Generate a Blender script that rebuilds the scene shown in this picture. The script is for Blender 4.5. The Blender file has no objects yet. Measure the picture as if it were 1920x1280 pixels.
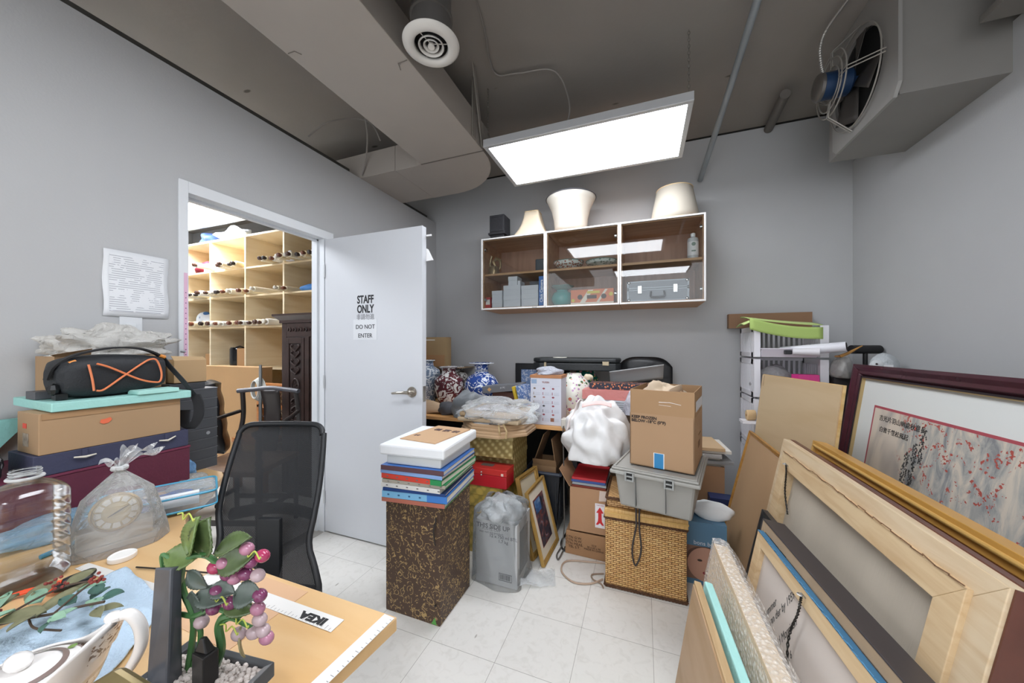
import bpy, math, random
from mathutils import Vector, Matrix, Euler
# ---------------- camera, world, exposure ----------------
S = bpy.context.scene
COL = S.collection
cd = bpy.data.cameras.new('camera'); cam = bpy.data.objects.new('camera', cd); COL.objects.link(cam)
cam.location = (0, 0, 1.30); cam.rotation_euler = (math.radians(90), 0, math.radians(20.8))
cd.sensor_width = 36; cd.lens = 36*648/1920; cd.shift_y = 8/1920; cd.clip_start = .02
S.camera = cam
w = bpy.data.worlds.new('world'); S.world = w; w.use_nodes = True
w.node_tree.nodes['Background'].inputs[0].default_value = (.6, .62, .65, 1)
w.node_tree.nodes['Background'].inputs[1].default_value = 1.5
S.view_settings.view_transform = 'Standard'; S.view_settings.look = 'None'
S.view_settings.gamma = 1; S.view_settings.exposure = 1.33; S.view_settings.use_curve_mapping = False
S.cycles.max_bounces = 10; S.cycles.diffuse_bounces = 5; S.cycles.transparent_max_bounces = 24
S.cycles.sample_clamp_indirect = 6; S.cycles.caustics_reflective = False; S.cycles.caustics_refractive = False
LAMP = 5.4      # emission of the ceiling panels
random.seed(4)
R = math.radians

# ---------------- materials ----------------
def lin(c):
    if isinstance(c, str):
        c = tuple(int(c[i:i+2], 16)/255 for i in (0, 2, 4))
    return tuple((x/12.92 if x <= .04045 else ((x+.055)/1.055)**2.4) for x in c)
MATS = {}
def nodes(name):
    m = bpy.data.materials.new(name); m.use_nodes = True; nt = m.node_tree
    return m, nt, nt.nodes, nt.links, nt.nodes['Principled BSDF']
def M(col, rough=.55, metal=0, noise=0, scale=8, bump=0, bscale=None, spec=.5, stretch=None, name='mat'):
    key = (col, rough, metal, noise, scale, bump, bscale, spec, stretch)
    if key in MATS: return MATS[key]
    m, nt, N, L, B = nodes(name)
    c = lin(col); B.inputs['Roughness'].default_value = rough; B.inputs['Metallic'].default_value = metal
    B.inputs['Specular IOR Level'].default_value = spec
    B.inputs['Base Color'].default_value = (*c, 1)
    if noise or bump:
        tc = N.new('ShaderNodeTexCoord'); mp = N.new('ShaderNodeMapping'); L.new(tc.outputs['Object'], mp.inputs[0])
        if stretch: mp.inputs['Scale'].default_value = stretch
    if noise:
        nz = N.new('ShaderNodeTexNoise'); nz.inputs['Scale'].default_value = scale; nz.inputs['Detail'].default_value = 5
        L.new(mp.outputs[0], nz.inputs[0]); r = N.new('ShaderNodeValToRGB'); L.new(nz.outputs[0], r.inputs[0])
        r.color_ramp.elements[0].position = .3; r.color_ramp.elements[1].position = .7
        r.color_ramp.elements[0].color = (*[max(0, x*(1-noise)) for x in c], 1)
        r.color_ramp.elements[1].color = (*[min(1, x*(1+noise)) for x in c], 1)
        L.new(r.outputs[0], B.inputs['Base Color'])
    if bump:
        nb = N.new('ShaderNodeTexNoise'); nb.inputs['Scale'].default_value = bscale or scale*4; nb.inputs['Detail'].default_value = 3
        L.new(mp.outputs[0], nb.inputs[0]); bp = N.new('ShaderNodeBump'); bp.inputs['Strength'].default_value = bump
        bp.inputs['Distance'].default_value = .01
        L.new(nb.outputs[0], bp.inputs['Height']); L.new(bp.outputs[0], B.inputs['Normal'])
    MATS[key] = m; return m
def emit(col, s):
    key = ('e', col, s)
    if key in MATS: return MATS[key]
    m, nt, N, L, B = nodes('emit'); c = lin(col)
    B.inputs['Base Color'].default_value = (*c, 1); B.inputs['Emission Color'].default_value = (*c, 1); B.inputs['Emission Strength'].default_value = s
    MATS[key] = m; return m
def wood(col, dark, scale=3, stretch=(1, 12, 12), rough=.45, bump=0):
    key = ('w', col, dark, scale, stretch, rough)
    if key in MATS: return MATS[key]
    m, nt, N, L, B = nodes('wood')
    tc = N.new('ShaderNodeTexCoord'); mp = N.new('ShaderNodeMapping'); mp.inputs['Scale'].default_value = stretch
    L.new(tc.outputs['Object'], mp.inputs[0]); nz = N.new('ShaderNodeTexNoise'); nz.inputs['Scale'].default_value = scale
    nz.inputs['Detail'].default_value = 6; nz.inputs['Distortion'].default_value = .6; L.new(mp.outputs[0], nz.inputs[0])
    r = N.new('ShaderNodeValToRGB'); r.color_ramp.elements[0].position = .32; r.color_ramp.elements[1].position = .62
    r.color_ramp.elements[0].color = (*lin(dark), 1); r.color_ramp.elements[1].color = (*lin(col), 1)
    L.new(nz.outputs[0], r.inputs[0]); L.new(r.outputs[0], B.inputs['Base Color']); B.inputs['Roughness'].default_value = rough
    MATS[key] = m; return m
def film(op=.25, col='e8ecee', rough=.12, bump=.6, bscale=14, key=None):
    """thin clear plastic: mostly see-through, glossy creases, milkier at grazing angles"""
    k = ('f', op, col, rough, bump, bscale)
    if k in MATS: return MATS[k]
    m, nt, N, L, B = nodes('plastic_film')
    B.inputs['Base Color'].default_value = (*lin(col), 1); B.inputs['Roughness'].default_value = rough
    tr = N.new('ShaderNodeBsdfTransparent'); mx = N.new('ShaderNodeMixShader')
    lw = N.new('ShaderNodeLayerWeight'); lw.inputs[0].default_value = .35
    tc = N.new('ShaderNodeTexCoord'); nb = N.new('ShaderNodeTexNoise'); nb.inputs['Scale'].default_value = bscale
    nb.inputs['Detail'].default_value = 4; nb.inputs['Distortion'].default_value = 1.2
    L.new(tc.outputs['Object'], nb.inputs[0]); bp = N.new('ShaderNodeBump'); bp.inputs['Strength'].default_value = bump
    bp.inputs['Distance'].default_value = .02; L.new(nb.outputs[0], bp.inputs['Height']); L.new(bp.outputs[0], B.inputs['Normal'])
    L.new(bp.outputs[0], lw.inputs['Normal'])
    ma = N.new('ShaderNodeMath'); ma.operation = 'MULTIPLY_ADD'; L.new(lw.outputs['Fresnel'], ma.inputs[0])
    ma.inputs[1].default_value = .9; ma.inputs[2].default_value = op; ma.use_clamp = True
    L.new(ma.outputs[0], mx.inputs[0]); L.new(tr.outputs[0], mx.inputs[1]); L.new(B.outputs[0], mx.inputs[2])
    L.new(mx.outputs[0], N['Material Output'].inputs[0]); MATS[k] = m; return m
def voro(col, col2, scale, th=.35, rough=.6, stretch=(1, 1, 1), dist='EUCLIDEAN', feature='F1', bump=0):
    k = ('v', col, col2, scale, th, rough, stretch, feature, bump)
    if k in MATS: return MATS[k]
    m, nt, N, L, B = nodes('pattern')
    tc = N.new('ShaderNodeTexCoord'); mp = N.new('ShaderNodeMapping'); mp.inputs['Scale'].default_value = stretch
    L.new(tc.outputs['Object'], mp.inputs[0]); v = N.new('ShaderNodeTexVoronoi'); v.feature = feature; v.inputs['Scale'].default_value = scale
    L.new(mp.outputs[0], v.inputs[0]); r = N.new('ShaderNodeValToRGB')
    r.color_ramp.elements[0].position = th; r.color_ramp.elements[1].position = th+.06
    r.color_ramp.elements[0].color = (*lin(col2), 1); r.color_ramp.elements[1].color = (*lin(col), 1)
    L.new(v.outputs['Distance'], r.inputs[0]); L.new(r.outputs[0], B.inputs['Base Color']); B.inputs['Roughness'].default_value = rough
    if bump:
        bp = N.new('ShaderNodeBump'); bp.inputs['Strength'].default_value = bump; L.new(v.outputs['Distance'], bp.inputs['Height']); L.new(bp.outputs[0], B.inputs['Normal'])
    MATS[k] = m; return m
def scroll(col, gold, scale=24, dens=.5):
    """printed swirls and blossoms: thin curved lines from distorted rings"""
    k = ('s', col, gold, scale, dens)
    if k in MATS: return MATS[k]
    m, nt, N, L, B = nodes('swirl_print'); B.inputs['Roughness'].default_value = .55
    tc = N.new('ShaderNodeTexCoord')
    def ring(sc, freq, thr, seed):
        mp = N.new('ShaderNodeMapping'); mp.inputs['Location'].default_value = (seed, seed*.7, seed*.3); L.new(tc.outputs['Object'], mp.inputs[0])
        nd = N.new('ShaderNodeTexNoise'); nd.inputs['Scale'].default_value = sc*.8; L.new(mp.outputs[0], nd.inputs[0])
        mxx = N.new('ShaderNodeVectorMath'); mxx.operation = 'MULTIPLY_ADD'; L.new(nd.outputs['Color'], mxx.inputs[0]); mxx.inputs[1].default_value = (.03,)*3
        L.new(mp.outputs[0], mxx.inputs[2])
        v = N.new('ShaderNodeTexVoronoi'); v.inputs['Scale'].default_value = sc; L.new(mxx.outputs[0], v.inputs[0])
        s = N.new('ShaderNodeMath'); s.operation = 'MULTIPLY'; L.new(v.outputs['Distance'], s.inputs[0]); s.inputs[1].default_value = freq
        sn = N.new('ShaderNodeMath'); sn.operation = 'SINE'; L.new(s.outputs[0], sn.inputs[0])
        g = N.new('ShaderNodeMath'); g.operation = 'GREATER_THAN'; L.new(sn.outputs[0], g.inputs[0]); g.inputs[1].default_value = thr
        # break the rings with noise so they read as tendrils
        n2 = N.new('ShaderNodeTexNoise'); n2.inputs['Scale'].default_value = sc*1.1; L.new(mp.outputs[0], n2.inputs[0])
        g2 = N.new('ShaderNodeMath'); g2.operation = 'GREATER_THAN'; L.new(n2.outputs[0], g2.inputs[0]); g2.inputs[1].default_value = dens
        mu = N.new('ShaderNodeMath'); mu.operation = 'MULTIPLY'; L.new(g.outputs[0], mu.inputs[0]); L.new(g2.outputs[0], mu.inputs[1])
        return mu
    a = ring(scale, 17, .90, 0); b = ring(scale*1.8, 12, .90, 3.1)
    ad = N.new('ShaderNodeMath'); ad.operation = 'MAXIMUM'; L.new(a.outputs[0], ad.inputs[0]); L.new(b.outputs[0], ad.inputs[1])
    mx = N.new('ShaderNodeMix'); mx.data_type = 'RGBA'; L.new(ad.outputs[0], mx.inputs[0])
    mx.inputs[6].default_value = (*lin(col), 1); mx.inputs[7].default_value = (*lin(gold), 1)
    L.new(mx.outputs[2], B.inputs['Base Color']); MATS[k] = m; return m

# ---------------- mesh building ----------------
def mmul(o):
    m = Matrix.LocRotScale(o.location, o.rotation_euler, o.scale)
    return (mmul(o.parent) @ m) if o.parent else m
class MB:
    def __init__(s): s.v = []; s.f = []; s.mi = []; s.m = Matrix.Identity(4); s.k = 0
    def add(s, vs, fs, k=None):
        b = len(s.v); s.v += [s.m @ Vector(p) for p in vs]
        for f in fs: s.f.append([b+i for i in f]); s.mi.append(s.k if k is None else k)
        return s
    def box(s, a, b, k=None):
        (x0, y0, z0), (x1, y1, z1) = a, b
        if x0 > x1: x0, x1 = x1, x0
        if y0 > y1: y0, y1 = y1, y0
        if z0 > z1: z0, z1 = z1, z0
        return s.add([(x0,y0,z0),(x1,y0,z0),(x1,y1,z0),(x0,y1,z0),(x0,y0,z1),(x1,y0,z1),(x1,y1,z1),(x0,y1,z1)],
              [(0,3,2,1),(4,5,6,7),(0,1,5,4),(1,2,6,5),(2,3,7,6),(3,0,4,7)], k)
    def hexa(s, p, k=None):
        """8 corners: bottom loop then top loop"""
        return s.add(p, [(0,3,2,1),(4,5,6,7),(0,1,5,4),(1,2,6,5),(2,3,7,6),(3,0,4,7)], k)
    def tube(s, pts, r, n=8, closed=False, k=None):
        pts = [Vector(p) for p in pts]; m = len(pts); vs = []; fs = []; up = None
        for i, p in enumerate(pts):
            if closed: d = pts[(i+1) % m]-pts[i-1]
            else: d = pts[min(i+1, m-1)]-pts[max(i-1, 0)]
            if d.length < 1e-9: d = Vector((0, 0, 1))
            d.normalize()
            if up is None: up = d.orthogonal().normalized()
            else:
                up = up - d*up.dot(d)
                up = up.normalized() if up.length > 1e-6 else d.orthogonal().normalized()
            q = d.cross(up); rr = r[i] if isinstance(r, (list, tuple)) else r
            for j in range(n):
                a = 2*math.pi*j/n; vs.append(p+up*math.cos(a)*rr+q*math.sin(a)*rr)
        for i in range(m if closed else m-1):
            for j in range(n):
                a = i*n+j; b = i*n+(j+1) % n; c = ((i+1) % m)*n+(j+1) % n; d = ((i+1) % m)*n+j; fs.append((a, b, c, d))
        if not closed: fs.append(tuple(range(n-1, -1, -1))); fs.append(tuple((m-1)*n+j for j in range(n)))
        return s.add(vs, fs, k)
    def lathe(s, prof, n=24, c=(0, 0, 0), k=None, sx=1, sy=1, wav=None):
        vs = []; fs = []
        for i, (r, z) in enumerate(prof):
            for j in range(n):
                a = 2*math.pi*j/n; rr = r*(wav(a, i/(len(prof)-1)) if wav else 1)
                vs.append((c[0]+rr*math.cos(a)*sx, c[1]+rr*math.sin(a)*sy, c[2]+z))
        for i in range(len(prof)-1):
            for j in range(n): fs.append((i*n+j, i*n+(j+1) % n, (i+1)*n+(j+1) % n, (i+1)*n+j))
        if prof[0][0] > 1e-5: fs.append(tuple(range(n-1, -1, -1)))
        if prof[-1][0] > 1e-5: fs.append(tuple((len(prof)-1)*n+j for j in range(n)))
        return s.add(vs, fs, k)
    def open_lathe(s, prof, n=24, c=(0, 0, 0), k=None, sx=1, sy=1, wav=None):
        b = len(s.f); s.lathe(prof, n, c, k, sx, sy, wav)
        nf = (len(prof)-1)*n; s.f = s.f[:b+nf]; s.mi = s.mi[:b+nf]; return s
    def prism(s, poly, z0, z1, k=None):
        n = len(poly); vs = [(x, y, z0) for x, y in poly]+[(x, y, z1) for x, y in poly]
        fs = [tuple(range(n-1, -1, -1)), tuple(range(n, 2*n))]+[(i, (i+1) % n, n+(i+1) % n, n+i) for i in range(n)]
        return s.add(vs, fs, k)
    def grid(s, fn, nu, nv, k=None, wrap=False):
        vs = [fn(i/(nu-1) if not wrap else i/nu, j/(nv-1)) for i in range(nu) for j in range(nv)]
        fs = [(i*nv+j, ((i+1) % nu)*nv+j, ((i+1) % nu)*nv+j+1, i*nv+j+1) for i in range(nu if wrap else nu-1) for j in range(nv-1)]
        return s.add(vs, fs, k)
    def ball(s, c, r, n=12, k=None, sc=(1, 1, 1)):
        m = max(4, n//2); prof = [(max(1e-6, math.sin(math.pi*i/m)), -math.cos(math.pi*i/m)) for i in range(m+1)]
        vs = []; fs = []
        for (a, z) in prof:
            for j in range(n):
                t = 2*math.pi*j/n; vs.append((c[0]+r*a*math.cos(t)*sc[0], c[1]+r*a*math.sin(t)*sc[1], c[2]+r*z*sc[2]))
        for i in range(m):
            for j in range(n): fs.append((i*n+j, i*n+(j+1) % n, (i+1)*n+(j+1) % n, (i+1)*n+j))
        return s.add(vs, fs, k)
    def build(s, name, mat, parent=None, smooth=False, bevel=0, seg=2, w=True, solid=0, sub=0):
        me = bpy.data.meshes.new(name); o = bpy.data.objects.new(name, me); COL.objects.link(o)
        vs = s.v
        if parent is not None:
            o.parent = parent
            if w: im = mmul(parent).inverted(); vs = [im @ Vector(v) for v in vs]
        elif w:
            xs = [v[0] for v in vs]; ys = [v[1] for v in vs]; zs = [v[2] for v in vs]
            c = Vector(((min(xs)+max(xs))/2, (min(ys)+max(ys))/2, min(zs))); o.location = c; vs = [Vector(v)-c for v in vs]
        me.from_pydata([tuple(v) for v in vs], [], s.f)
        mats = mat if isinstance(mat, (list, tuple)) else [mat]
        for m in mats: me.materials.append(m)
        for p, k in zip(me.polygons, s.mi): p.material_index = min(k, len(mats)-1)
        if smooth:
            for p in me.polygons: p.use_smooth = True
            try: me.set_sharp_from_angle(angle=R(40 if smooth is True else smooth))
            except Exception: pass
        if solid: md = o.modifiers.new('solid', 'SOLIDIFY'); md.thickness = solid
        if bevel: md = o.modifiers.new('bevel', 'BEVEL'); md.width = bevel; md.segments = seg; md.limit_method = 'ANGLE'
        if sub: md = o.modifiers.new('sub', 'SUBSURF'); md.levels = sub; md.render_levels = sub
        return o
def tag(o, label, cat, group=None, kind=None):
    o['label'] = label; o['category'] = cat
    if group: o['group'] = group
    if kind: o['kind'] = kind
    return o
def thing(name, label, cat, loc=(0, 0, 0), rz=0, group=None, rot=None):
    o = bpy.data.objects.new(name, None); COL.objects.link(o); o.location = loc
    o.rotation_euler = rot if rot is not None else (0, 0, rz); o.empty_display_size = .05
    return tag(o, label, cat, group)
def struct(o): o['kind'] = 'structure'; return o
def fr(o, x, y, z, t=None):
    """local frame of an object -> world matrix helper for MB.m"""
    return mmul(o)
def box(a, b): return MB().box(a, b)
def text(s, size, mat, origin, xd, yd, name='lettering', parent=None, align='CENTER', bold=0, ext=.0004, sx=1.0, lab=None):
    c = bpy.data.curves.new(name, 'FONT'); c.body = s; c.size = size; c.align_x = align; c.align_y = 'CENTER'
    c.offset = bold; c.shear = .45 if name == 'handwriting' else 0; c.extrude = ext; c.resolution_u = 3; c.space_line = .95
    o = bpy.data.objects.new('t', c); dg = bpy.context.evaluated_depsgraph_get()
    COL.objects.link(o); dg.update(); me = bpy.data.meshes.new_from_object(o.evaluated_get(dg)); bpy.data.objects.remove(o)
    x = Vector(xd).normalized(); z = x.cross(Vector(yd)).normalized(); y = z.cross(x)
    m = Matrix(((x[0], y[0], z[0], origin[0]), (x[1], y[1], z[1], origin[1]), (x[2], y[2], z[2], origin[2]), (0, 0, 0, 1))) @ Matrix.Diagonal((sx, 1, 1, 1))
    if parent is not None: m = mmul(parent).inverted() @ m
    me.transform(m); me.name = name; n = bpy.data.objects.new(name, me); COL.objects.link(n)
    if parent is not None: n.parent = parent
    me.materials.clear(); me.materials.append(mat)
    if lab: n['label'] = lab
    return n
def axes(o, x, y, z):
    """4x4 matrix with given origin and axis directions"""
    x, y, z = Vector(x).normalized(), Vector(y).normalized(), Vector(z).normalized()
    return Matrix(((x[0], y[0], z[0], o[0]), (x[1], y[1], z[1], o[1]), (x[2], y[2], z[2], o[2]), (0, 0, 0, 1)))
def put(o, m): o.location = m.translation; o.rotation_euler = m.to_euler(); return o
def copytree(o, parent=None):
    c = o.copy(); COL.objects.link(c); c.parent = parent
    for ch in [k for k in bpy.data.objects if k.parent == o]: copytree(ch, c)
    return c
# ---------------- the room ----------------
WL, WR, YB, ZC = -2.085, 1.407, 3.19, 3.0
wallm = M('b7b8b9', .75, noise=.02, scale=3, bump=.05, bscale=120, name='wall_paint')
ceilm = M('8f8983', .8, noise=.05, scale=2, bump=.08, bscale=40, name='ceiling_paint')
def floor_mat():
    m, nt, N, L, B = nodes('vinyl_tiles'); tc = N.new('ShaderNodeTexCoord'); mp = N.new('ShaderNodeMapping')
    mp.inputs['Location'].default_value = (.571+.305*20, -1.605+.305*20, 0); L.new(tc.outputs['Object'], mp.inputs[0])
    br = N.new('ShaderNodeTexBrick'); br.offset = 0; br.squash = 1; br.inputs['Scale'].default_value = 1
    br.inputs['Brick Width'].default_value = .305; br.inputs['Row Height'].default_value = .305; br.inputs['Mortar Size'].default_value = .0011
    br.inputs['Mortar Smooth'].default_value = .2
    br.inputs['Color1'].default_value = (*lin('e2e0db'), 1); br.inputs['Color2'].default_value = (*lin('dddbd5'), 1); br.inputs['Mortar'].default_value = (*lin('a09c95'), 1)
    L.new(mp.outputs[0], br.inputs[0])
    nz = N.new('ShaderNodeTexNoise'); nz.inputs['Scale'].default_value = 28; nz.inputs['Detail'].default_value = 6; nz.inputs['Distortion'].default_value = 1
    L.new(mp.outputs[0], nz.inputs[0]); r = N.new('ShaderNodeValToRGB'); r.color_ramp.elements[0].position = .25; r.color_ramp.elements[1].position = .5
    r.color_ramp.elements[0].color = (*lin('cfccc4'), 1); r.color_ramp.elements[1].color = (1, 1, 1, 1); L.new(nz.outputs[0], r.inputs[0])
    mx = N.new('ShaderNodeMix'); mx.data_type = 'RGBA'; mx.blend_type = 'MULTIPLY'; mx.inputs[0].default_value = .28
    L.new(br.outputs[0], mx.inputs[6]); L.new(r.outputs[0], mx.inputs[7])
    # scuffs: sparse short dark streaks
    mp2 = N.new('ShaderNodeMapping'); mp2.inputs['Scale'].default_value = (1, .35, 1); mp2.inputs['Rotation'].default_value = (0, 0, .35); L.new(tc.outputs['Object'], mp2.inputs[0])
    v = N.new('ShaderNodeTexVoronoi'); v.inputs['Scale'].default_value = 11; L.new(mp2.outputs[0], v.inputs[0])
    r2 = N.new('ShaderNodeValToRGB'); r2.color_ramp.elements[0].position = .035; r2.color_ramp.elements[1].position = .06
    r2.color_ramp.elements[0].color = (*lin('a8a39b'), 1); r2.color_ramp.elements[1].color = (1, 1, 1, 1); L.new(v.outputs['Distance'], r2.inputs[0])
    m2 = N.new('ShaderNodeMix'); m2.data_type = 'RGBA'; m2.blend_type = 'MULTIPLY'; m2.inputs[0].default_value = .8
    L.new(mx.outputs[2], m2.inputs[6]); L.new(r2.outputs[0], m2.inputs[7]); L.new(m2.outputs[2], B.inputs['Base Color']); B.inputs['Roughness'].default_value = .38
    return m
fl = MB().box((-6.4, -2.4, -.1), (2.4, 3.3, 0)); o = fl.build('floor', floor_mat(), w=False); struct(o)
struct(box((-6.4, YB, 0), (2.4, YB+.1, ZC+.1)).build('wall_back', wallm, w=False))
mb = MB(); mb.box((-2.2, -2.3, 0), (WL, 1.0, 2.62)); mb.box((-2.2, 1.0, 2.062), (WL, 1.81, 2.62)); mb.box((-2.2, 1.81, 0), (WL, YB, 2.62))
struct(mb.build('wall_left', wallm, w=False))
struct(box((-2.3, -2.3, 2.62), (-2.2, YB, 2.715)).build('trim_1', M('4f4d49', .8, noise=.15), w=False))
struct(box((WR, -2.3, 0), (WR+.1, YB, 2.62)).build('wall_right', wallm, w=False))
struct(box((2.1, -2.3, 0), (2.2, YB, ZC)).build('wall_outer', M('6a6662', .8), w=False))
struct(box((-6.4, -2.4, 0), (-2.2, -2.3, ZC+.1)).build('wall_front', wallm, w=False))
struct(box((-6.5, -2.4, 0), (-6.4, 3.3, ZC+.1)).build('wall_far_left', wallm, w=False))
def ceil_mat():
    m = M('8f8983', .8, noise=.05, scale=2.01, bump=.08, bscale=40).copy(); nt = m.node_tree; N = nt.nodes; L = nt.links; B = N['Principled BSDF']
    src = B.inputs['Base Color'].links[0].from_socket
    tc = N.new('ShaderNodeTexCoord'); mp = N.new('ShaderNodeMapping'); mp.inputs['Scale'].default_value = (.4, 1, 1); mp.inputs['Rotation'].default_value = (0, 0, .5)
    L.new(tc.outputs['Object'], mp.inputs[0]); v = N.new('ShaderNodeTexVoronoi'); v.inputs['Scale'].default_value = 5; L.new(mp.outputs[0], v.inputs[0])
    r = N.new('ShaderNodeValToRGB'); r.color_ramp.elements[0].position = .045; r.color_ramp.elements[1].position = .075
    r.color_ramp.elements[0].color = (*lin('6a645e'), 1); r.color_ramp.elements[1].color = (1, 1, 1, 1); L.new(v.outputs['Distance'], r.inputs[0])
    mx = N.new('ShaderNodeMix'); mx.data_type = 'RGBA'; mx.blend_type = 'MULTIPLY'; mx.inputs[0].default_value = .8
    L.new(src, mx.inputs[6]); L.new(r.outputs[0], mx.inputs[7]); L.new(mx.outputs[2], B.inputs['Base Color']); return m
struct(box((-6.4, -2.4, ZC), (2.4, YB, ZC+.1)).build('ceiling', ceil_mat(), w=False))
struct(box((-1.9, YB-.006, ZC-.012), (1.5, YB, ZC)).build('trim_2', M('1c1a18', .9), w=False))
# ---- door casing, lining, stop
white = M('dcdfe2', .4, name='white_gloss'); white2 = M('d4d8dc', .45)
mb = MB(); xf = WL+.012
mb.box((WL, .979, 0), (xf, 1.016, 2.102)); mb.box((WL, 1.016, 2.046), (xf, 1.86, 2.102))
struct(mb.build('trim_3', white, w=False, bevel=.002))
mb = MB(); mb.box((-2.2, 1.0, 0), (WL+.004, 1.016, 2.062)); mb.box((-2.2, 1.788, 0), (WL+.004, 1.81, 2.062)); mb.box((-2.2, 1.016, 2.046), (WL+.004, 1.788, 2.062))
mb.box((-2.165, 1.016, 2.034), (-2.135, 1.788, 2.046)); mb.box((-2.165, 1.776, 0), (-2.135, 1.788, 2.046))
struct(mb.build('trim_4', white2, w=False))
struct(box((-2.2, 1.016, 0), (WL, 1.788, .003)).build('trim_5', M('a3a09a', .5, noise=.1), w=False))
# ---- door_1, open at right angles to the wall
d = thing('door_1', '', ''); 
for k in ('label', 'category'): del d[k]
d.location = (-2.075, 1.79, 0); d['kind'] = 'structure'
box((-2.075, 1.79, .012), (-1.27, 1.832, 2.04)).build('door_slab', M('c6c9ce', .45, name='door_paint'), d, bevel=.0015)
steel = M('b8b2a8', .28, 1, name='brushed_steel')
mb = MB(); mb.m = Matrix.Translation((-1.345, 1.79, 1.012)) @ Matrix.Rotation(R(90), 4, 'X')
mb.lathe([(.033, 0), (.034, .004), (.030, .010), (.013, .013), (.013, .042), (.010, .046)], 28)
mb.m = Matrix.Identity(4)
mb.tube([(-1.345, 1.748, 1.012), (-1.37, 1.742, 1.013), (-1.41, 1.74, 1.010), (-1.46, 1.745, 1.004), (-1.468, 1.752, 1.003)], [.011, .011, .009, .0075, .006], 12)
h = mb.build('door_handle', steel, d, smooth=True)
box((-1.2705, 1.797, .955), (-1.268, 1.825, 1.05)).build('latch_plate', steel, d)
mb = MB()
for z in (.25, 1.05, 1.82): mb.m = Matrix.Translation((-2.078, 1.786, z)); mb.lathe([(.007, -.045), (.007, .045)], 10)
mb.build('hinge', M('c9ccce', .4, .6), d, smooth=True)
box((-1.800-.018, 1.7888, 1.340), (-1.62, 1.7899, 1.475)).build('paper_sign', M('d0d3d7', .7), d)
ink = M('26262a', .8)
text('STAFF', .072, ink, (-1.716, 1.789, 1.604), (1, 0, 0), (0, 0, 1), parent=d, bold=.0022, sx=.72)
text('ONLY', .072, ink, (-1.716, 1.789, 1.541), (1, 0, 0), (0, 0, 1), parent=d, bold=.0022, sx=.72)
text('非請勿進', .042, M('85868a', .8), (-1.716, 1.789, 1.488), (1, 0, 0), (0, 0, 1), parent=d, sx=.9)
text('DO NOT', .040, M('3b3b40', .8), (-1.716, 1.7875, 1.424), (1, 0, 0), (0, 0, 1), parent=d)
text('ENTER', .040, M('3b3b40', .8), (-1.716, 1.7875, 1.366), (1, 0, 0), (0, 0, 1), parent=d)
# white scraps clipped on the door's far side edge
mb = MB(); mb.box((-1.27, 1.833, 1.985), (-1.235, 1.84, 1.995)); mb.hexa([(-1.272, 1.834, 1.83), (-1.225, 1.84, 1.835), (-1.225, 1.845, 1.835), (-1.272, 1.84, 1.83), (-1.272, 1.834, 1.91), (-1.262, 1.84, 1.905), (-1.262, 1.845, 1.905), (-1.272, 1.84, 1.91)])
mb.build('door_tag', M('e8e8e8', .6), d)
# ---------------- ceiling lights ----------------
def panel_light(name, label, x0, y0, x1, y1, z, group=None, s=1.0, chains=()):
    t = thing(name, label, 'ceiling light', ((x0+x1)/2, (y0+y1)/2, z), 0, group)
    mb = MB(); f = .028; mb.box((x0, y0, z), (x1, y0+f, z+.05)); mb.box((x0, y1-f, z), (x1, y1, z+.05)); mb.box((x0, y0+f, z), (x0+f, y1-f, z+.05)); mb.box((x1-f, y0+f, z), (x1, y1-f, z+.05))
    mb.hexa([(x0+.005, y0+.005, z+.05), (x1-.005, y0+.005, z+.05), (x1-.005, y1-.005, z+.05), (x0+.005, y1-.005, z+.05), (x0+.08, y0+.1, z+.10), (x1-.08, y0+.1, z+.10), (x1-.08, y1-.1, z+.10), (x0+.08, y1-.1, z+.10)])
    mb.build('frame', M('c4c6c8', .35, .3), t, bevel=.002)
    box((x0+f, y0+f, z+.004), (x1-f, y1-f, z+.01)).build('diffuser', emit('f4f8ff', LAMP*s), t)
    for (x, y, zt) in chains:
        mb = MB(); zz = z+.05; i = 0
        while zz < zt:
            rr = R(90*(i % 2)); pts = []
            for q in range(8):
                a = 2*math.pi*q/8; dx = .0055*math.cos(a); pts.append((x+dx*math.cos(rr), y+dx*math.sin(rr), zz+.011+.011*math.sin(a)))
            mb.tube(pts, .0012, 5, closed=True); zz += .018; i += 1
        mb.build('chain', M('7c7872', .5, .6), t, smooth=True)
    return t
panel_light('panel_light', 'long white fluorescent panel hung on chains in front of the wall cabinets', -.982, 2.05, .252, 2.652, 2.6, chains=((-.96, 2.08, 3.0), (.23, 2.08, 3.0), (-.96, 2.62, 3.0), (.23, 2.62, 3.0)))
panel_light('panel_light', 'fluorescent panel overhead above the near desk, mirrored in the cabinet glass', -.982, .36, .252, .96, 2.6, s=1.0, chains=((-.96, .39, 3.0), (.23, .39, 3.0), (-.96, .93, 3.0), (.23, .93, 3.0)))
panel_light('panel_light', 'unseen fill panel added behind the viewpoint, nearest the open end of the room', -.5, -1.33, .734, -.73, 2.6, s=1.0, chains=((-.48, -1.3, 3.0), (.71, -.76, 3.0)))  # added lamp, out of view, to brighten the room from behind the camera
panel_light('panel_light', 'bright ceiling panel in the next room seen through the doorway', -5.5, 2.03, -4.28, 2.64, 2.75, s=2.9, chains=((-5.4, 2.1, 3.0), (-4.35, 2.55, 3.0)))
panel_light('panel_light', 'unseen fill panel added in the next room nearer its front wall', -4.2, 0.0, -3.0, .6, 2.75, s=3.4, chains=((-4.1, .1, 3.0), (-3.1, .5, 3.0)))  # added lamp, hidden by the partition, to lift the next room's light
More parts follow.
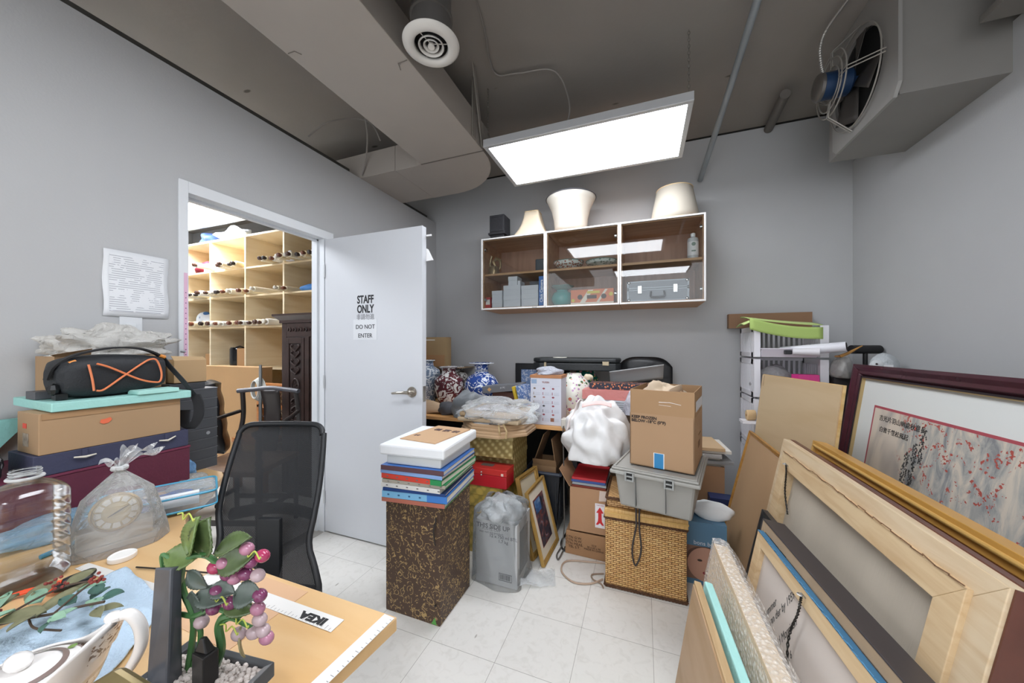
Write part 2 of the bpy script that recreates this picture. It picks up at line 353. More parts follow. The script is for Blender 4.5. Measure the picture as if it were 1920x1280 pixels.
# ---------------- rectangular duct with elbow ----------------
ductm = M('a39c94', .6, noise=.03, scale=3, name='painted_duct')
t = thing('air_duct', 'painted rectangular duct turning left over the partition wall', 'air duct', (-1.26, 1, 2.62))
mb = MB(); mb.box((-1.51, -2.29, 2.62), (-1.015, 2.115, 2.81)); mb.build('straight_section', ductm, t, bevel=.003)
arc = [(-1.015, 2.119)]+[(-1.51+.495*math.cos(a), 2.14+.495*math.sin(a)) for a in [R(k) for k in range(8, 91, 8)]]+[(-1.51, 2.635)]
poly = arc+[(-1.75, 2.64), (-1.75, 2.125), (-1.56, 2.125), (-1.535, 2.119)]
mb = MB(); mb.prism(poly, 2.62, 2.81); mb.build('elbow', ductm, t, bevel=.002)
mb = MB(); mb.box((-2.9, 2.125, 2.622), (-1.753, 2.638, 2.81)); mb.build('branch', ductm, t, bevel=.002)
mb = MB(); mb.box((-1.512, 2.113, 2.617), (-1.013, 2.121, 2.62)); mb.build('seam', M('6b655f', .7), t)
mb = MB(); mb.tube([(-1.50, 1.1, 2.619), (-1.46, 1.1, 2.617), (-1.44, 1.12, 2.612)], .002, 5); mb.build('bent_wire', M('6b655f', .7), t)
mb = MB(); mb.tube([(-1.02, 1.32, 2.619), (-1.07, 1.32, 2.617), (-1.08, 1.35, 2.612)], .002, 5); mb.build('bent_wire', M('6b655f', .7), t)
# strap hangers
mb = MB(); mb.box((-1.012, 1.95, 2.625), (-1.006, 2.0, 3.0)); mb.hexa([(-1.010, 2.08, 2.63), (-1.004, 2.08, 2.63), (-1.004, 2.11, 2.63), (-1.010, 2.11, 2.63), (-.96, 1.85, 3.0), (-.954, 1.85, 3.0), (-.954, 1.88, 3.0), (-.96, 1.88, 3.0)])
mb.build('hanger_strap', M('8d8780', .6), t)
# ---------------- round diffuser on its duct ----------------
cx, cy, z = -.865, 1.285, 2.6
t = thing('ceiling_diffuser', 'round white air diffuser on a duct collar under the ceiling', 'air diffuser', (cx, cy, z))
wh = M('d3d0ca', .4, name='diffuser_white')
mb = MB(); mb.open_lathe([(.070, .012), (.075, .002), (.085, -.004), (.105, -.002), (.121, .010), (.122, .014), (.118, .014)], 48, (cx, cy, z)); mb.build('outer_cone', wh, t, smooth=True, solid=.002)
for rr, dz in ((.052, .008), (.031, .010)):
    mb = MB(); mb.open_lathe([(rr-.007, .018), (rr-.004, .004), (rr+.001, -.001), (rr+.004, .004)], 40, (cx, cy, z+dz-.006)); mb.build('ring', wh, t, smooth=True, solid=.0015)
mb = MB(); mb.lathe([(.014, 0), (.015, .004), (.010, .02)], 20, (cx, cy, z)); mb.build('center_cap', wh, t, smooth=True)
mb = MB()
for a in (20, 140, 260): mb.tube([(cx, cy, z+.016), (cx+.085*math.cos(R(a)), cy+.085*math.sin(R(a)), z+.014)], .0022, 6)
mb.build('spoke', wh, t)
mb = MB(); mb.open_lathe([(.085, .014), (.085, .12), (.092, .122), (.092, .13), (.085, .132), (.085, .40)], 32, (cx, cy, z)); mb.build('duct_collar', M('6f6c69', .5, .3), t, smooth=True)
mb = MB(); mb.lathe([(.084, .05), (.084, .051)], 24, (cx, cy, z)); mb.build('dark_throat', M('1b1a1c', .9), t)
# flexible round duct behind it
mb = MB(); pts = []; rs = []
for i in range(60):
    u = i/59; pts.append((cx+.0-.0*u, cy-.17-.14*u, 2.87)); rs.append(.118+.004*math.sin(i*1.9))
mb.tube(pts, rs, 24)
tag(mb.build('round_duct', M('8e8a86', .45, .4), smooth=60), 'round grey flexible duct along the ceiling beside the diffuser', 'air duct')
# ---------------- conduit ----------------
mb = MB(); mb.tube([(.50, -.6, 2.95), (.50, 1.72, 2.93)], .021, 16); mb.tube([(.50, 1.70, 2.93), (.50, 1.78, 2.928)], .024, 16); mb.tube([(.50, 1.74, 2.928), (.49, 2.4, 2.86), (.43, 3.16, 2.64)], .0185, 16)
tag(mb.build('conduit_pipe', M('979da1', .4, .25, noise=.12, scale=6), smooth=True), 'galvanised steel pipe slanting from ceiling down to the back wall', 'pipe')
# ---------------- exhaust fan in sheet metal box ----------------
t = thing('exhaust_fan', 'wall exhaust fan with blue motor and wire guard near the ceiling', 'exhaust fan', (1.04, 2.34, 2.4))
sheet = M('8d8a86', .55, .2, noise=.05, scale=4)
mb = MB(); mb.box((1.06, 2.04, 2.415), (1.50, 2.66, 2.998)); mb.build('housing', sheet, t, bevel=.002)
# face plate with round hole
def plate(mb, x0, x1, y0, y1, z0, z1, cy, cz, r, n=40):
    vs = []; fs = []
    for k in range(n):
        a = 2*math.pi*k/n; c, s = math.cos(a), math.sin(a)
        tt = min(((y1-cy) if c > 0 else (cy-y0))/max(abs(c), 1e-6), ((z1-cz) if s > 0 else (cz-z0))/max(abs(s), 1e-6))
        for x in (x0, x1): vs += [(x, cy+r*c, cz+r*s), (x, cy+tt*c, cz+tt*s)]
    for k in range(n):
        a = 4*k; b = 4*((k+1) % n); fs += [(a, a+1, b+1, b), (a+2, b+2, b+3, a+3), (a, b, b+2, a+2), (a+1, a+3, b+3, b+1)]
    mb.add(vs, fs)
fy, fz, frad = 2.315, 2.68, .215
mb = MB(); plate(mb, 1.036, 1.05, 2.0, 2.56, 2.40, 2.995, fy, fz, frad); mb.build('face_plate', M('a09e9a', .5, .3), t)
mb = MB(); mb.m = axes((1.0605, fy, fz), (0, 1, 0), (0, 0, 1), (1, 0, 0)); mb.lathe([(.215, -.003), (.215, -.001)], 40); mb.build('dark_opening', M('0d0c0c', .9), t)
blade = M('4a4643', .5, .4)
for k in range(4):
    mb = MB(); a0 = R(90*k+20); mb.m = Matrix.Translation((1.035, fy, fz)) @ Matrix.Rotation(a0, 4, 'X')
    mb.grid(lambda u, v: (-.012+.03*(v-.5)*1.0, (v-.5)*(.06+.10*u), .035+u*.165), 6, 5); mb.build('fan_blade', blade, t, smooth=True, solid=.002)
mb = MB(); mb.m = axes((.87, fy, fz), (0, 1, 0), (0, 0, 1), (1, 0, 0)); mb.lathe([(.045, 0), (.062, .006), (.064, .02), (.064, .022), (.064, .13), (.055, .14), (.02, .145), (.02, .17)], 28, k=0)
mb.build('motor', M('1f3a5c', .4, .2), t, smooth=True)
mb = MB(); mb.m = axes((.862, fy, fz), (0, 1, 0), (0, 0, 1), (1, 0, 0)); mb.lathe([(.03, 0), (.058, .004), (.066, .012), (.066, .026), (.064, .028)], 28); mb.build('end_cap', M('7a7672', .4, .7), t, smooth=True)
guard = M('a9a59e', .45, .5)
for rr, xx in ((.085, .93), (.125, .925), (.155, .93), (.235, 1.02)):
    mb = MB(); mb.tube([(xx, fy+rr*math.cos(q*math.pi/24), fz+rr*math.sin(q*math.pi/24)) for q in range(48)], .0035, 6, closed=True); mb.build('guard_ring', guard, t, smooth=True)
mb = MB()
for a in (0, 90, 180, 270):
    a = R(a+8); c, s = math.cos(a), math.sin(a)
    for off in (-.008, .008): mb.tube([(.93, fy+.08*c-off*s, fz+.08*s+off*c), (.925, fy+.16*c-off*s, fz+.16*s+off*c), (1.03, fy+.25*c-off*s, fz+.25*s+off*c)], .003, 6)
mb.build('guard_arm', guard, t, smooth=True)
mb = MB(); pts = [(.90, fy, fz+.06), (.885, fy-.01, fz+.12), (.875, fy-.03, fz+.2), (.89, fy-.08, 2.94), (.95, fy-.25, 2.99)]
def smooth_pts(p, n=8):
    p = [Vector(q) for q in p]; out = []
    for i in range(len(p)-1):
        a = p[max(i-1, 0)]; b = p[i]; c = p[i+1]; e = p[min(i+2, len(p)-1)]
        for k in range(n):
            u = k/n; out.append(.5*((2*b)+(c-a)*u+(2*a-5*b+4*c-e)*u*u+(3*b-a-3*c+e)*u**3))
    out.append(p[-1]); return out
sp = smooth_pts(pts, 14); mb.tube(sp, [.0075+.0012*(i % 2) for i in range(len(sp))], 8); mb.build('armoured_cable', M('a09d98', .4, .6), t)
# pipe stub under the ceiling by the fan, channel above the right wall
mb = MB(); mb.tube([(.86, 2.72, 2.93), (.90, 3.185, 2.965)], .03, 14)
tag(mb.build('pipe_stub', M('6d6863', .6), smooth=True), 'short painted pipe entering back wall just below the ceiling', 'pipe')
mb = MB(); mb.box((1.24, 1.78, 2.57), (1.95, 1.93, 2.60)); mb.box((1.30, 1.78, 2.60), (1.95, 1.93, 2.74)); mb.tube([(1.27, 1.8, 2.62), (1.27, 1.86, 2.68), (1.27, 1.9, 3.0)], .012, 8)
tag(mb.build('steel_channel', M('75716c', .6), bevel=.002), 'grey steel channel crossing above the right wall next to fan box', 'steel channel')
# cables
def cable(name, label, pts, r, mat, n=8, sides=6, group=None, cat='cable', parent=None):
    mb = MB(); mb.tube(smooth_pts(pts, n), r, sides); o = mb.build(name, mat, parent, smooth=True)
    if parent is None: tag(o, label, cat, group)
    return o
grey = M('8a8580', .6)
cable('ceiling_cable', 'thin grey cable running along ceiling above the duct edge', [(-.62, -.4, 2.992), (-.70, 1.0, 2.992), (-.78, 1.6, 2.99), (-.86, 1.95, 2.985), (-.72, 2.0, 2.975), (-.5, 2.05, 2.96), (-.45, 2.25, 2.86), (-.52, 2.32, 2.71)], .0055, grey)
cable('ceiling_cable', 'grey cable looping down onto the partition wall beside the duct branch', [(-1.72, 1.75, 2.99), (-1.80, 1.85, 2.97), (-1.9, 2.0, 2.86), (-2.0, 2.09, 2.74), (-2.06, 2.11, 2.63)], .006, grey)
cable('ceiling_cable', 'pale cable arching from the doorway side of the ceiling', [(-2.15, 1.72, 2.735), (-2.05, 1.80, 2.86), (-1.95, 1.95, 2.95), (-1.87, 2.02, 2.93), (-1.85, 2.08, 2.84)], .005, grey)
# ---------------- wall cabinets ----------------
oak = wood('cda077', 'bb8e66', 2.2, (1, 10, 10), .5); oakedge = wood('c09669', 'ac8459', 2.2, (1, 10, 10), .5)
backp = wood('b18b74', 'a17c66', 2.2, (10, 10, 1), .55)
def glass_mat():
    m, nt, N, L, B = nodes('clear_glass'); tr = N.new('ShaderNodeBsdfTransparent'); gl = N.new('ShaderNodeBsdfGlossy'); gl.inputs['Roughness'].default_value = .02
    f = N.new('ShaderNodeFresnel'); f.inputs[0].default_value = 1.5; mx = N.new('ShaderNodeMixShader'); tr.inputs[0].default_value = (.97, .98, .975, 1)
    L.new(f.outputs[0], mx.inputs[0]); L.new(tr.outputs[0], mx.inputs[1]); L.new(gl.outputs[0], mx.inputs[2]); L.new(mx.outputs[0], N['Material Output'].inputs[0]); return m
GLASS = glass_mat()
hingem = M('cfd0d0', .25, 1)
cabframe = M('dcdad8', .4)
zb, zt, yf = 1.616, 2.24, 2.776
names = ['glazed wall cabinet on the door side, holding plain white gift boxes', 'middle glazed wall cabinet, holding two bowls and a turquoise vase', 'glazed wall cabinet farthest from the doorway, holding an aluminium case']
for i in range(3):
    x0 = -1.339+.5843*i+.001; x1 = x0+.5823
    t = thing('wall_cabinet', names[i], 'cabinet', ((x0+x1)/2, 2.98, zb), 0, None)
    s = .018; mb = MB()
    mb.box((x0, yf, zb), (x0+s, YB, zt)); mb.box((x1-s, yf, zb), (x1, YB, zt)); mb.box((x0+s, yf, zb), (x1-s, YB, zb+s)); mb.box((x0+s, yf, zt-s), (x1-s, YB, zt))
    mb.box((x0+s, YB-.012, zb+s), (x1-s, YB-.004, zt-s), 1)
    mb.build('body', [oak, backp], t)
    box((x0+s, yf+.02, 1.918), (x1-s, YB-.012, 1.936)).build('shelf', oakedge, t)
    mb = MB(); f = .012; mb.box((x0, yf-.02, zb), (x0+f, yf-.001, zt)); mb.box((x1-f, yf-.02, zb), (x1, yf-.001, zt)); mb.box((x0+f, yf-.02, zb), (x1-f, yf-.001, zb+f)); mb.box((x0+f, yf-.02, zt-f), (x1-f, yf-.001, zt))
    dr = mb.build('door', cabframe, t, bevel=.001)
    box((x0+f, yf-.012, zb+f), (x1-f, yf-.008, zt-f)).build('glass_pane', GLASS, dr)
    hx = x0+s if i == 0 else x1-s; sg = 1 if i == 0 else -1
    for hz in (zb+.09, zt-.09):
        mb = MB(); mb.box((hx, yf+.002, hz-.009), (hx+sg*.012, yf+.05, hz+.009)); mb.m = axes((hx+sg*.012, yf+.012, hz), (0, 1, 0), (0, 0, 1), (1, 0, 0)); mb.lathe([(.016, -.006*1), (.016, .008), (.010, .012)], 14)
        mb.build('hinge', hingem, dr, smooth=True)
    hxx = x1-.09 if i == 0 else x0+.08
    box((hxx-.02, yf-.026, zb+.002), (hxx+.02, yf-.019, zb+.008)).build('pull_tab', hingem, dr)
    mb = MB()
    mb.box((x0+s, yf-.001, zt-.005), (x0+s+.001, yf, zt-.004)); 
# ---- contents, first cabinet
zs, zl = 1.937, 1.635
bronze = M('8f7b5a', .35, .5, noise=.2, scale=20)
mb = MB(); c = (-1.265, 2.87, zs)
mb.lathe([(.052, 0), (.054, .01), (.046, .06), (.042, .075), (.03, .08), (.022, .085)], 20, c)
mb.tube([(-1.29, 2.87, zs+.06), (-1.305, 2.87, zs+.10), (-1.295, 2.87, zs+.15), (-1.285, 2.87, zs+.175)], [.012, .010, .009, .012], 8)
mb.tube([(-1.25, 2.87, zs+.075), (-1.27, 2.87, zs+.12), (-1.24, 2.87, zs+.15), (-1.205, 2.87, zs+.13), (-1.20, 2.87, zs+.09), (-1.21, 2.87, zs+.05)], [.014, .018, .018, .015, .012, .008], 8)
tag(mb.build('bronze_figurine', bronze, smooth=True), 'bronze animal figurine on the upper cabinet shelf', 'figurine')
tag(box((-.86, 2.82, zs), (-.775, 2.95, zs+.10)).build('storage_tin', M('2f3a44', .35), bevel=.008), 'dark teal tin on the upper shelf near the cabinet divider', 'tin')
def gbox(x0, x1, z0, z1, y=2.80, dp=.12, lab='', cat='box', name='gift_box', mat=None, lid=True):
    mt = mat or M('d4d8de', .6)
    t = thing(name, lab, cat, ((x0+x1)/2, y+dp/2, z0), 0, 'white gift boxes in the cabinet' if name == 'gift_box' else None)
    mb = MB(); mb.box((x0+.002, y+.002, z0), (x1-.002, y+dp-.002, z1-.02 if lid else z1)); mb.build('base', mt, t)
    if lid: box((x0, y, z1-.035), (x1, y+dp, z1)).build('lid', mt, t, bevel=.001)
tb = M('b73a36', .6)
t = tag(box((-1.318, 2.80, zl), (-1.268, 2.86, zl+.095)).build('red_packet', tb), 'small red packet with white label in the cabinet corner', 'packet')
box((-1.313, 2.7985, zl+.03), (-1.273, 2.80, zl+.075)).build('paper_label', M('e4e0da', .7), t)
gbox(-1.255, -1.155, zl, zl+.075, lab='small white gift box beside the red packet, under another')
gbox(-1.255, -1.155, zl+.075, zl+.15, lab='small white gift box on top of one beside the red packet')
gbox(-1.145, -.985, zl, zl+.10, lab='wide white gift box at the bottom of the tallest white stack')
gbox(-1.145, -.985, zl+.10, zl+.19, lab='wide white gift box in the middle of the tallest white stack')
gbox(-1.10, -1.015, zl+.19, zl+.265, lab='small white gift box topping the tallest white stack')
gbox(-1.012, -.988, zl+.19, zl+.225, lab='tiny white gift box beside the one topping the stack')
gbox(-.98, -.828, zl, zl+.10, lab='white gift box at shelf level next to the blue box')
gbox(-.98, -.828, zl+.10, zl+.18, lab='upper white gift box next to the blue box')
tag(box((-.95, 2.95, zl), (-.85, 3.05, zl+.24)).build('grey_box', M('4c5058', .6)), 'dark grey box behind the white gift boxes', 'box')
t = tag(box((-.822, 2.80, zl), (-.776, 2.95, zl+.25)).build('camera_box', M('3f74bd', .45), bevel=.001), 'upright blue box with white vertical lettering', 'box')
text('Click Camera', .034, M('f0f4f8', .6), (-.799, 2.7995, zl+.125), (0, 0, 1), (-1, 0, 0), parent=t, bold=.001)
# ---- middle cabinet
porc = lambda a, b, s, th=.4: voro(a, b, s, th, .2)
def bowl(cx, cy, z, r, h, mat, lab):
    t = thing('porcelain_bowl', lab, 'bowl', (cx, cy, z)); 
    mb = MB(); mb.lathe([(r*.45, 0), (r*.48, .012), (r*.62, .02), (r*.92, h*.6), (r, h), (r*.985, h+.002), (r*.9, h*.62), (r*.55, .03), (1e-5, .028)], 36, (cx, cy, z)); mb.build('body', mat, t, smooth=True)
    mb = MB(); mb.tube([(cx+r*math.cos(a*.2618), cy+r*math.sin(a*.2618), z+h) for a in range(24)], .003, 6, closed=True); mb.build('rim', M('6f8a82', .25), t, smooth=True)
bowl(-.595, 2.92, zs, .128, .07, porc('dfe2dc', 'a4634c', 60, .42), 'painted porcelain bowl with red flowers on the middle cabinet shelf')
bowl(-.32, 2.92, zs, .128, .055, porc('cfd6d0', '7d8f86', 45, .38), 'paler painted porcelain bowl beside the red flowered one')
t = thing('turquoise_vase', 'squat turquoise glazed vase with flared collar in the middle cabinet', 'vase', (-.645, 2.9, zl))
mb = MB(); mb.lathe([(.055, 0), (.07, .01), (.09, .045), (.092, .075), (.075, .11), (.05, .125), (.048, .135)], 32, (-.645, 2.9, zl)); mb.build('body', M('1f8f8c', .15), t, smooth=True)
mb = MB(); mb.open_lathe([(.048, .133), (.065, .145), (.095, .165), (.098, .168)], 32, (-.645, 2.9, zl), wav=lambda a, u: 1+.06*u*math.sin(5*a)); mb.build('collar', M('4f7a70', .2), t, smooth=True, solid=.004)
t = tag(box((-.55, 2.79, zl), (-.215, 3.0, zl+.115)).build('fruit_carton', M('d9733a', .6), bevel=.002), 'orange and white printed fruit carton with round holes', 'carton')
mb = MB(); mb.hexa([(-.48, 2.7885, zl+.005), (-.44, 2.7885, zl+.005), (-.44, 2.79, zl+.005), (-.48, 2.79, zl+.005), (-.41, 2.7885, zl+.11), (-.37, 2.7885, zl+.11), (-.37, 2.79, zl+.11), (-.41, 2.79, zl+.11)])
mb.hexa([(-.35, 2.7885, zl+.005), (-.33, 2.7885, zl+.005), (-.33, 2.79, zl+.005), (-.35, 2.79, zl+.005), (-.28, 2.7885, zl+.11), (-.26, 2.7885, zl+.11), (-.26, 2.79, zl+.11), (-.28, 2.79, zl+.11)])
mb.box((-.55, 2.7887, zl), (-.215, 2.79, zl+.012)); mb.build('white_stripe', M('eadfce', .6), t)
mb = MB()
for x in (-.475, -.29): mb.m = axes((x, 2.787, zl+.055), (1, 0, 0), (0, 0, 1), (0, 1, 0)); mb.lathe([(.02, 0), (.02, .002)], 20)
mb.m = Matrix.Identity(4); mb.box((-.42, 2.787, zl+.04), (-.345, 2.789, zl+.068)); mb.build('hand_hole', M('3d2a24', .8), t)
mb = MB(); mb.box((-.42, 2.787, zl+.08), (-.32, 2.789, zl+.10)); mb.ball((-.53, 2.787, zl+.03), .014, 8, sc=(1, .1, 1)); mb.ball((-.235, 2.787, zl+.07), .016, 8, sc=(1, .1, 1)); mb.build('yellow_print', M('d8c23c', .6), t)
# ---- third cabinet
t = thing('aluminium_case', 'silver aluminium carrying case lying in the cabinet', 'case', (.10, 2.9, zl))
x0, x1, y0, y1 = -.115, .31, 2.80, 3.02; alu = M('a4abb3', .5, .3); ald = M('969ca4', .6, .1)
box((x0, y0, zl), (x1, y1, zl+.092)).build('lower_shell', ald, t); box((x0, y0, zl+.094), (x1, y1, zl+.155)).build('lid', ald, t)
mb = MB()
for z in (zl, zl+.082, zl+.096, zl+.145): mb.box((x0-.002, y0-.004, z), (x1+.002, y0, z+.010))
for x in (x0-.002, x1-.012): mb.box((x, y0-.004, zl), (x+.014, y0, zl+.155))
mb.build('edge_trim', alu, t, bevel=.001)
for x in (x0+.09, x1-.09):
    mb = MB(); mb.box((x-.014, y0-.012, zl+.06), (x+.014, y0-.004, zl+.118)); mb.m = axes((x, y0-.012, zl+.075), (1, 0, 0), (0, 0, 1), (0, -1, 0)); mb.lathe([(.010, 0), (.009, .006)], 12); mb.build('latch', hingem, t, bevel=.001)
mb = MB(); mb.tube(smooth_pts([(.055, y0-.006, zl+.07), (.052, y0-.02, zl+.05), (.06, y0-.022, zl+.03), (.14, y0-.022, zl+.03), (.148, y0-.02, zl+.05), (.145, y0-.006, zl+.07)], 4), .007, 8); mb.build('handle', M('4c4f55', .5), t, smooth=True)
for x in (x0+.012, x1-.012):
    for z in (zl+.012, zl+.145): mb = MB(); mb.ball((x, y0-.003, z), .012, 10, sc=(1, .6, 1)); mb.build('corner_cap', hingem, t, smooth=True)
t = thing('spray_bottle', 'clear bottle with a printed label on the upper cabinet shelf', 'bottle', (.345, 2.88, zs))
mb = MB(); mb.lathe([(.036, 0), (.038, .006), (.038, .145), (.033, .16), (.016, .168), (.016, .175)], 24, (.345, 2.88, zs)); mb.build('body', M('c3c6c8', .3), t, smooth=True)
mb = MB(); mb.lathe([(.017, .173), (.017, .195), (.012, .198)], 20, (.345, 2.88, zs)); mb.build('cap', M('e2e3e3', .4), t, smooth=True)
mb = MB(); mb.grid(lambda u, v: (.345+.0392*math.sin(R(-75+150*u)), 2.88-.0392*math.cos(R(-75+150*u)), zs+.03+.10*v), 12, 2); lb = mb.build('paper_label', M('e9e9ea', .6), t, smooth=True)
mb = MB(); mb.m = axes((.345, 2.84, zs+.11), (1, 0, 0), (0, 0, 1), (0, -1, 0)); mb.lathe([(.014, 0), (.014, .0006)], 20); mb.box((-.014, -.055, 0), (.014, -.045, .0006)); mb.build('label_print', M('7f8f86', .6), lb)
# ---------------- on top of the cabinets ----------------
zt2 = zt+.001
t = thing('black_shrine_box', 'small black carved wooden box on feet on top of the cabinets', 'ornament', (-1.22, 2.9, zt2)); bk = M('26262a', .5, noise=.3, scale=60, bump=.3)
box((-1.29, 2.83, zt2+.07), (-1.15, 2.98, zt2+.225)).build('body', bk, t, bevel=.003)
mb = MB(); mb.box((-1.30, 2.82, zt2+.05), (-1.14, 2.99, zt2+.07)); mb.box((-1.31, 2.81, zt2), (-1.13, 3.0, zt2+.012)); mb.box((-1.285, 2.835, zt2+.012), (-1.155, 2.975, zt2+.05)); mb.build('stand', bk, t, bevel=.002)
mb = MB(); mb.box((-1.28, 2.825, zt2+.08), (-1.16, 2.83, zt2+.085)); mb.box((-1.28, 2.825, zt2+.205), (-1.16, 2.83, zt2+.21)); mb.box((-1.28, 2.825, zt2+.085), (-1.275, 2.83, zt2+.205)); mb.box((-1.165, 2.825, zt2+.085), (-1.16, 2.83, zt2+.205)); mb.build('door_frame', M('39393d', .4), t)
def shade(name, lab, c, prof, mat, n=36, trim=None, sx=1, sy=1, wav=None, in_mat=None, rims=True):
    t = thing(name, lab, 'lamp shade', c)
    mb = MB(); mb.open_lathe(prof, n, c, sx=sx, sy=sy, wav=wav); mb.build('fabric_shell', mat, t, smooth=True if n > 12 else 20, solid=.002)
    if rims:
        for k, (r, z) in enumerate((prof[0], prof[-1])):
            mb = MB(); mb.tube([(c[0]+r*sx*math.cos(2*math.pi*q/n)*(wav(2*math.pi*q/n, k) if wav else 1), c[1]+r*sy*math.sin(2*math.pi*q/n)*(wav(2*math.pi*q/n, k) if wav else 1), c[2]+z) for q in range(n)], .0035, 6, closed=True); mb.build('rim_trim', trim or mat, t, smooth=True)
    mb = MB()
    r, z = prof[0] if prof[0][0] < prof[-1][0] else prof[-1]
    for q in range(3): mb.tube([(c[0], c[1], c[2]+z-.02), (c[0]+r*.97*math.cos(q*2.094), c[1]+r*.97*math.sin(q*2.094), c[2]+z-.004)], .0016, 5)
    mb.build('wire_spider', M('a8a49c', .4, .8), t)
cream = M('c6b79f', .75, noise=.03, scale=4); ivory = M('bab5ab', .75); ivory2 = M('bdb5a7', .75)
shade('lamp_shade', 'beige square bell lamp shade with piped corners on the cabinets', (-.915, 2.94, zt2), [(.165, .004), (.150, .02), (.118, .07), (.095, .12), (.078, .18), (.066, .235)], cream, 48, M('c3ad88', .6), wav=lambda a, u: min(1/max(abs(math.cos(a)), abs(math.sin(a))), 1.30)*.95)
shade('lamp_shade', 'white bell lamp shade standing upside down with dark piping', (-.575, 2.92, zt2), [(.135, .004), (.136, .05), (.142, .12), (.160, .2), (.188, .265), (.208, .30)], ivory, 48, M('4a4a50', .6))
shade('lamp_shade', 'white cone lamp shade standing on the last wall cabinet', (.225, 2.95, zt2), [(.178, .004), (.170, .05), (.128, .262)], ivory2, 48, M('d9c096', .6))
# ---------------- wall papers, switch, tape ----------------
def form_mat():
    m, nt, N, L, B = nodes('printed_form'); tc = N.new('ShaderNodeTexCoord'); mp = N.new('ShaderNodeMapping'); mp.inputs['Scale'].default_value = (1, 1, 1)
    L.new(tc.outputs['Object'], mp.inputs[0]); wv = N.new('ShaderNodeTexWave'); wv.bands_direction = 'Z'; wv.inputs['Scale'].default_value = 34; L.new(mp.outputs[0], wv.inputs[0])
    nz = N.new('ShaderNodeTexNoise'); nz.inputs['Scale'].default_value = 26; nz.inputs['Detail'].default_value = 4; L.new(mp.outputs[0], nz.inputs[0])
    g1 = N.new('ShaderNodeMath'); g1.operation = 'GREATER_THAN'; g1.inputs[1].default_value = .8; L.new(wv.outputs['Fac'], g1.inputs[0])
    g2 = N.new('ShaderNodeMath'); g2.operation = 'GREATER_THAN'; g2.inputs[1].default_value = .47; L.new(nz.outputs[0], g2.inputs[0])
    mu = N.new('ShaderNodeMath'); mu.operation = 'MULTIPLY'; L.new(g1.outputs[0], mu.inputs[0]); L.new(g2.outputs[0], mu.inputs[1])
    mx = N.new('ShaderNodeMix'); mx.data_type = 'RGBA'; L.new(mu.outputs[0], mx.inputs[0]); mx.inputs[6].default_value = (*lin('e3e5e8'), 1); mx.inputs[7].default_value = (*lin('a7a9b2'), 1)
    L.new(mx.outputs[2], B.inputs['Base Color']); B.inputs['Roughness'].default_value = .7; return m
mb = MB(); mb.grid(lambda u, v: (WL+.004+.006*math.sin(3.1*u)*(.4+.6*abs(v-.5))+.003*math.sin(7*v), .732+.209*u+.002*math.sin(9*v), 1.425+.279*v), 10, 10)
t = tag(mb.build('wall_notice', M('e3e5e8', .7), smooth=True, solid=.0008), 'printed form taped to the wall above the light switch', 'notice')
mb = MB(); mb.grid(lambda u, v: (WL+.0075+.006*math.sin(3.1*(.08+.84*u))*(.4+.6*abs(v-.5))+.003*math.sin(7*v), .732+.209*(.08+.84*u), 1.445+.24*v), 10, 10); mb.build('printed_table', form_mat(), t, smooth=True)
t = thing('light_switch', 'white rocker light switch on the wall under the notice', 'light switch', (WL, .815, 1.318))
box((WL, .781, 1.30), (WL+.006, .852, 1.425)).build('cover_plate', white, t, bevel=.002); box((WL+.006, .799, 1.335), (WL+.011, .831, 1.395)).build('rocker', M('e3e6e8', .35), t, bevel=.002)
t = tag(box((WL+.0125, .997, .80), (WL+.0135, 1.011, 1.653)).build('tape_measure', M('dcb4cb', .6)), 'pink paper measuring tape stuck on the door casing', 'measuring tape')
mb = MB()
for k in range(30): mb.box((WL+.0133, 1.002, .83+.025*k), (WL+.014, 1.006, .834+.025*k))
mb.build('tick_marks', M('5a3a66', .7), t)
mb = MB(); mb.tube([(WL+.013, .984, 1.275), (WL+.02, 1.0, 1.272)], .004, 6); mb.build('latch_bolt', M('8d9092', .4, .5), t)
# ---------------- next room: pigeonhole shelving ----------------
birch = wood('dcc8a4', 'd0ba94', 2, (1, 8, 1), .5); birchE = wood('eadbbd', 'dfcca8', 2, (1, 1, 8), .5)
cols = [-5.55, -4.914, -4.272, -3.643, -3.01, -2.38]; rows = [.06, .55, 1.049, 1.514, 1.872, 2.194, 2.561]
y0, y1 = 2.62, 3.17
t = thing('pigeonhole_shelf', 'tall pale wood pigeonhole shelving full of rolled scrolls in the next room', 'shelving', (-3.97, 2.9, 0))
box((cols[0], y1-.01, 0), (cols[-1], y1, rows[-1])).build('back_panel', birch, t)
for x in cols: box((x-.012, y0, 0), (x+.012, y1-.01, rows[-1]-.01)).build('upright', birchE, t)
for i in range(5):
    for j, z in enumerate(rows):
        if j < 6: box((cols[i]+.012, y0+.003, z-.01), (cols[i+1]-.012, y1-.01, z+.01)).build('shelf_board', birch, t)
box((cols[0]-.012, y0, rows[-1]-.01), (cols[-1]+.012, y1, rows[-1]+.012)).build('top_board', birchE, t)
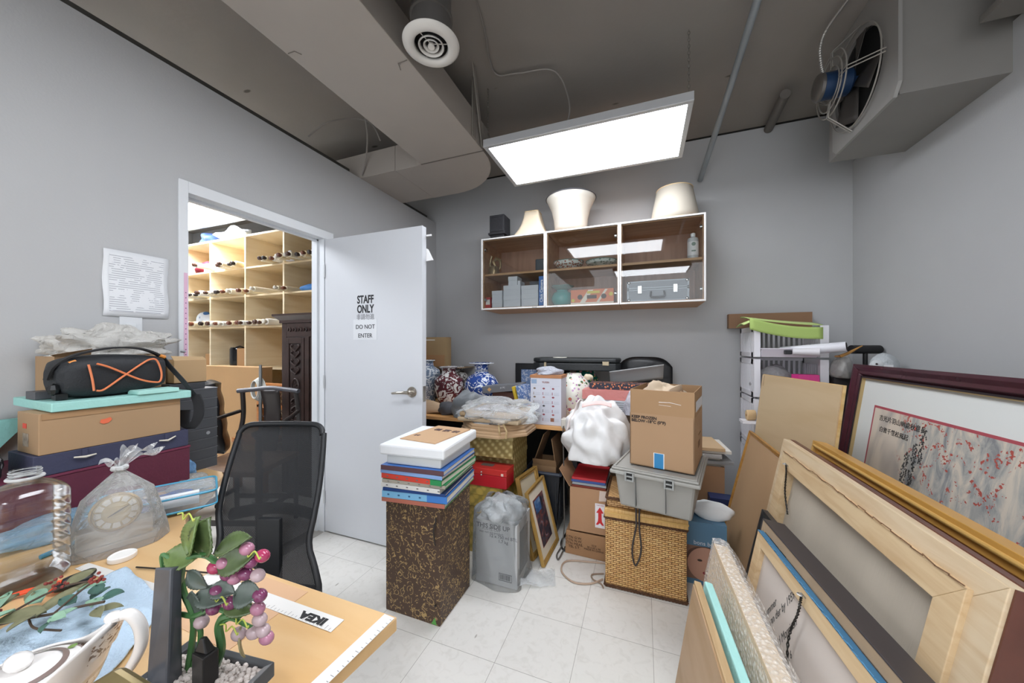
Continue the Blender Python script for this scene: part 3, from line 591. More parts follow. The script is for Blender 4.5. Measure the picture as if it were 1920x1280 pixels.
# scrolls: rolled paper with wooden knobs
pap = [M('e6dcc4', .7), M('e9e6dd', .7), M('d8c29a', .7), M('e2d4b4', .7)]; knob = [M('4a2c20', .35), M('6b3a26', .35), M('cfc8ba', .4), M('2e2320', .4)]
def scroll_roll(x, y, z, rz, r, ln, a, b, lab):
    t = thing('scroll', lab, 'scroll', (x, y, z), rz, 'rolled scrolls in the pigeonholes')
    mb = MB(); mb.tube([(0, -ln/2+.02, r), (0, ln/2-.02, r)], r, 12); mb.build('paper_roll', pap[a], t, w=False, smooth=True)
    for s in (-1, 1):
        mb = MB(); mb.m = axes((0, s*(ln/2-.02), r), (1, 0, 0), (0, 0, 1), (0, s, 0)); mb.lathe([(r*.5, 0), (r*.5, .008), (r*.72, .012), (r*.72, .034), (r*.5, .04)], 10); mb.build('knob', knob[b], t, w=False, smooth=True)
    return t
spots = []; rr = random.Random(7); ORD = ['first', 'second', 'third', 'fourth', 'fifth', 'sixth', 'seventh', 'eighth']; KN = ['dark brown', 'reddish', 'ivory', 'black']
def fill(col, row, n, x0=0.05, x1=.58, pro=.06, labs=''):
    base = cols[col]; z = rows[row]+.011
    for k in range(n):
        r = min(rr.choice([.026, .03, .034]), (x1-x0)/n/2.2); x = base+x0+(x1-x0)*(k+.5)/n
        ln = rr.uniform(.42, .5); a_, b_ = rr.randrange(4), rr.randrange(4); yy = y0-pro-rr.uniform(.02, .10)+ln/2
        spots.append((x, yy, z, rr.uniform(-.02, .02), r, ln, a_, b_, (ORD[k]+' '+labs+', '+KN[b_]+' knob') if n > 1 else labs))
fill(1, 5, 5, .25, .6, .05, 'scroll of second highest row, second column')
fill(1, 5, 1, .02, .1, .12, 'long white scroll sticking far out of the second highest row')
fill(2, 5, 3, .42, .6, .06, 'scroll of second highest row, middle column')
fill(3, 5, 8, .04, .56, .05, 'scroll of second highest row above the armoire')
fill(0, 4, 6, .30, .6, .06, 'scroll of third row beside the door casing')
fill(1, 4, 8, .04, .6, .07, 'scroll of third row, second column')
fill(2, 4, 2, .04, .2, .05, 'scroll by the upright, third row, middle column')
fill(2, 4, 1, .34, .4, .10, 'single scroll sticking far out of the third row, middle column')
fill(3, 4, 2, .03, .14, .03, 'scroll of third row above the armoire')
fill(0, 3, 2, .34, .6, .08, 'scroll of fourth row, first column')
fill(1, 3, 6, .04, .6, .09, 'scroll of fourth row, second column')
fill(2, 3, 6, .04, .56, .07, 'scroll of fourth row, middle column')
for s in spots: scroll_roll(*s[:8], s[8])
def crumple(name, lab, cat, c, r, mat, seed=0, sc=(1, 1, 1), amp=.25, nu=28, nv=16, solid=0, group=None, smooth=60, flat=True, parent=None, freq=3):
    rn = random.Random(seed); ph = [(rn.uniform(0, 6.3), rn.uniform(-freq, freq), rn.uniform(-freq, freq), rn.uniform(-freq, freq)) for _ in range(9)]
    mb = MB()
    def f(u, v):
        a = 2*math.pi*u; b = math.pi*(v-.5); x, y, z = math.cos(b)*math.cos(a), math.cos(b)*math.sin(a), math.sin(b)
        d = 1+amp*sum(math.sin(p+q*x*2+s*y*2+w_*z*2) for p, q, s, w_ in ph)/4
        zz = z*d*r*sc[2]
        if flat: zz = max(zz, -r*sc[2]*.55)
        return (c[0]+x*d*r*sc[0], c[1]+y*d*r*sc[1], c[2]+zz+(r*sc[2]*.55 if flat else 0))
    mb.grid(f, nu, nv, wrap=True); o = mb.build(name, mat, parent, smooth=smooth, solid=solid)
    if parent is None: tag(o, lab, cat, group)
    return o
crumple('plastic_bag', 'crumpled white plastic bag on top of the pigeonhole shelving', 'bag', (-4.68, 2.75, 2.574), .17, film(.75, 'e8ebee', .25), 3, (1.5, .7, .55), .35)
crumple('blue_cloth', 'dark blue cloth bundle on top of the shelving beside the casing', 'cloth', (-5.12, 2.75, 2.574), .12, M('28406e', .8), 4, (1.2, .8, .8), .3)
crumple('red_cloth', 'dark red cloth bundle lying in the second highest pigeonhole row', 'cloth', (-5.18, 2.72, 2.206), .12, M('8f2236', .8), 5, (1.3, .8, .8), .25)
crumple('blue_bag', 'small blue and white bag in the fourth pigeonhole row', 'bag', (-5.2, 2.74, 1.526), .11, voro('dfe4ea', '3a6aa0', 12, .4), 6, (1, .8, 1.2), .3)
tag(box((-5.07, 2.64, 2.206), (-4.935, 2.75, 2.31)).build('white_carton', M('e4e5e6', .6)), 'small white carton next to the dark red cloth bundle', 'carton')
crumple('blue_cloth', 'light blue cloth in the third pigeonhole row above the armoire', 'cloth', (-3.36, 2.72, 1.884), .09, M('4f86c4', .8), 8, (1.3, .8, .6), .2)
crumple('white_cloth', 'white cloth in the pigeonhole beside the light blue cloth', 'cloth', (-3.17, 2.72, 1.884), .10, M('d9dfe8', .8), 9, (1.1, .8, .8), .2)
crumple('tissue_paper', 'scrap of white tissue hanging at the upright above the armoire', 'paper', (-3.53, 2.61, 2.206), .06, M('e9e6ee', .7), 10, (1.2, .6, 1), .3)
# dark pot and cartons in the lower row
t = thing('black_canister', 'glossy black canister standing in the lower pigeonhole', 'canister', (-4.63, 2.78, 1.06)); mb = MB(); mb.lathe([(.095, 0), (.1, .01), (.1, .20), (.09, .22)], 28, (-4.63, 2.78, 1.06)); mb.build('body', M('141416', .12), t, smooth=True)
mb = MB(); mb.tube([(-4.70, 2.78, 1.28), (-4.63, 2.78, 1.295), (-4.56, 2.78, 1.28)], .008, 6); mb.build('lid_handle', M('222226', .3), t)
tag(box((-4.515, 2.68, 1.06), (-4.30, 2.95, 1.27)).build('small_carton', M('b58a5d', .7)), 'brown carton beside the glossy black canister', 'carton')
tag(box((-5.12, 2.68, 1.06), (-4.95, 2.9, 1.20)).build('small_carton', M('ab8154', .7)), 'low brown carton in the first lower pigeonhole', 'carton')
# ---------------- armoire ----------------
dk = M('2f2320', .38, noise=.25, scale=14, bump=.2); dk2 = M('3a2b27', .32, noise=.2, scale=14)
t = thing('carved_armoire', 'dark carved wooden armoire in the next room beyond the doorway', 'armoire', (-2.72, 2.37, 0)); x0, x1, yf = -3.01, -2.35, 2.15
box((x0, yf+.02, 0), (x1, 2.59, 1.50)).build('body', dk, t)
mb = MB(); mb.box((x0-.02, yf-.01, 1.50), (x1+.02, 2.60, 1.525)); mb.hexa([(x0-.02, yf-.01, 1.525), (x1+.02, yf-.01, 1.525), (x1+.02, 2.6, 1.525), (x0-.02, 2.6, 1.525), (x0-.06, yf-.05, 1.562), (x1+.06, yf-.05, 1.562), (x1+.06, 2.6, 1.562), (x0-.06, 2.6, 1.562)]); mb.box((x0-.06, yf-.05, 1.562), (x1+.06, 2.6, 1.578)); mb.build('cornice', dk2, t)
mb = MB(); mb.box((x0, yf, 0), (x0+.06, yf+.02, 1.5)); mb.box((x1-.06, yf, 0), (x1, yf+.02, 1.5)); mb.box((-2.715, yf-.012, .5), (-2.665, yf+.02, 1.38)); mb.box((x0+.06, yf, 1.38), (x1-.06, yf+.02, 1.5)); mb.box((x0+.06, yf, .42), (x1-.06, yf+.02, .52)); mb.box((x0+.06, yf, 0), (x1-.06, yf+.02, .08)); mb.build('face_frame', dk2, t, bevel=.003)
def carve(x0, x1, z0, z1, yy, parent):
    box((x0, yy, z0), (x1, yy+.018, z1)).build('panel', dk, parent, bevel=.004)
    mb = MB(); cx = (x0+x1)/2; cz = (z0+z1)/2; w_ = (x1-x0)
    mb.tube([(cx+w_*.30*math.cos(q*.2618), yy-.004, cz+w_*.42*math.sin(q*.2618)) for q in range(24)], .008, 6, closed=True)
    for s in (1, -1):
        for q in (.17, .27, .37, .45):
            z = cz+s*q*(z1-z0)
            for d_ in (-1, 1):
                mb.tube(smooth_pts([(cx, yy-.002, z-.02*s), (cx+d_*w_*.2, yy-.01, z), (cx+d_*w_*.34, yy-.006, z+.02*s), (cx+d_*w_*.28, yy-.004, z+.035*s), (cx+d_*w_*.2, yy-.002, z+.025*s)], 4), [.007]*16+[.004], 6)
    for q in range(9): mb.ball((cx+.02*math.cos(q*2.4)*(q/5), yy-.002, cz+.025*math.sin(q*2.4)*(q/5)), .009, 6)
    mb.build('carving', dk2, parent, smooth=True)
for a, b in ((x0+.06, -2.715), (-2.665, x1-.06)):
    dd = box((a+.004, yf+.002, .52), (b-.004, yf+.02, 1.38)).build('door', dk, t)
    mb = MB(); 
    for (p, q, u, v) in ((a+.012, a+.04, .53, 1.37), (b-.04, b-.012, .53, 1.37)): mb.box((p, yf-.01, u), (q, yf+.002, v))
    for (u, v) in ((.53, .58), (1.32, 1.37)): mb.box((a+.04, yf-.01, u), (b-.04, yf+.002, v))
    mb.build('door_frame', dk2, dd, bevel=.003)
    carve(a+.045, b-.045, .59, 1.31, yf-.004, dd)
mb = MB()
for k in range(8): x = x0+.10+.065*k; mb.tube(smooth_pts([(x-.02, yf-.002, 1.43), (x, yf-.01, 1.46), (x+.02, yf-.008, 1.44), (x+.01, yf-.004, 1.425)], 4), .006, 6)
for k in range(8): x = x0+.10+.065*k; mb.tube(smooth_pts([(x-.02, yf-.002, .46), (x, yf-.01, .49), (x+.02, yf-.008, .47), (x+.01, yf-.004, .455)], 4), .006, 6)
mb.build('frieze_carving', dk2, t, smooth=True)
# ---------------- big flat carton, carved bench, yoke chair, leather chair ----------------
kraft = M('b08a5e', .75, noise=.04, scale=5)
tag(box((-4.42, 2.32, 0), (-3.55, 2.44, 1.085)).build('flat_carton', kraft, bevel=.004), 'large flat brown carton standing before the pigeonhole shelving', 'carton')
org = wood('b9763a', '9a5a28', 3, (1, 8, 8), .35)
t = thing('carved_bench', 'orange wood bench with pierced carved back beyond the doorway', 'bench', (-3.3, 2.15, 0)); bx0, bx1, by = -3.52, -3.10, 2.26
mb = MB(); mb.box((bx0, by, .89), (bx1, by+.05, .94)); mb.box((bx0, by, .70), (bx1, by+.04, .735)); mb.box((bx0, by, .52), (bx1, by+.04, .55)); mb.box((bx0, by, 0), (bx0+.05, by+.05, .93)); mb.box((bx1-.05, by, 0), (bx1, by+.05, .93)); mb.build('back_frame', org, t, bevel=.006)
box((bx0, by-.22, .42), (bx1, by, .46)).build('seat', org, t, bevel=.006)
for x in (bx0+.01, bx1-.06): box((x, by-.21, 0), (x+.05, by-.16, .42)).build('leg', org, t)
mb = MB(); q = random.Random(2)
for k in range(46):
    x = bx0+.06+.30*q.random(); z = (.75 if k % 2 else .565)+(.12 if k % 2 else .12)*q.random(); rr_ = .016+.01*q.random()
    mb.tube([(x+rr_*math.cos(a*.785), by+.02, z+rr_*math.sin(a*.785)) for a in range(8)], .006, 5, closed=True)
mb.build('pierced_carving', M('5c3a22', .4, noise=.2), t, smooth=True)
dkc = M('2b2523', .3, noise=.2, scale=12)
t = thing('yoke_back_armchair', 'dark lacquered armchair with a curved back splat just beyond the doorway', 'armchair', (-2.60, 1.60, 0), R(20))
def L_(n, mb, m=dkc, **k): return mb.build(n, m, t, w=False, **k)
L_('seat', box((-.25, -.24, .47), (.25, .20, .505)), wood('7a5a40', '5d4330', 3, (1, 8, 8)), bevel=.005)
mb = MB(); mb.tube(smooth_pts([(-.235, .215, .955), (-.12, .235, .965), (0, .245, .975), (.12, .235, .965), (.235, .215, .955)], 5), .017, 10); L_('top_rail', mb, M('4a4a50', .3), smooth=True)
mb = MB(); mb.grid(lambda u, v: ((u-.5)*.14*(1-.1*math.sin(math.pi*v)), .19+.055*math.sin(math.pi*v*.9)+.02*v, .50+.46*v), 5, 14); L_('back_splat', mb, smooth=True, solid=.012)
for s in (-1, 1):
    mb = MB(); mb.tube(smooth_pts([(s*.225, .20, 0), (s*.225, .20, .5), (s*.215, .245, .75), (s*.205, .225, .96)], 6), .016, 8); L_('back_post', mb, smooth=True)
    mb = MB(); mb.lathe([(.02, 0), (.02, .45), (.026, .5), (.018, .53), (.026, .55), (.016, .58), (.022, .64), (.017, .70), (.024, .715), (.02, .73)], 14, (s*.25, -.21, 0)); L_('front_post', mb, smooth=True)
    mb = MB(); mb.tube(smooth_pts([(s*.225, .225, .80), (s*.26, .05, .775), (s*.265, -.1, .755), (s*.255, -.26, .745)], 6), [.014]*12+[.018]*7, 8); L_('armrest', mb, smooth=True)
mb = MB(); mb.box((-.24, -.215, .15), (.24, -.2, .18)); mb.box((-.235, .19, .15), (.235, .205, .18)); mb.box((-.245, -.2, .2), (-.23, .2, .23)); mb.box((.23, -.2, .2), (.245, .2, .23)); L_('stretcher', mb)
lea = M('17181b', .28, bump=.15, bscale=30)
t = thing('leather_office_chair', 'black leather office chair just beyond the door casing', 'office chair', (-3.27, 1.72, 0), R(-25))
mb = MB(); mb.grid(lambda u, v: ((u-.5)*.50*(1-.25*abs(2*v-1)**3), .02+.05*math.cos(3.1*(u-.5))-.06*v+.005*math.sin(20*v), .48+.52*v), 16, 20); L_('backrest', mb, lea, smooth=True, solid=.075)
mb = MB(); mb.grid(lambda u, v: ((u-.5)*.50*(1-.1*abs(2*v-1)**3), -.46+.48*v, .47+.02*math.sin(3.1*u)), 10, 10); L_('seat', mb, lea, smooth=True, solid=.09)
mb = MB(); mb.tube([(0, -.2, .05), (0, -.2, .42)], .03, 12); L_('column', mb, M('55565a', .3, .8), smooth=True)
for k in range(5):
    a = k*1.2566; mb = MB(); mb.tube([(0, -.2, .09), (.28*math.cos(a), -.2+.28*math.sin(a), .06)], [.022, .014], 8); L_('base_arm', mb, M('222326', .4), smooth=True)
    mb = MB(); mb.ball((.28*math.cos(a), -.2+.28*math.sin(a), .026), .026, 10); L_('caster', mb, M('1b1b1d', .5), smooth=True)
for s in (-1, 1):
    mb = MB(); mb.tube(smooth_pts([(s*.25, -.05, .45), (s*.30, -.05, .6), (s*.30, -.1, .68), (s*.29, -.35, .67), (s*.26, -.38, .45)], 5), .018, 8); L_('armrest', mb, M('1b1c1f', .4), smooth=True)
# trestle with coiled white cable
t = thing('cable_reel_stand', 'metal rod stand carrying a coil of white cable in the next room', 'stand', (-3.0, 1.96, 0))
mb = MB(); mb.lathe([(.06, 0), (.06, .015), (.015, .03), (.012, 1.08), (.010, 1.14)], 14, (-3.0, 1.96, 0)); mb.build('rod', M('a7a9a8', .3, .8), t, smooth=True)
mb = MB()
for k in range(6): mb.tube([(-3.06+.004*k+(.045+.006*k)*math.cos(q*.39), 1.95+.006*k, .93+(.075+.005*k)*math.sin(q*.39)) for q in range(16)], .005, 6, closed=True)
mb.build('white_cable', M('d9dad4', .5), t, smooth=True)
# ---------------- back desk against the back wall ----------------
beech = wood('d6a268', 'c8925a', 2, (1, 9, 9), .45); dkm = M('2c2c30', .5)
t = thing('computer_desk', 'beech topped desk with dark panel legs along the back wall', 'desk', (-1.22, 2.75, 0))
box((-2.05, 2.31, .722), (-.385, 3.15, .748)).build('desk_top', beech, t, bevel=.003)
box((-.46, 2.40, 0), (-.43, 3.10, .722)).build('side_panel', dkm, t); box((-2.02, 2.40, 0), (-1.99, 3.10, .722)).build('side_panel', dkm, t)
box((-1.99, 3.06, .15), (-.46, 3.09, .722)).build('modesty_panel', M('1f1d1c', .7), t)
def vprofile(kind):
    if kind == 'meiping': return [(.075, 0), (.078, .02), (.085, .10), (.115, .22), (.13, .30), (.118, .345), (.075, .375), (.058, .39), (.056, .42), (.062, .435), (.072, .44), (.068, .443), (.05, .43)]
    if kind == 'bulb': return [(.08, 0), (.085, .01), (.12, .07), (.15, .15), (.148, .20), (.115, .255), (.066, .285), (.058, .30), (.058, .345), (.075, .362), (.105, .37), (.106, .374), (.06, .362)]
    return [(.07, 0), (.075, .02), (.10, .08), (.125, .17), (.125, .235), (.095, .265), (.065, .285), (.058, .31), (.075, .345), (.085, .35), (.07, .345)]
def ming(col, bg, s, th):
    m, nt, N, L, B = nodes('painted_porcelain'); tc = N.new('ShaderNodeTexCoord'); nz = N.new('ShaderNodeTexNoise'); nz.inputs['Scale'].default_value = s; nz.inputs['Detail'].default_value = 3; nz.inputs['Distortion'].default_value = 2.2
    L.new(tc.outputs['Object'], nz.inputs[0]); r = N.new('ShaderNodeValToRGB'); e = r.color_ramp.elements; e[0].position = th; e[1].position = th+.05; e[0].color = (*lin(col), 1); e[1].color = (*lin(bg), 1)
    L.new(nz.outputs[0], r.inputs[0]); L.new(r.outputs[0], B.inputs['Base Color']); B.inputs['Roughness'].default_value = .12; return m
def vase(name, lab, c, kind, mat, rimm, sc=1.0, bands=True):
    t = thing(name, lab, 'vase', c); pr = [(r*sc, z*sc) for r, z in vprofile(kind)]
    mb = MB(); mb.lathe(pr, 40, c); mb.build('body', mat, t, smooth=True)
    r, z = pr[-3]; mb = MB(); mb.tube([(c[0]+r*math.cos(q*.2094), c[1]+r*math.sin(q*.2094), c[2]+z) for q in range(30)], .004, 6, closed=True); mb.build('rim', rimm, t, smooth=True)
    if bands:
        r, z = pr[7]; mb = MB(); mb.open_lathe([(r+.001, z-.004), (r+.002, z+.02)], 32, c); mb.build('neck_band', ming('3a4f7c', 'dfe4ea', 90, .5), t, smooth=True)
    return t
zd = .749; porw = M('dfe3e6', .2)
vase('porcelain_vase', 'tall grey-blue painted vase right next to the door edge', (-1.90, 2.76, zd), 'meiping', ming('6f8096', 'd7dde2', 22, .5), porw, .94)
vase('porcelain_vase', 'squat vase with maroon dragon pattern between two blue vases', (-1.645, 2.72, zd), 'jar', ming('5a2a30', 'd9d8d6', 15, .5), porw, 1.04, False)
vase('porcelain_vase', 'round cobalt blue and white vase with wide white lip', (-1.385, 2.86, zd), 'bulb', ming('2c4a92', 'dfe6ee', 20, .52), porw, 1.06)
vase('porcelain_vase', 'brown and white painted vase behind the maroon patterned one', (-1.72, 3.02, zd), 'meiping', ming('4a443f', 'c9c8c4', 20, .5), porw, .78, False)
brown = M('b28a62', .75, noise=.04, scale=6); brown2 = M('a58560', .75, noise=.05, scale=5)
t = tag(MB().box((-2.05, 2.93, 1.091), (-1.80, 3.02, 1.385)).build('archive_carton', M('a68c66', .75, noise=.04, scale=7)), 'upright brown carton standing against the wall on a flat board', 'carton')
box((-2.03, 2.9285, 1.352), (-1.93, 2.93, 1.362)).build('white_tape', M('ece8df', .5), t); box((-2.03, 2.9285, 1.10), (-1.82, 2.93, 1.21)).build('paper_label', M('a9815a', .7), t)
text('叫花', .035, M('6a4a3a', .8), (-1.965, 2.928, 1.15), (1, 0, 0), (0, 0, 1), 'handwriting', t)
tag(box((-2.07, 2.60, 1.125-.01), (-2.055, 3.0, 1.33)).build('cardboard_sheet', brown), 'brown cardboard sheet against the partition beside the upright carton', 'cardboard')
tag(MB().hexa([(-2.06, 2.93, 1.072), (-1.60, 2.93, 1.084), (-1.62, 3.17, 1.084), (-2.06, 3.17, 1.068), (-2.06, 2.93, 1.078), (-1.60, 2.93, 1.090), (-1.62, 3.17, 1.090), (-2.06, 3.17, 1.074)]).build('flat_board', M('9a8266', .75)), 'flat cardboard resting on vase rims under the upright carton', 'cardboard')
box((-2.02, 3.10, zd), (-1.85, 3.165, 1.066)).build('storage_box', M('8a7458', .8)); tag(bpy.data.objects['storage_box'], 'brown box hidden behind the vases under the flat cardboard', 'box')
# rolled brown paper and red cloth in front of the vases
mb = MB(); mb.grid(lambda u, v: (-1.98+.50*u, 2.36+.13*v+.03*u, zd+.005+(.075+.02*math.sin(4*u))*math.sin(math.pi*v)*(.7+.5*u)+.01*math.sin(9*u+5*v)), 18, 10); tag(mb.build('wrapping_paper', M('bfa283', .7, bump=.3), smooth=True, solid=.003), 'crumpled brown wrapping paper in front of the tall painted vase', 'paper')
crumple('red_cloth', 'small red cloth at the foot of the maroon patterned vase', 'cloth', (-1.56, 2.52, zd), .055, M('b5453c', .8), 12, (1.5, .7, .6), .2)
# ---------- framed black picture and porcelain plate ----------
t = thing('black_framed_picture', 'black framed blue and white picture standing against the wall', 'picture', (-.98, 3.08, zd))
mb = MB(); x0, x1, z0, z1 = -1.14, -.62, zd, 1.135; f = .055
mb.box((x0, 3.09, z0), (x0+f, 3.12, z1)); mb.box((x1-f, 3.09, z0), (x1, 3.12, z1)); mb.box((x0+f, 3.09, z0), (x1-f, 3.12, z0+f)); mb.box((x0+f, 3.09, z1-f), (x1-f, 3.12, z1)); mb.build('frame', M('17171a', .35), t, bevel=.003)
box((x0+f, 3.105, z0+f), (x1-f, 3.11, z1-f)).build('print', ming('7d97c4', 'c6d0e0', 26, .52), t)
# octagonal tray frames + clear plastic over gold boxes
gold = M('a8936a', .6)
def brocade(a, b, c_, s=26):
    m, nt, N, L, B = nodes('brocade'); tc = N.new('ShaderNodeTexCoord'); mp = N.new('ShaderNodeMapping'); mp.inputs['Rotation'].default_value = (0, R(45), R(45)); L.new(tc.outputs['Object'], mp.inputs[0])
    v = N.new('ShaderNodeTexVoronoi'); v.inputs['Scale'].default_value = s; v.inputs['Randomness'].default_value = 0.0; L.new(mp.outputs[0], v.inputs[0])
    r = N.new('ShaderNodeValToRGB'); e = r.color_ramp.elements; e[0].position = .12; e[0].color = (*lin(b), 1); e[1].position = .45; e[1].color = (*lin(a), 1)
    e2 = e.new(.6); e2.color = (*lin(c_), 1)
    L.new(v.outputs['Distance'], r.inputs[0]); L.new(r.outputs[0], B.inputs['Base Color']); B.inputs['Roughness'].default_value = .45; return m
def lidbox(name, lab, c, sx, sy, h, rz, mat, lidm=None, lidh=.03, cat='box', group=None, clasp=False):
    t = thing(name, lab, cat, c, rz, group)
    MB().box((-sx/2+.003, -sy/2+.003, 0), (sx/2-.003, sy/2-.003, h-lidh)).build('base', mat, t, w=False, bevel=.002)
    MB().box((-sx/2, -sy/2, h-lidh), (sx/2, sy/2, h)).build('lid', lidm or mat, t, w=False, bevel=.002)
    return t
yb = brocade('b09650', 'c8aa5a', '93833f', 22); gb = brocade('8f7c4c', 'bfae7a', '84713f', 34); gb2 = M('a0905f', .5, noise=.2, scale=60)
G = 'brocade boxes stacked beside the fabric covered chest'
lidbox('brocade_box', 'yellow and green patterned brocade box lowest in its stack', (-.96, 2.16, .0), .34, .42, .30, 0, yb, yb, .05, group=G)
lidbox('brocade_box', 'yellow brocade box with fan pattern under the red metal box', (-.965, 2.15, .301), .34, .44, .135, 0, brocade('c0a24e', 'cfb35e', '9a8844', 18), None, .06, group=G)
t = thing('red_cash_box', 'red metal cash box with silver clasp between the brocade boxes', 'cash box', (-.90, 1.99, .437))
redm = M('b3202a', .35); box((-1.03, 1.92, .437), (-.765, 2.05, .51)).build('base', redm, t, bevel=.004); box((-1.03, 1.92, .511), (-.765, 2.05, .55)).build('lid', M('c23430', .35), t, bevel=.004)
box((-.955, 1.96, .551), (-.875, 2.0, .553)).build('carry_handle', M('8a7f76', .4, .6), t)
mb = MB(); mb.ball((-.93, 1.919, .525), .006, 8); mb.ball((-.93, 1.919, .508), .006, 8); mb.build('clasp', M('c9c4be', .3, .9), t, smooth=True)
box((-.80, 1.9185, .515), (-.785, 1.92, .53)).build('price_sticker', M('e5c7b8', .6), t)
lidbox('brocade_box', 'olive gold diamond brocade box behind the red metal box', (-.93, 2.19, .437), .33, .26, .165, 0, gb, gb2, .03, group=G)
lidbox('brocade_box', 'olive gold diamond brocade box highest in its stack under octagonal frames', (-.925, 2.14, .603), .34, .34, .14, R(3), gb, gb2, .028, group=G)
# octagonal wooden frames with a tie
oc = M('b99a78', .4, .15)
def octo(rx, ry, c, rot=0): return [(c[0]+rx*math.cos(R(22.5+45*k)+rot), c[1]+ry*math.sin(R(22.5+45*k)+rot)) for k in range(8)]
t = thing('octagonal_frame', 'bronze coloured octagonal frame moulding on top of the brocade boxes', 'frame', (-.92, 2.12, .744))
def octring(mb, rx, ry, c, z, prof):
    n = len(prof); vs = []; fs = []
    for k in range(8):
        a = R(22.5+45*k)
        for d_, zz in prof: vs.append((c[0]+(rx-d_)*math.cos(a), c[1]+(ry-d_)*math.sin(a), z+zz))
    for k in range(8):
        for i in range(n): fs.append((k*n+i, ((k+1) % 8)*n+i, ((k+1) % 8)*n+(i+1) % n, k*n+(i+1) % n))
    mb.add(vs, fs)
pf = [(0, 0), (0, .012), (.006, .018), (.006, .028), (.02, .036), (.04, .028), (.055, .03), (.055, .0)]
mb = MB(); octring(mb, .25, .25, (-.90, 2.12), .744, pf); mb.build('lower_moulding', oc, t)
mb = MB(); octring(mb, .235, .235, (-.905, 2.125), .781, pf); mb.build('upper_moulding', M('ab8d6c', .4, .15), t)
mb = MB(); mb.prism(octo(.19, .19, (-.90, 2.12)), .748, .77); mb.build('backing_board', M('8a755c', .7), t)
mb = MB(); mb.tube([(-.80, 1.91, .75), (-.80, 1.895, .79), (-.82, 1.93, .83)], .006, 6); mb.tube([(-.76, 1.90, .75), (-.755, 1.9, .79), (-.79, 1.93, .83)], .006, 6); mb.build('raffia_tie', M('b39a70', .6), t, smooth=True)
t = thing('plastic_wrapped_frames', 'pair of frames in clear crinkled plastic atop the octagonal frame', 'wrapped frames', (-.93, 2.12, .82))
mb = MB(); mb.box((-1.12, 1.95, .819), (-.70, 2.32, .845)); mb.build('frame', M('b9a487', .5), t, bevel=.01); mb = MB(); mb.box((-1.11, 1.96, .849), (-.71, 2.31, .878)); mb.build('frame', M('a68e6e', .5), t, bevel=.01)
box((-1.04, 2.03, .88), (-.78, 2.24, .885)).build('picture', ming('a39a98', 'e6e4e6', 24, .5), t)
FILM = film(.22, 'e8ecee', .1, .8, 20)
crumple('plastic_wrap', '', '', (-.92, 2.13, .812), .235, FILM, 22, (1.05, .92, .36), .30, 48, 28, parent=t, freq=4)
crumple('grey_plastic_bag', 'grey plastic bag slumped beside the plastic wrapped frames', 'bag', (-1.27, 2.40, .75), .13, film(.72, '8f9498', .25, .8, 14), 23, (1.1, .85, 1.0), .25, 40, 24)
crumple('dark_cloth', 'dark grey cloth on the desk behind the foam sheets', 'cloth', (-1.47, 2.42, .75), .07, M('4a4a4e', .8), 24, (1.2, .8, .9), .15)
# boxed kit leaning on top (grey printed box)
t = thing('grey_printed_box', 'long dark grey printed box with orange diamonds lying at an angle', 'box', (-1.06, 2.62, .93), 0, None, rot=(0, R(-6), R(8)))
MB().box((-.17, -.06, 0), (.17, .08, .055)).build('box_body', M('6a6c70', .4), t, w=False, bevel=.003)
mb = MB(); 
for x in (-.11, .145): mb.m = axes((x, -.0605, .028), (1, 0, 1), (-1, 0, 1), (0, -1, 0)); mb.box((-.012, -.012, 0), (.012, .012, .001))
mb.build('diamond_print', M('c99a62', .5), t, w=False)
text('BIDRK JC PC', .018, M('d6d8da', .6), (-1.08, 2.558, .962), (1, 0, .1), (0, 0, 1), parent=t)
tag(box((-1.16, 2.60, zd), (-.90, 2.86, .925)).build('support_box', M('5c3f38', .7)), 'dark brown box under the grey printed box on the desk', 'box')
tag(MB().hexa([(-.84, 2.44, zd), (-.79, 2.43, zd), (-.78, 2.6, zd), (-.83, 2.61, zd), (-.90, 2.44, 1.0), (-.86, 2.43, 1.0), (-.84, 2.6, 1.0), (-.88, 2.61, 1.0)]).build('blue_book', ming('5f7fb8', 'cfd8e6', 30, .5)), 'blue patterned album with yellow edge leaning beside the coffee machine box', 'book')
tag(MB().hexa([(-.865, 2.425, zd+.02), (-.85, 2.42, zd+.02), (-.845, 2.6, zd+.02), (-.86, 2.6, zd+.02), (-.925, 2.425, .99), (-.91, 2.42, .99), (-.905, 2.6, .99), (-.92, 2.6, .99)]).build('yellow_folder', M('d8b83a', .5)), 'thin yellow folder leaning against the blue album', 'folder')
# tall white appliance box
def picture_grid(parent, x0, x1, z0, z1, y):
    cols_ = ['9b4a4a', '7d6a5a', 'b08a8a', '6d7a6a', '8e3f4a', '3f3f44']; q = random.Random(3); mb = [MB() for _ in cols_]; ln = MB()
    for r_ in range(4):
        for c_ in range(3):
            x = x0+(x1-x0)*(c_+.3)/3; z = z1-(z1-z0)*(r_+.3)/4; k = q.randrange(6)
            mb[k].ball((x, y, z), .008, 8, sc=(1.2, .08, .8)); mb[k].box((x-.008, y-.0004, z-.045), (x-.004, y, z-.025))
            for j in range(3): ln.box((x+.004, y-.0003, z-.03-.008*j), (x+.040, y, z-.028-.008*j))
    for r_ in range(5): z = z1-(z1-z0)*r_/4; ln.box((x0, y-.0003, z), (x1, y, z+.001))
    for c_ in range(1, 3): x = x0+(x1-x0)*c_/3; ln.box((x, y-.0003, z0), (x+.001, y, z1))
    for k, b in enumerate(mb):
        if b.f: b.build('printed_icon', M(cols_[k], .5), parent)
    ln.build('printed_lines', M('b5b8c2', .6), parent)
t = thing('appliance_carton', 'tall white carton printed with small parts pictures at the desk edge', 'carton', (-.63, 2.42, zd))
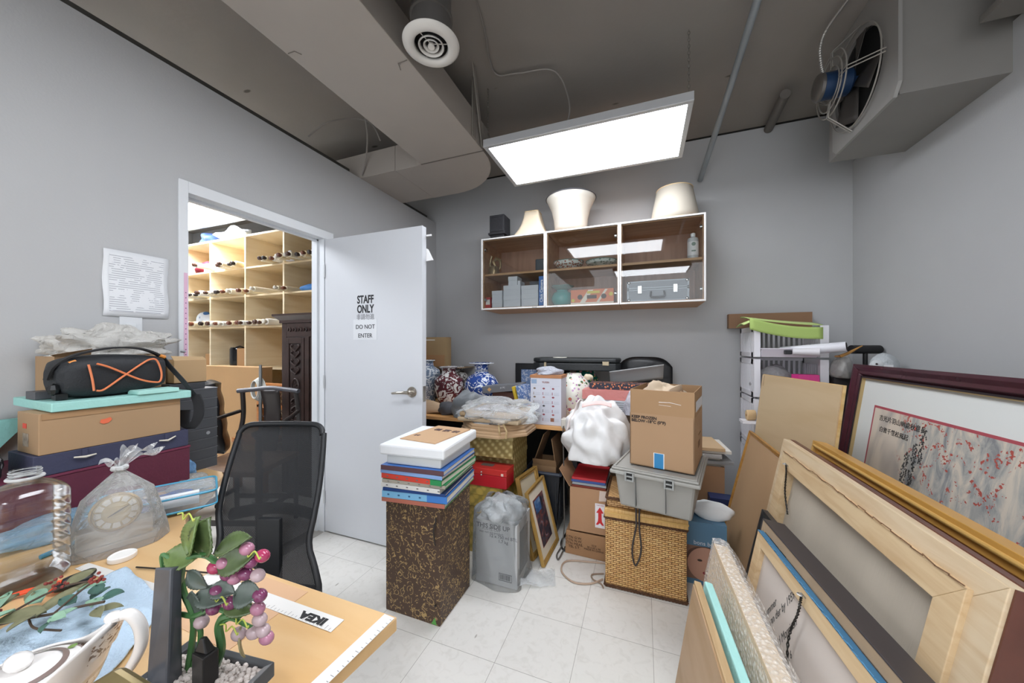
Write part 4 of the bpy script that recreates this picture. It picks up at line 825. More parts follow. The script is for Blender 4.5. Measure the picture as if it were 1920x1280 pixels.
bx = MB(); bx.box((-.745, 2.33, zd), (-.525, 2.50, 1.075)); bx.build('carton_body', M('cfd1dc', .5), t, bevel=.002)
MB().box((-.748, 2.327, 1.075), (-.522, 2.503, 1.095)).build('carton_lid', M('b07a52', .6), t)
picture_grid(t, -.735, -.535, .78, 1.02, 2.3295)
text('YUXIN', .017, M('8c5a52', .6), (-.635, 2.329, 1.045), (1, 0, 0), (0, 0, 1), parent=t, bold=.0006)
box((-.738, 2.3288, 1.035), (-.700, 2.33, 1.065)).build('corner_print', M('8fa6c4', .5), t); box((-.60, 2.3288, .775), (-.575, 2.33, .80)).build('brown_print', M('8f5a44', .5), t)
crumple('bubble_wrap', 'clear bubble wrap poking out of the white carton', 'packing', (-.63, 2.415, 1.096), .11, film(.45, 'e0e4ee', .15, .9, 40), 31, (.95, .65, .3), .25, 40, 16)
tag(box((-.80, 2.36, zd), (-.748, 2.46, .86)).build('orange_box', M('c4482a', .6)), 'orange red box squeezed behind the white carton', 'box')
# floral ginger jar, green jar with blossoms, black instrument case
def floral(bg, a, b, s):
    m, nt, N, L, B = nodes('floral_print'); tc = N.new('ShaderNodeTexCoord'); B.inputs['Roughness'].default_value = .2
    prev = None; base = N.new('ShaderNodeRGB'); base.outputs[0].default_value = (*lin(bg), 1); prev = base.outputs[0]
    for i, (c, sc, th) in enumerate([(a, s, .18), (b, s*1.6, .16), ('4f6b4a', s*1.1, .14)]):
        mp = N.new('ShaderNodeMapping'); mp.inputs['Location'].default_value = (i*3.3, i*1.7, 0); L.new(tc.outputs['Object'], mp.inputs[0])
        v = N.new('ShaderNodeTexVoronoi'); v.inputs['Scale'].default_value = sc; L.new(mp.outputs[0], v.inputs[0]); g = N.new('ShaderNodeMath'); g.operation = 'LESS_THAN'; g.inputs[1].default_value = th+.12; L.new(v.outputs['Distance'], g.inputs[0])
        mx = N.new('ShaderNodeMix'); mx.data_type = 'RGBA'; L.new(g.outputs[0], mx.inputs[0]); L.new(prev, mx.inputs[6]); mx.inputs[7].default_value = (*lin(c), 1); prev = mx.outputs[2]
    L.new(prev, B.inputs['Base Color']); return m
t = thing('ginger_jar', 'white porcelain jar painted with blossoms behind the plastic bag', 'jar', (-.50, 2.66, zd))
mb = MB(); mb.lathe([(.09, 0), (.10, .02), (.13, .10), (.145, .18), (.13, .25), (.09, .30), (.06, .325), (.055, .34)], 36, (-.50, 2.66, zd)); mb.build('body', floral('dfdfd4', 'c0735a', 'b58ab0', 22), t, smooth=True)
t = thing('green_jar', 'green jar painted with pink blossoms next to the white one', 'jar', (-.465, 2.98, zd))
mb = MB(); mb.lathe([(.07, 0), (.08, .02), (.10, .12), (.112, .22), (.11, .28), (.08, .33), (.07, .345)], 36, (-.465, 2.98, zd)); mb.build('body', floral('1f6a5c', 'c98a96', 'd9c96a', 24), t, smooth=True)
t = thing('instrument_case', 'long black hard instrument case lying across the pile at the back wall', 'instrument case', (-.55, 2.88, 1.10))
blk = M('1c2022', .5, bump=.2, bscale=60)
mb = MB(); mb.prism([(-.87, 2.80), (-.80, 2.74), (-.2, 2.80), (-.17, 2.84), (-.17, 2.98), (-.2, 3.0), (-.82, 3.04), (-.87, 3.0)], 1.10, 1.16); mb.build('lower_shell', blk, t, bevel=.006)
mb = MB(); mb.prism([(-.87, 2.80), (-.80, 2.74), (-.2, 2.80), (-.17, 2.84), (-.17, 2.98), (-.2, 3.0), (-.82, 3.04), (-.87, 3.0)], 1.163, 1.20); mb.build('lid', blk, t, bevel=.012)
mb = MB(); mb.box((-.30, 2.782, 1.145), (-.25, 2.795, 1.175)); mb.box((-.76, 2.735, 1.13), (-.74, 2.745, 1.165)); mb.build('latch', M('a89a80', .4, .6), t, bevel=.002)
mb = MB(); mb.lathe([(.06, 1.2), (.058, 1.204)], 20, (-.66, 2.88, 0)); mb.build('white_sticker', M('dcdccf', .6), t)
mb = MB(); mb.lathe([(.04, 0), (.062, .03), (.066, .035), (.04, .03)], 24, (-.65, 2.66, 1.065)); 
tag(box((-.86, 2.86, .751), (-.66, 3.06, 1.098)).build('dark_box', M('26282b', .6)), 'dark box beneath the end of the black instrument case', 'box')

# black leather chair behind, roll of grey fabric, patterned boxes
t = thing('black_leather_chair', 'black leather armchair back showing behind the pile at the wall', 'chair', (.02, 2.96, 0)); 
mb = MB(); mb.grid(lambda u, v: (-.20+.42*u, 3.03-.02*math.cos(3.1*(u-.5))+.02*v, .52+(.69*(1-.12*abs(2*u-1)**4))*v), 20, 16); mb.build('backrest', lea, t, smooth=True, solid=.07)
box((.0, 2.70, .42), (.24, 3.0, .50)).build('seat', lea, t, bevel=.03)
for x in (-.17, .16):
    for y in (2.66, 2.95): box((x, y, 0), (x+.03, y+.03, .42)).build('leg', M('1c1c1e', .4), t)
mb = MB(); mb.grid(lambda u, v: (-.24+.38*u, 2.80-.10*v+.04*u, .99+.06*u+(.0+.10*v)+.02*math.sin(2.5*v)), 8, 8); tag(mb.build('grey_sheet', M('b4b6b8', .6), smooth=True, solid=.004), 'folded pale grey sheet on the pile before the black leather chair', 'sheet')
tag(box((-.34, 2.62, .50), (.16, 2.80, .90)).build('dark_carton', M('3b3632', .7)), 'dark carton supporting the patterned flat boxes', 'carton') if False else None
PB = voro('b8604e', 'e8d9c8', 70, .3, .5); PB2 = voro('20283a', 'd98a5a', 60, .32, .5)
t = tag(box((-.36, 2.50, .995), (.10, 2.66, 1.035)).build('patterned_flat_box', PB2), 'flat box with navy and red floral pattern atop the pink packages', 'box')
tag(box((-.40, 2.44, .93), (.06, 2.64, .993)).build('pink_package', film(.9, 'd98a84', .3, .4, 20)), 'flat pink plastic wrapped package under the patterned flat box', 'package')
t = thing('wire_tray', 'grey wire letter tray under the pink package', 'tray', (-.2, 2.5, .85))
mb = MB()
for k in range(5): mb.tube([(-.31, 2.42, .865+.014*k), (-.06, 2.42, .865+.014*k)], .0025, 5)
for x in (-.31, -.185, -.06): mb.tube([(x, 2.42, .855), (x, 2.42, .925)], .003, 5)
mb.build('wire_grid', M('8d9094', .4, .6), t); box((-.32, 2.425, .85), (-.04, 2.62, .928)).build('paper_stack', M('c7c9cf', .7), t)
tag(box((-.378, 2.44, .0), (-.02, 2.66, .849)).build('filing_carton', M('6d5a48', .75)), 'tall brown carton underneath the letter tray', 'carton')
tag(MB().box((-.36, 2.40, .90), (-.335, 2.43, .93)).build('small_tag', M('5a3a6a', .6)), 'tiny purple tag beside the letter tray', 'tag') if False else None
crumple('clear_plastic_bag', 'clear plastic bag hanging beside the letter tray', 'bag', (-.06, 2.34, .86), .07, film(.4, 'e6e8f2', .12, .9, 24), 33, (.8, .6, 1.2), .3)
crumple('cream_cloth', 'small cream cloth at the end of the patterned flat box', 'cloth', (-.40, 2.72, 1.036), .035, M('d8cdb4', .8), 34, (1.1, .8, .8), .2)
tag(box((-.44, 2.69, .95), (-.36, 2.78, 1.035)).build('small_box', M('d5d5d5', .6)), 'small pale box under the cream cloth', 'box') if False else None
# white carrier bag, power adapter + cable
o = crumple('white_carrier_bag', 'big white plastic carrier bag slumped between desk and carton', 'bag', (-.27, 2.20, .60), .215, M('e3e3e3', .45, bump=.9, bscale=9), 35, (.92, .75, 1.1), .13, 90, 60, freq=7)
mb = MB(); mb.grid(lambda u, v: (-.38-.07*v+.05*u, 2.13+.02*math.sin(6*v)+.1*u, .95-.13*v-.05*v*v+.02*math.sin(5*u)+.01*math.sin(11*v)), 8, 12); mb.build('bag_handle', M('e6dcd8', .45, bump=.4), o, smooth=True, solid=.004)
mb = MB(); mb.grid(lambda u, v: (-.34+.17*u, 2.06+.02*math.sin(4*u)+.02*v, .935+.02*v+.02*math.sin(2.4*u)), 10, 4); mb.build('pink_edge', M('e6c4c0', .5), o, smooth=True, solid=.003)
t = thing('power_adapter', 'white power adapter hanging over the desk edge', 'adapter', (-.485, 2.33, zd)); box((-.515, 2.28, zd), (-.48, 2.34, zd+.062)).build('adapter_body', M('cfcac0', .5), t, bevel=.005)
mb = MB(); mb.tube(smooth_pts([(-.497, 2.275, .765), (-.497, 2.262, .72), (-.49, 2.25, .5), (-.49, 2.26, .3), (-.485, 2.24, .12), (-.49, 2.20, .02), (-.50, 2.10, .008), (-.48, 2.06, .008), (-.47, 2.2, .008)], 8), .0045, 6); mb.build('cord', M('5b5752', .5), t, smooth=True)
# ---------------- under the desk: black bin with cartons ----------------
t = thing('black_bin', 'black plastic tub under the desk holding open cartons', 'tub', (-.70, 2.45, 0)); bl = M('23262b', .35)
def tub(mb, x0, y0, x1, y1, h, tp, th=.006, z0=0):
    mb.hexa([(x0+tp, y0+tp, z0), (x1-tp, y0+tp, z0), (x1-tp, y1-tp, z0), (x0+tp, y1-tp, z0), (x0+tp, y0+tp, z0+th), (x1-tp, y0+tp, z0+th), (x1-tp, y1-tp, z0+th), (x0+tp, y1-tp, z0+th)])
    for (a, b, c, d_) in (((x0, y0), (x1, y0), (x1-tp, y0+tp), (x0+tp, y0+tp)), ((x1, y0), (x1, y1), (x1-tp, y1-tp), (x1-tp, y0+tp)), ((x1, y1), (x0, y1), (x0+tp, y1-tp), (x1-tp, y1-tp)), ((x0, y1), (x0, y0), (x0+tp, y0+tp), (x0+tp, y1-tp))):
        cx_, cy_ = (x0+x1)/2, (y0+y1)/2
        def inn(p): return (p[0]+(cx_-p[0])*th/((x1-x0)/2), p[1]+(cy_-p[1])*th/((y1-y0)/2))
        ai, bi, ci, di = inn(a), inn(b), inn(c), inn(d_)
        mb.hexa([(*d_, z0), (*c, z0), (*ci, z0), (*di, z0), (*a, z0+h), (*b, z0+h), (*bi, z0+h), (*ai, z0+h)])
mb = MB(); tub(mb, -.775, 2.30, -.53, 2.64, .42, .03); mb.build('tub_body', bl, t, bevel=.003)
mb = MB()
pp = [(-.78, 2.295), (-.525, 2.295), (-.525, 2.645), (-.78, 2.645)]
for i in range(4):
    a, b = pp[i], pp[(i+1) % 4]; mb.tube([(*a, .425), (*b, .425)], .012, 8)
mb.build('rim', M('2c3340', .3), t, smooth=True)
mb = MB()
for k in range(5): mb.box((-.74+.045*k, 2.302, .10), (-.73+.045*k, 2.32, .38))
for k in range(6): mb.box((-.555, 2.35+.045*k, .10), (-.535, 2.36+.045*k, .38))
mb.build('rib', bl, t)
t = thing('open_carton', 'open brown carton inside the black tub under the desk', 'carton', (-.72, 2.45, .02)); cbk = M('8b6d4e', .8)
mb = MB(); tub(mb, -.735, 2.345, -.565, 2.59, .44, .0, .004, .02); mb.build('carton_body', cbk, t)
for (a, b, up) in (((-.735, 2.345), (-.735, 2.59), (.08, 0, .22)), ((-.569, 2.59), (-.569, 2.345), (-.03, 0, .19)), ((-.565, 2.345), (-.73, 2.345), (0.0, -.02, .05))):
    mb = MB(); mb.hexa([(a[0], a[1], .46), (b[0], b[1], .46), (b[0]+.004, b[1]+.001, .46), (a[0]+.004, a[1]+.001, .46), (a[0]+up[0], a[1]+up[1], .46+up[2]), (b[0]+up[0], b[1]+up[1], .46+up[2]), (b[0]+up[0]+.004, b[1]+up[1], .46+up[2]), (a[0]+up[0]+.004, a[1]+up[1], .46+up[2])]); mb.build('flap', cbk, t)
# ---------------- cartons right of the desk ----------------
t = thing('shipping_carton', 'brown carton with a red arrow label, standing on a lower carton', 'carton', (-.25, 2.28, .16)); kr = M('a98362', .75, noise=.03)
mb = MB(); tub(mb, -.425, 2.13, -.20, 2.42, .27, .0, .004, .16); mb.build('carton_body', kr, t)
mb = MB(); mb.hexa([(-.43, 2.13, .43), (-.43, 2.42, .43), (-.427, 2.42, .43), (-.427, 2.13, .43), (-.50, 2.16, .52), (-.50, 2.42, .52), (-.497, 2.42, .52), (-.497, 2.16, .52)]); mb.build('flap', kr, t)
mb = MB(); mb.box((-.272, 2.1285, .205), (-.215, 2.13, .35)); ar = mb.build('arrow_label', M('e2dfe2', .6), t)
mb = MB(); mb.m = axes((-.2435, 2.1278, .275), (1, 0, 0), (0, 0, 1), (0, -1, 0)); mb.prism([(-.012, -.052), (0, -.040), (.012, -.052), (.024, -.052), (.012, -.030), (.010, -.01), (.010, .02), (.022, .02), (0, .055), (-.022, .02), (-.010, .02), (-.010, -.01), (-.012, -.030), (-.024, -.052)], 0, .0006); mb.build('red_arrow', M('c8262c', .6), ar)
text('THIS SIDE', .010, M('b06a70', .7), (-.2435, 2.1275, .340), (1, 0, 0), (0, 0, 1), parent=ar)
mb = MB(); mb.hexa([(-.25, 2.129, .365), (-.205, 2.129, .37), (-.205, 2.127, .37), (-.25, 2.127, .365), (-.245, 2.129, .428), (-.205, 2.129, .428), (-.205, 2.127, .428), (-.245, 2.127, .428)]); mb.build('packing_tape', M('c9b8ad', .3), t)
t = thing('shipping_carton', 'crushed brown carton at floor level with black printed text', 'carton', (-.28, 2.3, 0)); mb = MB(); mb.hexa([(-.46, 2.15, 0), (-.20, 2.14, 0), (-.20, 2.42, 0), (-.46, 2.43, 0), (-.45, 2.13, .155), (-.20, 2.12, .155), (-.20, 2.42, .155), (-.45, 2.43, .155)]); mb.build('carton_body', M('a07a57', .75, noise=.04), t, bevel=.004)
text('CTN G.W.\nCTN N.W.\nCTN MEAS.\nTEL S.T.', .022, M('4a3526', .8), (-.40, 2.134, .085), (1, -.04, 0), (0, -.12, 1), 'printed_text', t)
text('1510\n30 x 65 x 90\nMADE IN CHINA', .016, M('4a3526', .8), (-.28, 2.129, .075), (1, -.04, 0), (0, -.12, 1), 'printed_text', t)
t = tag(box((-.40, 2.2, .30), (-.13, 2.38, .44)).build('red_album', M('7c2f22', .5)), 'dark red album packed inside the carton with the arrow', 'album') if False else None
for i, (z, m_, lab, dx) in enumerate([(.40, '7a3020', 'dark red album topmost inside the carton', 0), (.443, '8f9499', 'grey magazine lying on the dark red album', .01), (.459, '2f4a8a', 'blue booklet above the grey magazine', -.01), (.474, 'b3262e', 'red booklet on top of the papers in the carton', .0)]):
    tag(box((-.415+dx*.3, 2.14, z-(.23 if i == 0 else 0)), (-.21+dx*.3, 2.40, z+(.04 if i == 0 else .014))).build('album' if i == 0 else 'booklet', M(m_, .45), bevel=.001), lab, 'book')
# ---------------- wicker hamper ----------------
def wicker(a, b, sx=60, sz=90):
    m, nt, N, L, B = nodes('wicker'); tc = N.new('ShaderNodeTexCoord'); sp = N.new('ShaderNodeSeparateXYZ'); L.new(tc.outputs['Object'], sp.inputs[0])
    ad = N.new('ShaderNodeMath'); ad.operation = 'ADD'; L.new(sp.outputs[0], ad.inputs[0]); L.new(sp.outputs[1], ad.inputs[1])
    cb = N.new('ShaderNodeCombineXYZ'); L.new(ad.outputs[0], cb.inputs[0]); L.new(sp.outputs[2], cb.inputs[1])
    br = N.new('ShaderNodeTexBrick'); br.inputs['Scale'].default_value = 1; br.inputs['Brick Width'].default_value = .030; br.inputs['Row Height'].default_value = .0105; br.inputs['Mortar Size'].default_value = .0022; br.inputs['Mortar Smooth'].default_value = .9
    br.inputs['Color1'].default_value = (*lin(a), 1); br.inputs['Color2'].default_value = (*lin(b), 1); br.inputs['Mortar'].default_value = (*lin('86592e'), 1); L.new(cb.outputs[0], br.inputs[0])
    nz = N.new('ShaderNodeTexNoise'); nz.inputs['Scale'].default_value = 60; L.new(tc.outputs['Object'], nz.inputs[0]); mx = N.new('ShaderNodeMix'); mx.data_type = 'RGBA'; mx.blend_type = 'OVERLAY'; mx.inputs[0].default_value = .5; L.new(br.outputs[0], mx.inputs[6]); L.new(nz.outputs[0], mx.inputs[7]); L.new(mx.outputs[2], B.inputs['Base Color'])
    bp = N.new('ShaderNodeBump'); bp.inputs['Strength'].default_value = .9; bp.inputs['Distance'].default_value = .006; bp.invert = True; L.new(br.outputs['Fac'], bp.inputs['Height']); L.new(bp.outputs[0], B.inputs['Normal']); B.inputs['Roughness'].default_value = .55; return m
wk = wicker('e0b67a', 'cf9f60'); wkd = M('5c3d26', .7, noise=.3, scale=90, bump=.5); wkl = wood('d8b070', 'b98f52', 10, (30, 1, 1), .5)
t = thing('wicker_hamper', 'large woven wicker hamper on the floor under the grey tote', 'hamper', (.01, 2.1, 0))
x0, x1, y0, y1 = -.193, .205, 1.93, 2.29
box((x0, y0, .012), (x1, y1, .375)).build('woven_body', wk, t, bevel=.008)
mb = MB()
def braid(mb, a, b, r=.006, n=60):
    a, b = Vector(a), Vector(b); d = (b-a).normalized(); u = d.orthogonal().normalized(); v = d.cross(u)
    for ph in (0, 2.1, 4.2):
        mb.tube([a+(b-a)*(i/n)+(u*math.cos(i*.9+ph)+v*math.sin(i*.9+ph))*r for i in range(n+1)], r*.8, 5)
mb0 = mb
for z in (.008, .372):
    mb = MB()
    for a, b in (((x0, y0, z), (x1, y0, z)), ((x1, y0, z), (x1, y1, z)), ((x1, y1, z), (x0, y1, z)), ((x0, y1, z), (x0, y0, z))): braid(mb, a, b, .0055)
    mb.build('dark_braid', wkd, t, smooth=True)
box((x0-.004, y0-.006, .378), (x1+.006, y1+.004, .425)).build('bamboo_rim', wkl, t, bevel=.004)
box((x0-.006, y0-.009, .398), (x1+.008, y0-.006, .408)).build('rim_strip', M('c9a25f', .5), t)
box((x0+.006, y0+.012, .426), (x1-.01, y1-.012, .478)).build('lid', wicker('cfa877', 'b98f5c'), t, bevel=.01)
mb = MB(); 
for a, b in (((x0+.006, y0+.012, .474), (x1-.01, y0+.012, .474)), ((x0+.006, y0+.012, .474), (x0+.006, y1-.012, .474)), ((x0+.006, y0+.012, .43), (x0+.006, y1-.012, .43))): braid(mb, a, b, .005, 50)
mb.build('lid_braid', wkd, t, smooth=True)
mb = MB(); q_ = M('3a3433', .6)
mb.tube(smooth_pts([(-.035, y0-.004, .46), (-.035, y0-.02, .40), (-.035, y0-.024, .36), (-.052, y0-.022, .26), (-.052, y0-.02, .20), (-.038, y0-.018, .155), (-.018, y0-.02, .20), (-.010, y0-.022, .26), (-.018, y0-.024, .34), (-.020, y0-.022, .40), (-.018, y0-.004, .46)], 6), .0045, 6); mb.build('cord_loop', q_, t, smooth=True)
# grey tote
t = thing('storage_tote', 'grey plastic lidded tote standing on the wicker hamper', 'tote', (.09, 2.02, .482), R(-12)); gp = M('9b9993', .5, noise=.02)
def LT(n, mb, m_=gp, **k): return mb.build(n, m_, t, w=False, **k)
mb = MB(); mb.hexa([(-.165, -.20, 0), (.165, -.20, 0), (.165, .20, 0), (-.165, .20, 0), (-.185, -.225, .18), (.185, -.225, .18), (.185, .225, .18), (-.185, .225, .18)]); LT('tote_body', mb, bevel=.012)
mb = MB(); mb.box((-.205, -.245, .172), (.205, .245, .19)); mb.box((-.198, -.238, .19), (.198, .238, .203)); LT('lid', mb, bevel=.006)
mb = MB(); mb.box((-.19, -.232, .203), (.19, -.222, .209)); mb.box((-.19, .222, .203), (.19, .232, .209)); mb.box((-.19, -.222, .203), (-.18, .222, .209)); mb.box((.18, -.222, .203), (.19, .222, .209)); LT('lid_ridge', mb, bevel=.002)
for x in (-.105, .075):
    mb = MB(); mb.box((x-.022, -.255, .15), (x-.014, -.245, .195)); mb.box((x+.014, -.255, .15), (x+.022, -.245, .195)); mb.box((x-.014, -.255, .15), (x+.014, -.245, .157)); mb.box((x-.014, -.255, .17), (x+.014, -.245, .176)); mb.box((x-.014, -.255, .19), (x+.014, -.245, .195)); LT('latch', mb, M('9c9e9c', .4), bevel=.0015)
    mb = MB(); mb.box((x-.014, -.2455, .155), (x+.014, -.244, .192)); LT('latch_recess', mb, M('2d2d2d', .7))
mb = MB(); mb.box((-.082, -.2265, .158), (-.081, -.205, .159)); mb.box((-.083, -.228, .02), (-.080, -.205, .17)); mb.box((.055, -.225, .02), (.057, -.205, .17)); LT('body_seam', mb, M('6e706e', .5))
text('0010881', .014, M('c7c9c6', .5), (0, 0, 0), (1, 0, 0), (0, 0, 1), 'moulded_number', None)
n_ = bpy.data.objects['moulded_number']; n_.parent = t; n_.location = (-.15, -.2465, .18)
# big frozen goods carton
t = thing('frozen_goods_carton', 'tall open brown carton marked keep frozen on the grey tote', 'carton', (.12, 2.02, .693), R(-13)); kb = M('ab8a69', .7, noise=.03, scale=4); kb2 = M('a5835f', .7, noise=.03, scale=4)
x0, x1, y0, y1, h1, h2 = -.15, .147, -.17, .19, .265, .385
mb = MB(); mb.box((x0, y0, 0), (x1, y1, .004)); mb.box((x0, y0, 0), (x1, y0+.005, h1)); mb.box((x0, y1-.005, 0), (x1, y1, h1)); mb.box((x0, y0, 0), (x0+.005, y1, h1)); mb.box((x1-.005, y0, 0), (x1, y1, h1)); LT('carton_body', mb, kb)
for (a, b) in (((x0+.006, y0-.001, h1), (x1, y0+.003, h2)), ((x0+.01, y1-.003, h1), (x1-.006, y1+.001, h2+.0)), ((x0+.002, y0, h1), (x0+.005, y1, h2)), ((x1-.004, y0, h1), (x1-.001, y1, h2))): LT('flap', MB().box(a, b), kb2)
mb = MB(); mb.box((-.035, y0-.0015, 0), (.015, y0-.0005, .075)); lb = LT('blue_label', mb, M('e6e8ea', .5)); mb = MB(); mb.box((-.031, y0-.0022, 0), (.011, y0-.0012, .073)); mb.build('blue_print', M('2f83b8', .5), lb, w=False)
tx = text('KEEP FROZEN\nBELOW -18°C (0°F)', .0195, M('2f2622', .7), (0, 0, 0), (1, 0, 0), (0, 0, 1), 'printed_text', None, 'LEFT', .0008); tx.parent = t; tx.location = (x0+.008, y0-.001, .235)
mb = MB(); mb.box((x1, y0+.06, h1+.02), (x1+.0012, y1-.02, h1+.07)); LT('clear_tape', mb, film(.5, 'e6e6e6', .15, .2)); mb = MB(); mb.box((x1, -.02, .09), (x1+.001, .06, .12)); mb.box((x1, .0, .15), (x1+.001, .10, .155)); LT('side_print', mb, M('7d6045', .8))
mb = MB(); mb.tube([(-.01, y0-.002, .328), (.04, y0-.002, .33), (.09, y0-.002, .322)], .0012, 5); mb.tube([(-.01, y0-.002, .315), (.045, y0-.002, .312)], .0008, 5); LT('tape_glint', mb, M('e8e4de', .2))
for k in range(2): crumple('packing_paper', ['crumpled beige packing paper showing in the tall open carton', 'dark edged brown paper wad in the tall open carton'][k], 'paper', [(.10, 2.06, .96), (.17, 1.98, .96)][k], [.10, .07][k], [M('c9b59c', .7), M('9c7a5c', .7)][k], 40+k, (1, .8, .8), .35, 30, 18, freq=5)
tag(box((.0, 1.93, .70), (.21, 2.11, .96)).build('inner_box', M('8a6c50', .8)), 'plain brown box inside the tall open carton', 'box')
bpy.data.objects['inner_box'].rotation_euler = (0, 0, R(-13))
# ---------------- right of the hamper ----------------
t = thing('baby_photo_box', 'blue carton printed with a smiling baby face beside the hamper', 'carton', (.315, 2.24, 0)); box((.215, 2.12, 0), (.415, 2.36, .34)).build('carton_body', M('5f86a3', .5), t)
FY = 2.1195; skin = M('c89a84', .6)
box((.216, FY-.0005, .03), (.414, FY, .21)).build('brown_print', M('8a6a5a', .6), t)
def disc(cx_, cz_, rx, rz_, nm, m_, par=t, y=FY, e=.001):
    mb = MB(); mb.m = axes((cx_, y, cz_), (1, 0, 0), (0, 0, 1), (0, -1, 0)) @ Matrix.Diagonal((rx, rz_, 1, 1)); mb.lathe([(1, 0), (1, e)], 28); return mb.build(nm, m_, par)
disc(.318, .150, .095, .062, 'printed_hair', M('5e4438', .6), e=.001)
fc = disc(.315, .115, .088, .092, 'printed_face', skin, e=.0015)
for x in (.287, .355): disc(x, .135, .012, .006, 'printed_eye', M('4a372f', .5), fc, FY-.0015)
disc(.33, .108, .014, .009, 'printed_nose', M('bb8672', .6), fc, FY-.0015); disc(.333, .070, .032, .012, 'printed_mouth', M('8c2f34', .5), fc, FY-.0015); disc(.333, .076, .022, .004, 'printed_teeth', M('e8dfd6', .5), fc, FY-.0026)
text('bons bebes', .030, M('e4eaf0', .6), (.325, FY-.0008, .228), (1, 0, 0), (0, 0, 1), 'printed_text', t)
crumple('foam_pillow', 'white foam padding on top of the baby photo carton', 'padding', (.36, 2.22, .342), .085, M('dde1e2', .7), 44, (1.2, .8, .6), .12)
tag(box((.28, 2.26, .40), (.36, 2.34, .47)).build('orange_packet', M('d8743e', .5)), 'orange packet squeezed behind the grey tote', 'packet') if False else None
tag(box((.40, 2.515, 0), (.54, 2.61, .33)).build('navy_bin', M('1f2f5a', .5)), 'navy blue bin in the gap behind the big framed board', 'bin')
t = thing('paper_carton', 'brown carton filled with loose papers and magazines by the wall', 'carton', (.42, 2.75, 0)); mb = MB(); tub(mb, .24, 2.62, .50, 2.95, .50, 0, .004); mb.build('carton_body', kr, t)
PP = [('bdb6aa', 'grey magazine lowest in the open paper carton'), ('8e8f90', 'dark grey folder in the open paper carton'), ('d7d3ca', 'white booklet in the middle of the paper carton pile'), ('a7a3a0', 'grey booklet high in the paper carton pile'), ('e0dcd4', 'white printed leaflet near the top of the paper carton'), ('c9ab85', 'brown envelope lying on top of the paper carton')]
for i, (c_, lab) in enumerate(PP):
    o = MB().box((-.125, -.155, 0), (.125, .155, .02)).build('paper_stack' if i < 5 else 'envelope', M(c_, .6), None, w=False); o.location = (.38+.03*math.sin(i*2), 2.77+.02*math.cos(i*3), .501+.0205*i); o.rotation_euler = (0, 0, .12*math.sin(i*1.7)); tag(o, lab, 'papers')
tag(box((.26, 2.64, .01), (.48, 2.93, .50)).build('paper_block', M('b7b2a8', .7)), 'block of papers filling the carton below the magazines', 'papers')
# ---------------- fabric covered chest, books and foam sheets ----------------
t = thing('fabric_covered_box', 'tall brown box covered in gold scroll and blossom fabric', 'box', (-1.03, 1.52, 0)); sw = scroll('4b382b', 'ad9160', 24, .50)
box((-1.188, 1.375, 0), (-.878, 1.668, .555)).build('fabric_body', sw, t, bevel=.002)
mb = MB(); mb.tube(smooth_pts([(-.90, 1.37, .50), (-.893, 1.362, .48), (-.905, 1.362, .44), (-.895, 1.362, .38)], 4), .0035, 6); mb.ball((-.902, 1.366, .47), .007, 8); mb.ball((-.898, 1.366, .10), .006, 8); mb.build('toggle_cord', M('231a16', .4), t, smooth=True)
MB().add([(-.925, 1.3735, .004), (-.895, 1.3735, .004), (-.905, 1.3735, .038)], [(0, 1, 2)]).build('green_sticker', M('5aa04a', .6), t)
books = [  # z thickness, colour cover, dx0, dx1, yaw, spine colour, name
 (.020, '3f8f4a', 'b06a58', 'thin green and coral book lowest in the stack', 0, 0),
 (.032, '2f66a8', '79b3d8', 'thick blue hardcover book with light blue spine', .5, -.4),
 (.014, '1f3f78', '1f3f78', 'thin navy book under the white one', -.6, .2),
 (.022, 'd8d6d2', 'd8d6d2', 'white hardcover book with grey lettering on its spine', -1.2, .6),
 (.016, '2f7a4c', 'a79f92', 'green book with grey spine above the white one', .2, 0),
 (.024, '2d8a52', 'cc4436', 'green book with bright red spine', 0, .3),
 (.018, '36363a', '88a8d8', 'black book with light blue spine', .4, -.3),
 (.022, '3f74c0', '5c4148', 'blue book with dark plum spine topmost under the foam', .2, .5)]
z = .556; qb = random.Random(5)
BC = Vector((-1.025, 1.53)); yaw0 = R(4)
for i, (th, cov, spn, lab, ex, ey) in enumerate(books):
    hw, hd = .165+.006*ex, .185+.004*ey
    t = thing('hardcover_book', lab, 'book', (BC.x-.006+.012*qb.uniform(-1, 1)*.6, BC.y+.0, z), yaw0+R(qb.uniform(-2.5, 3.5)), 'art books stacked on the fabric covered box')
    m1, m2 = M(cov, .35), M(spn, .4)
    MB().box((-hw+.004, -hd+.004, .0025), (hw-.003, hd-.003, th-.0025)).build('page_block', M('ddd8cc', .8), t, w=False)
    MB().box((-hw, -hd, 0), (hw, hd, .0025)).box((-hw, -hd, th-.0025), (hw, hd, th)).build('cover', m1, t, w=False)
    MB().box((-hw, -hd-.001, 0), (hw, -hd+.003, th)).build('spine', m2, t, w=False, bevel=.001)
    if i in (1, 3, 4, 5):
        mb = MB()
        for k in range(6): x = -hw+.03+k*.055; mb.box((x, -hd-.0016, th*.4), (x+.010, -hd-.0008, th*.62))
        mb.build('spine_print', M('6e6a6a' if i != 1 else '2e5b84', .6), t, w=False)
    if i in (1,): MB().box((hw-.10, -hd-.0018, 0), (hw, -hd+.0, th)).build('blue_band', M('3f7ac4', .4), t, w=False)
    if i == 5: MB().box((hw-.06, -hd-.0018, 0), (hw, -hd+.0, th)).build('green_band', M('2d8a52', .4), t, w=False)
    z += th+.0006
foam = M('e4e6e8', .6, noise=.01); foam2 = M('dadcd8', .6)
tag(MB().box((-.155, -.165, 0), (.14, .175, .048)).build('foam_block', foam2, None, w=False, bevel=.008), 'thick off-white foam block lying on the books', 'foam sheet').location = (BC.x, BC.y, z)
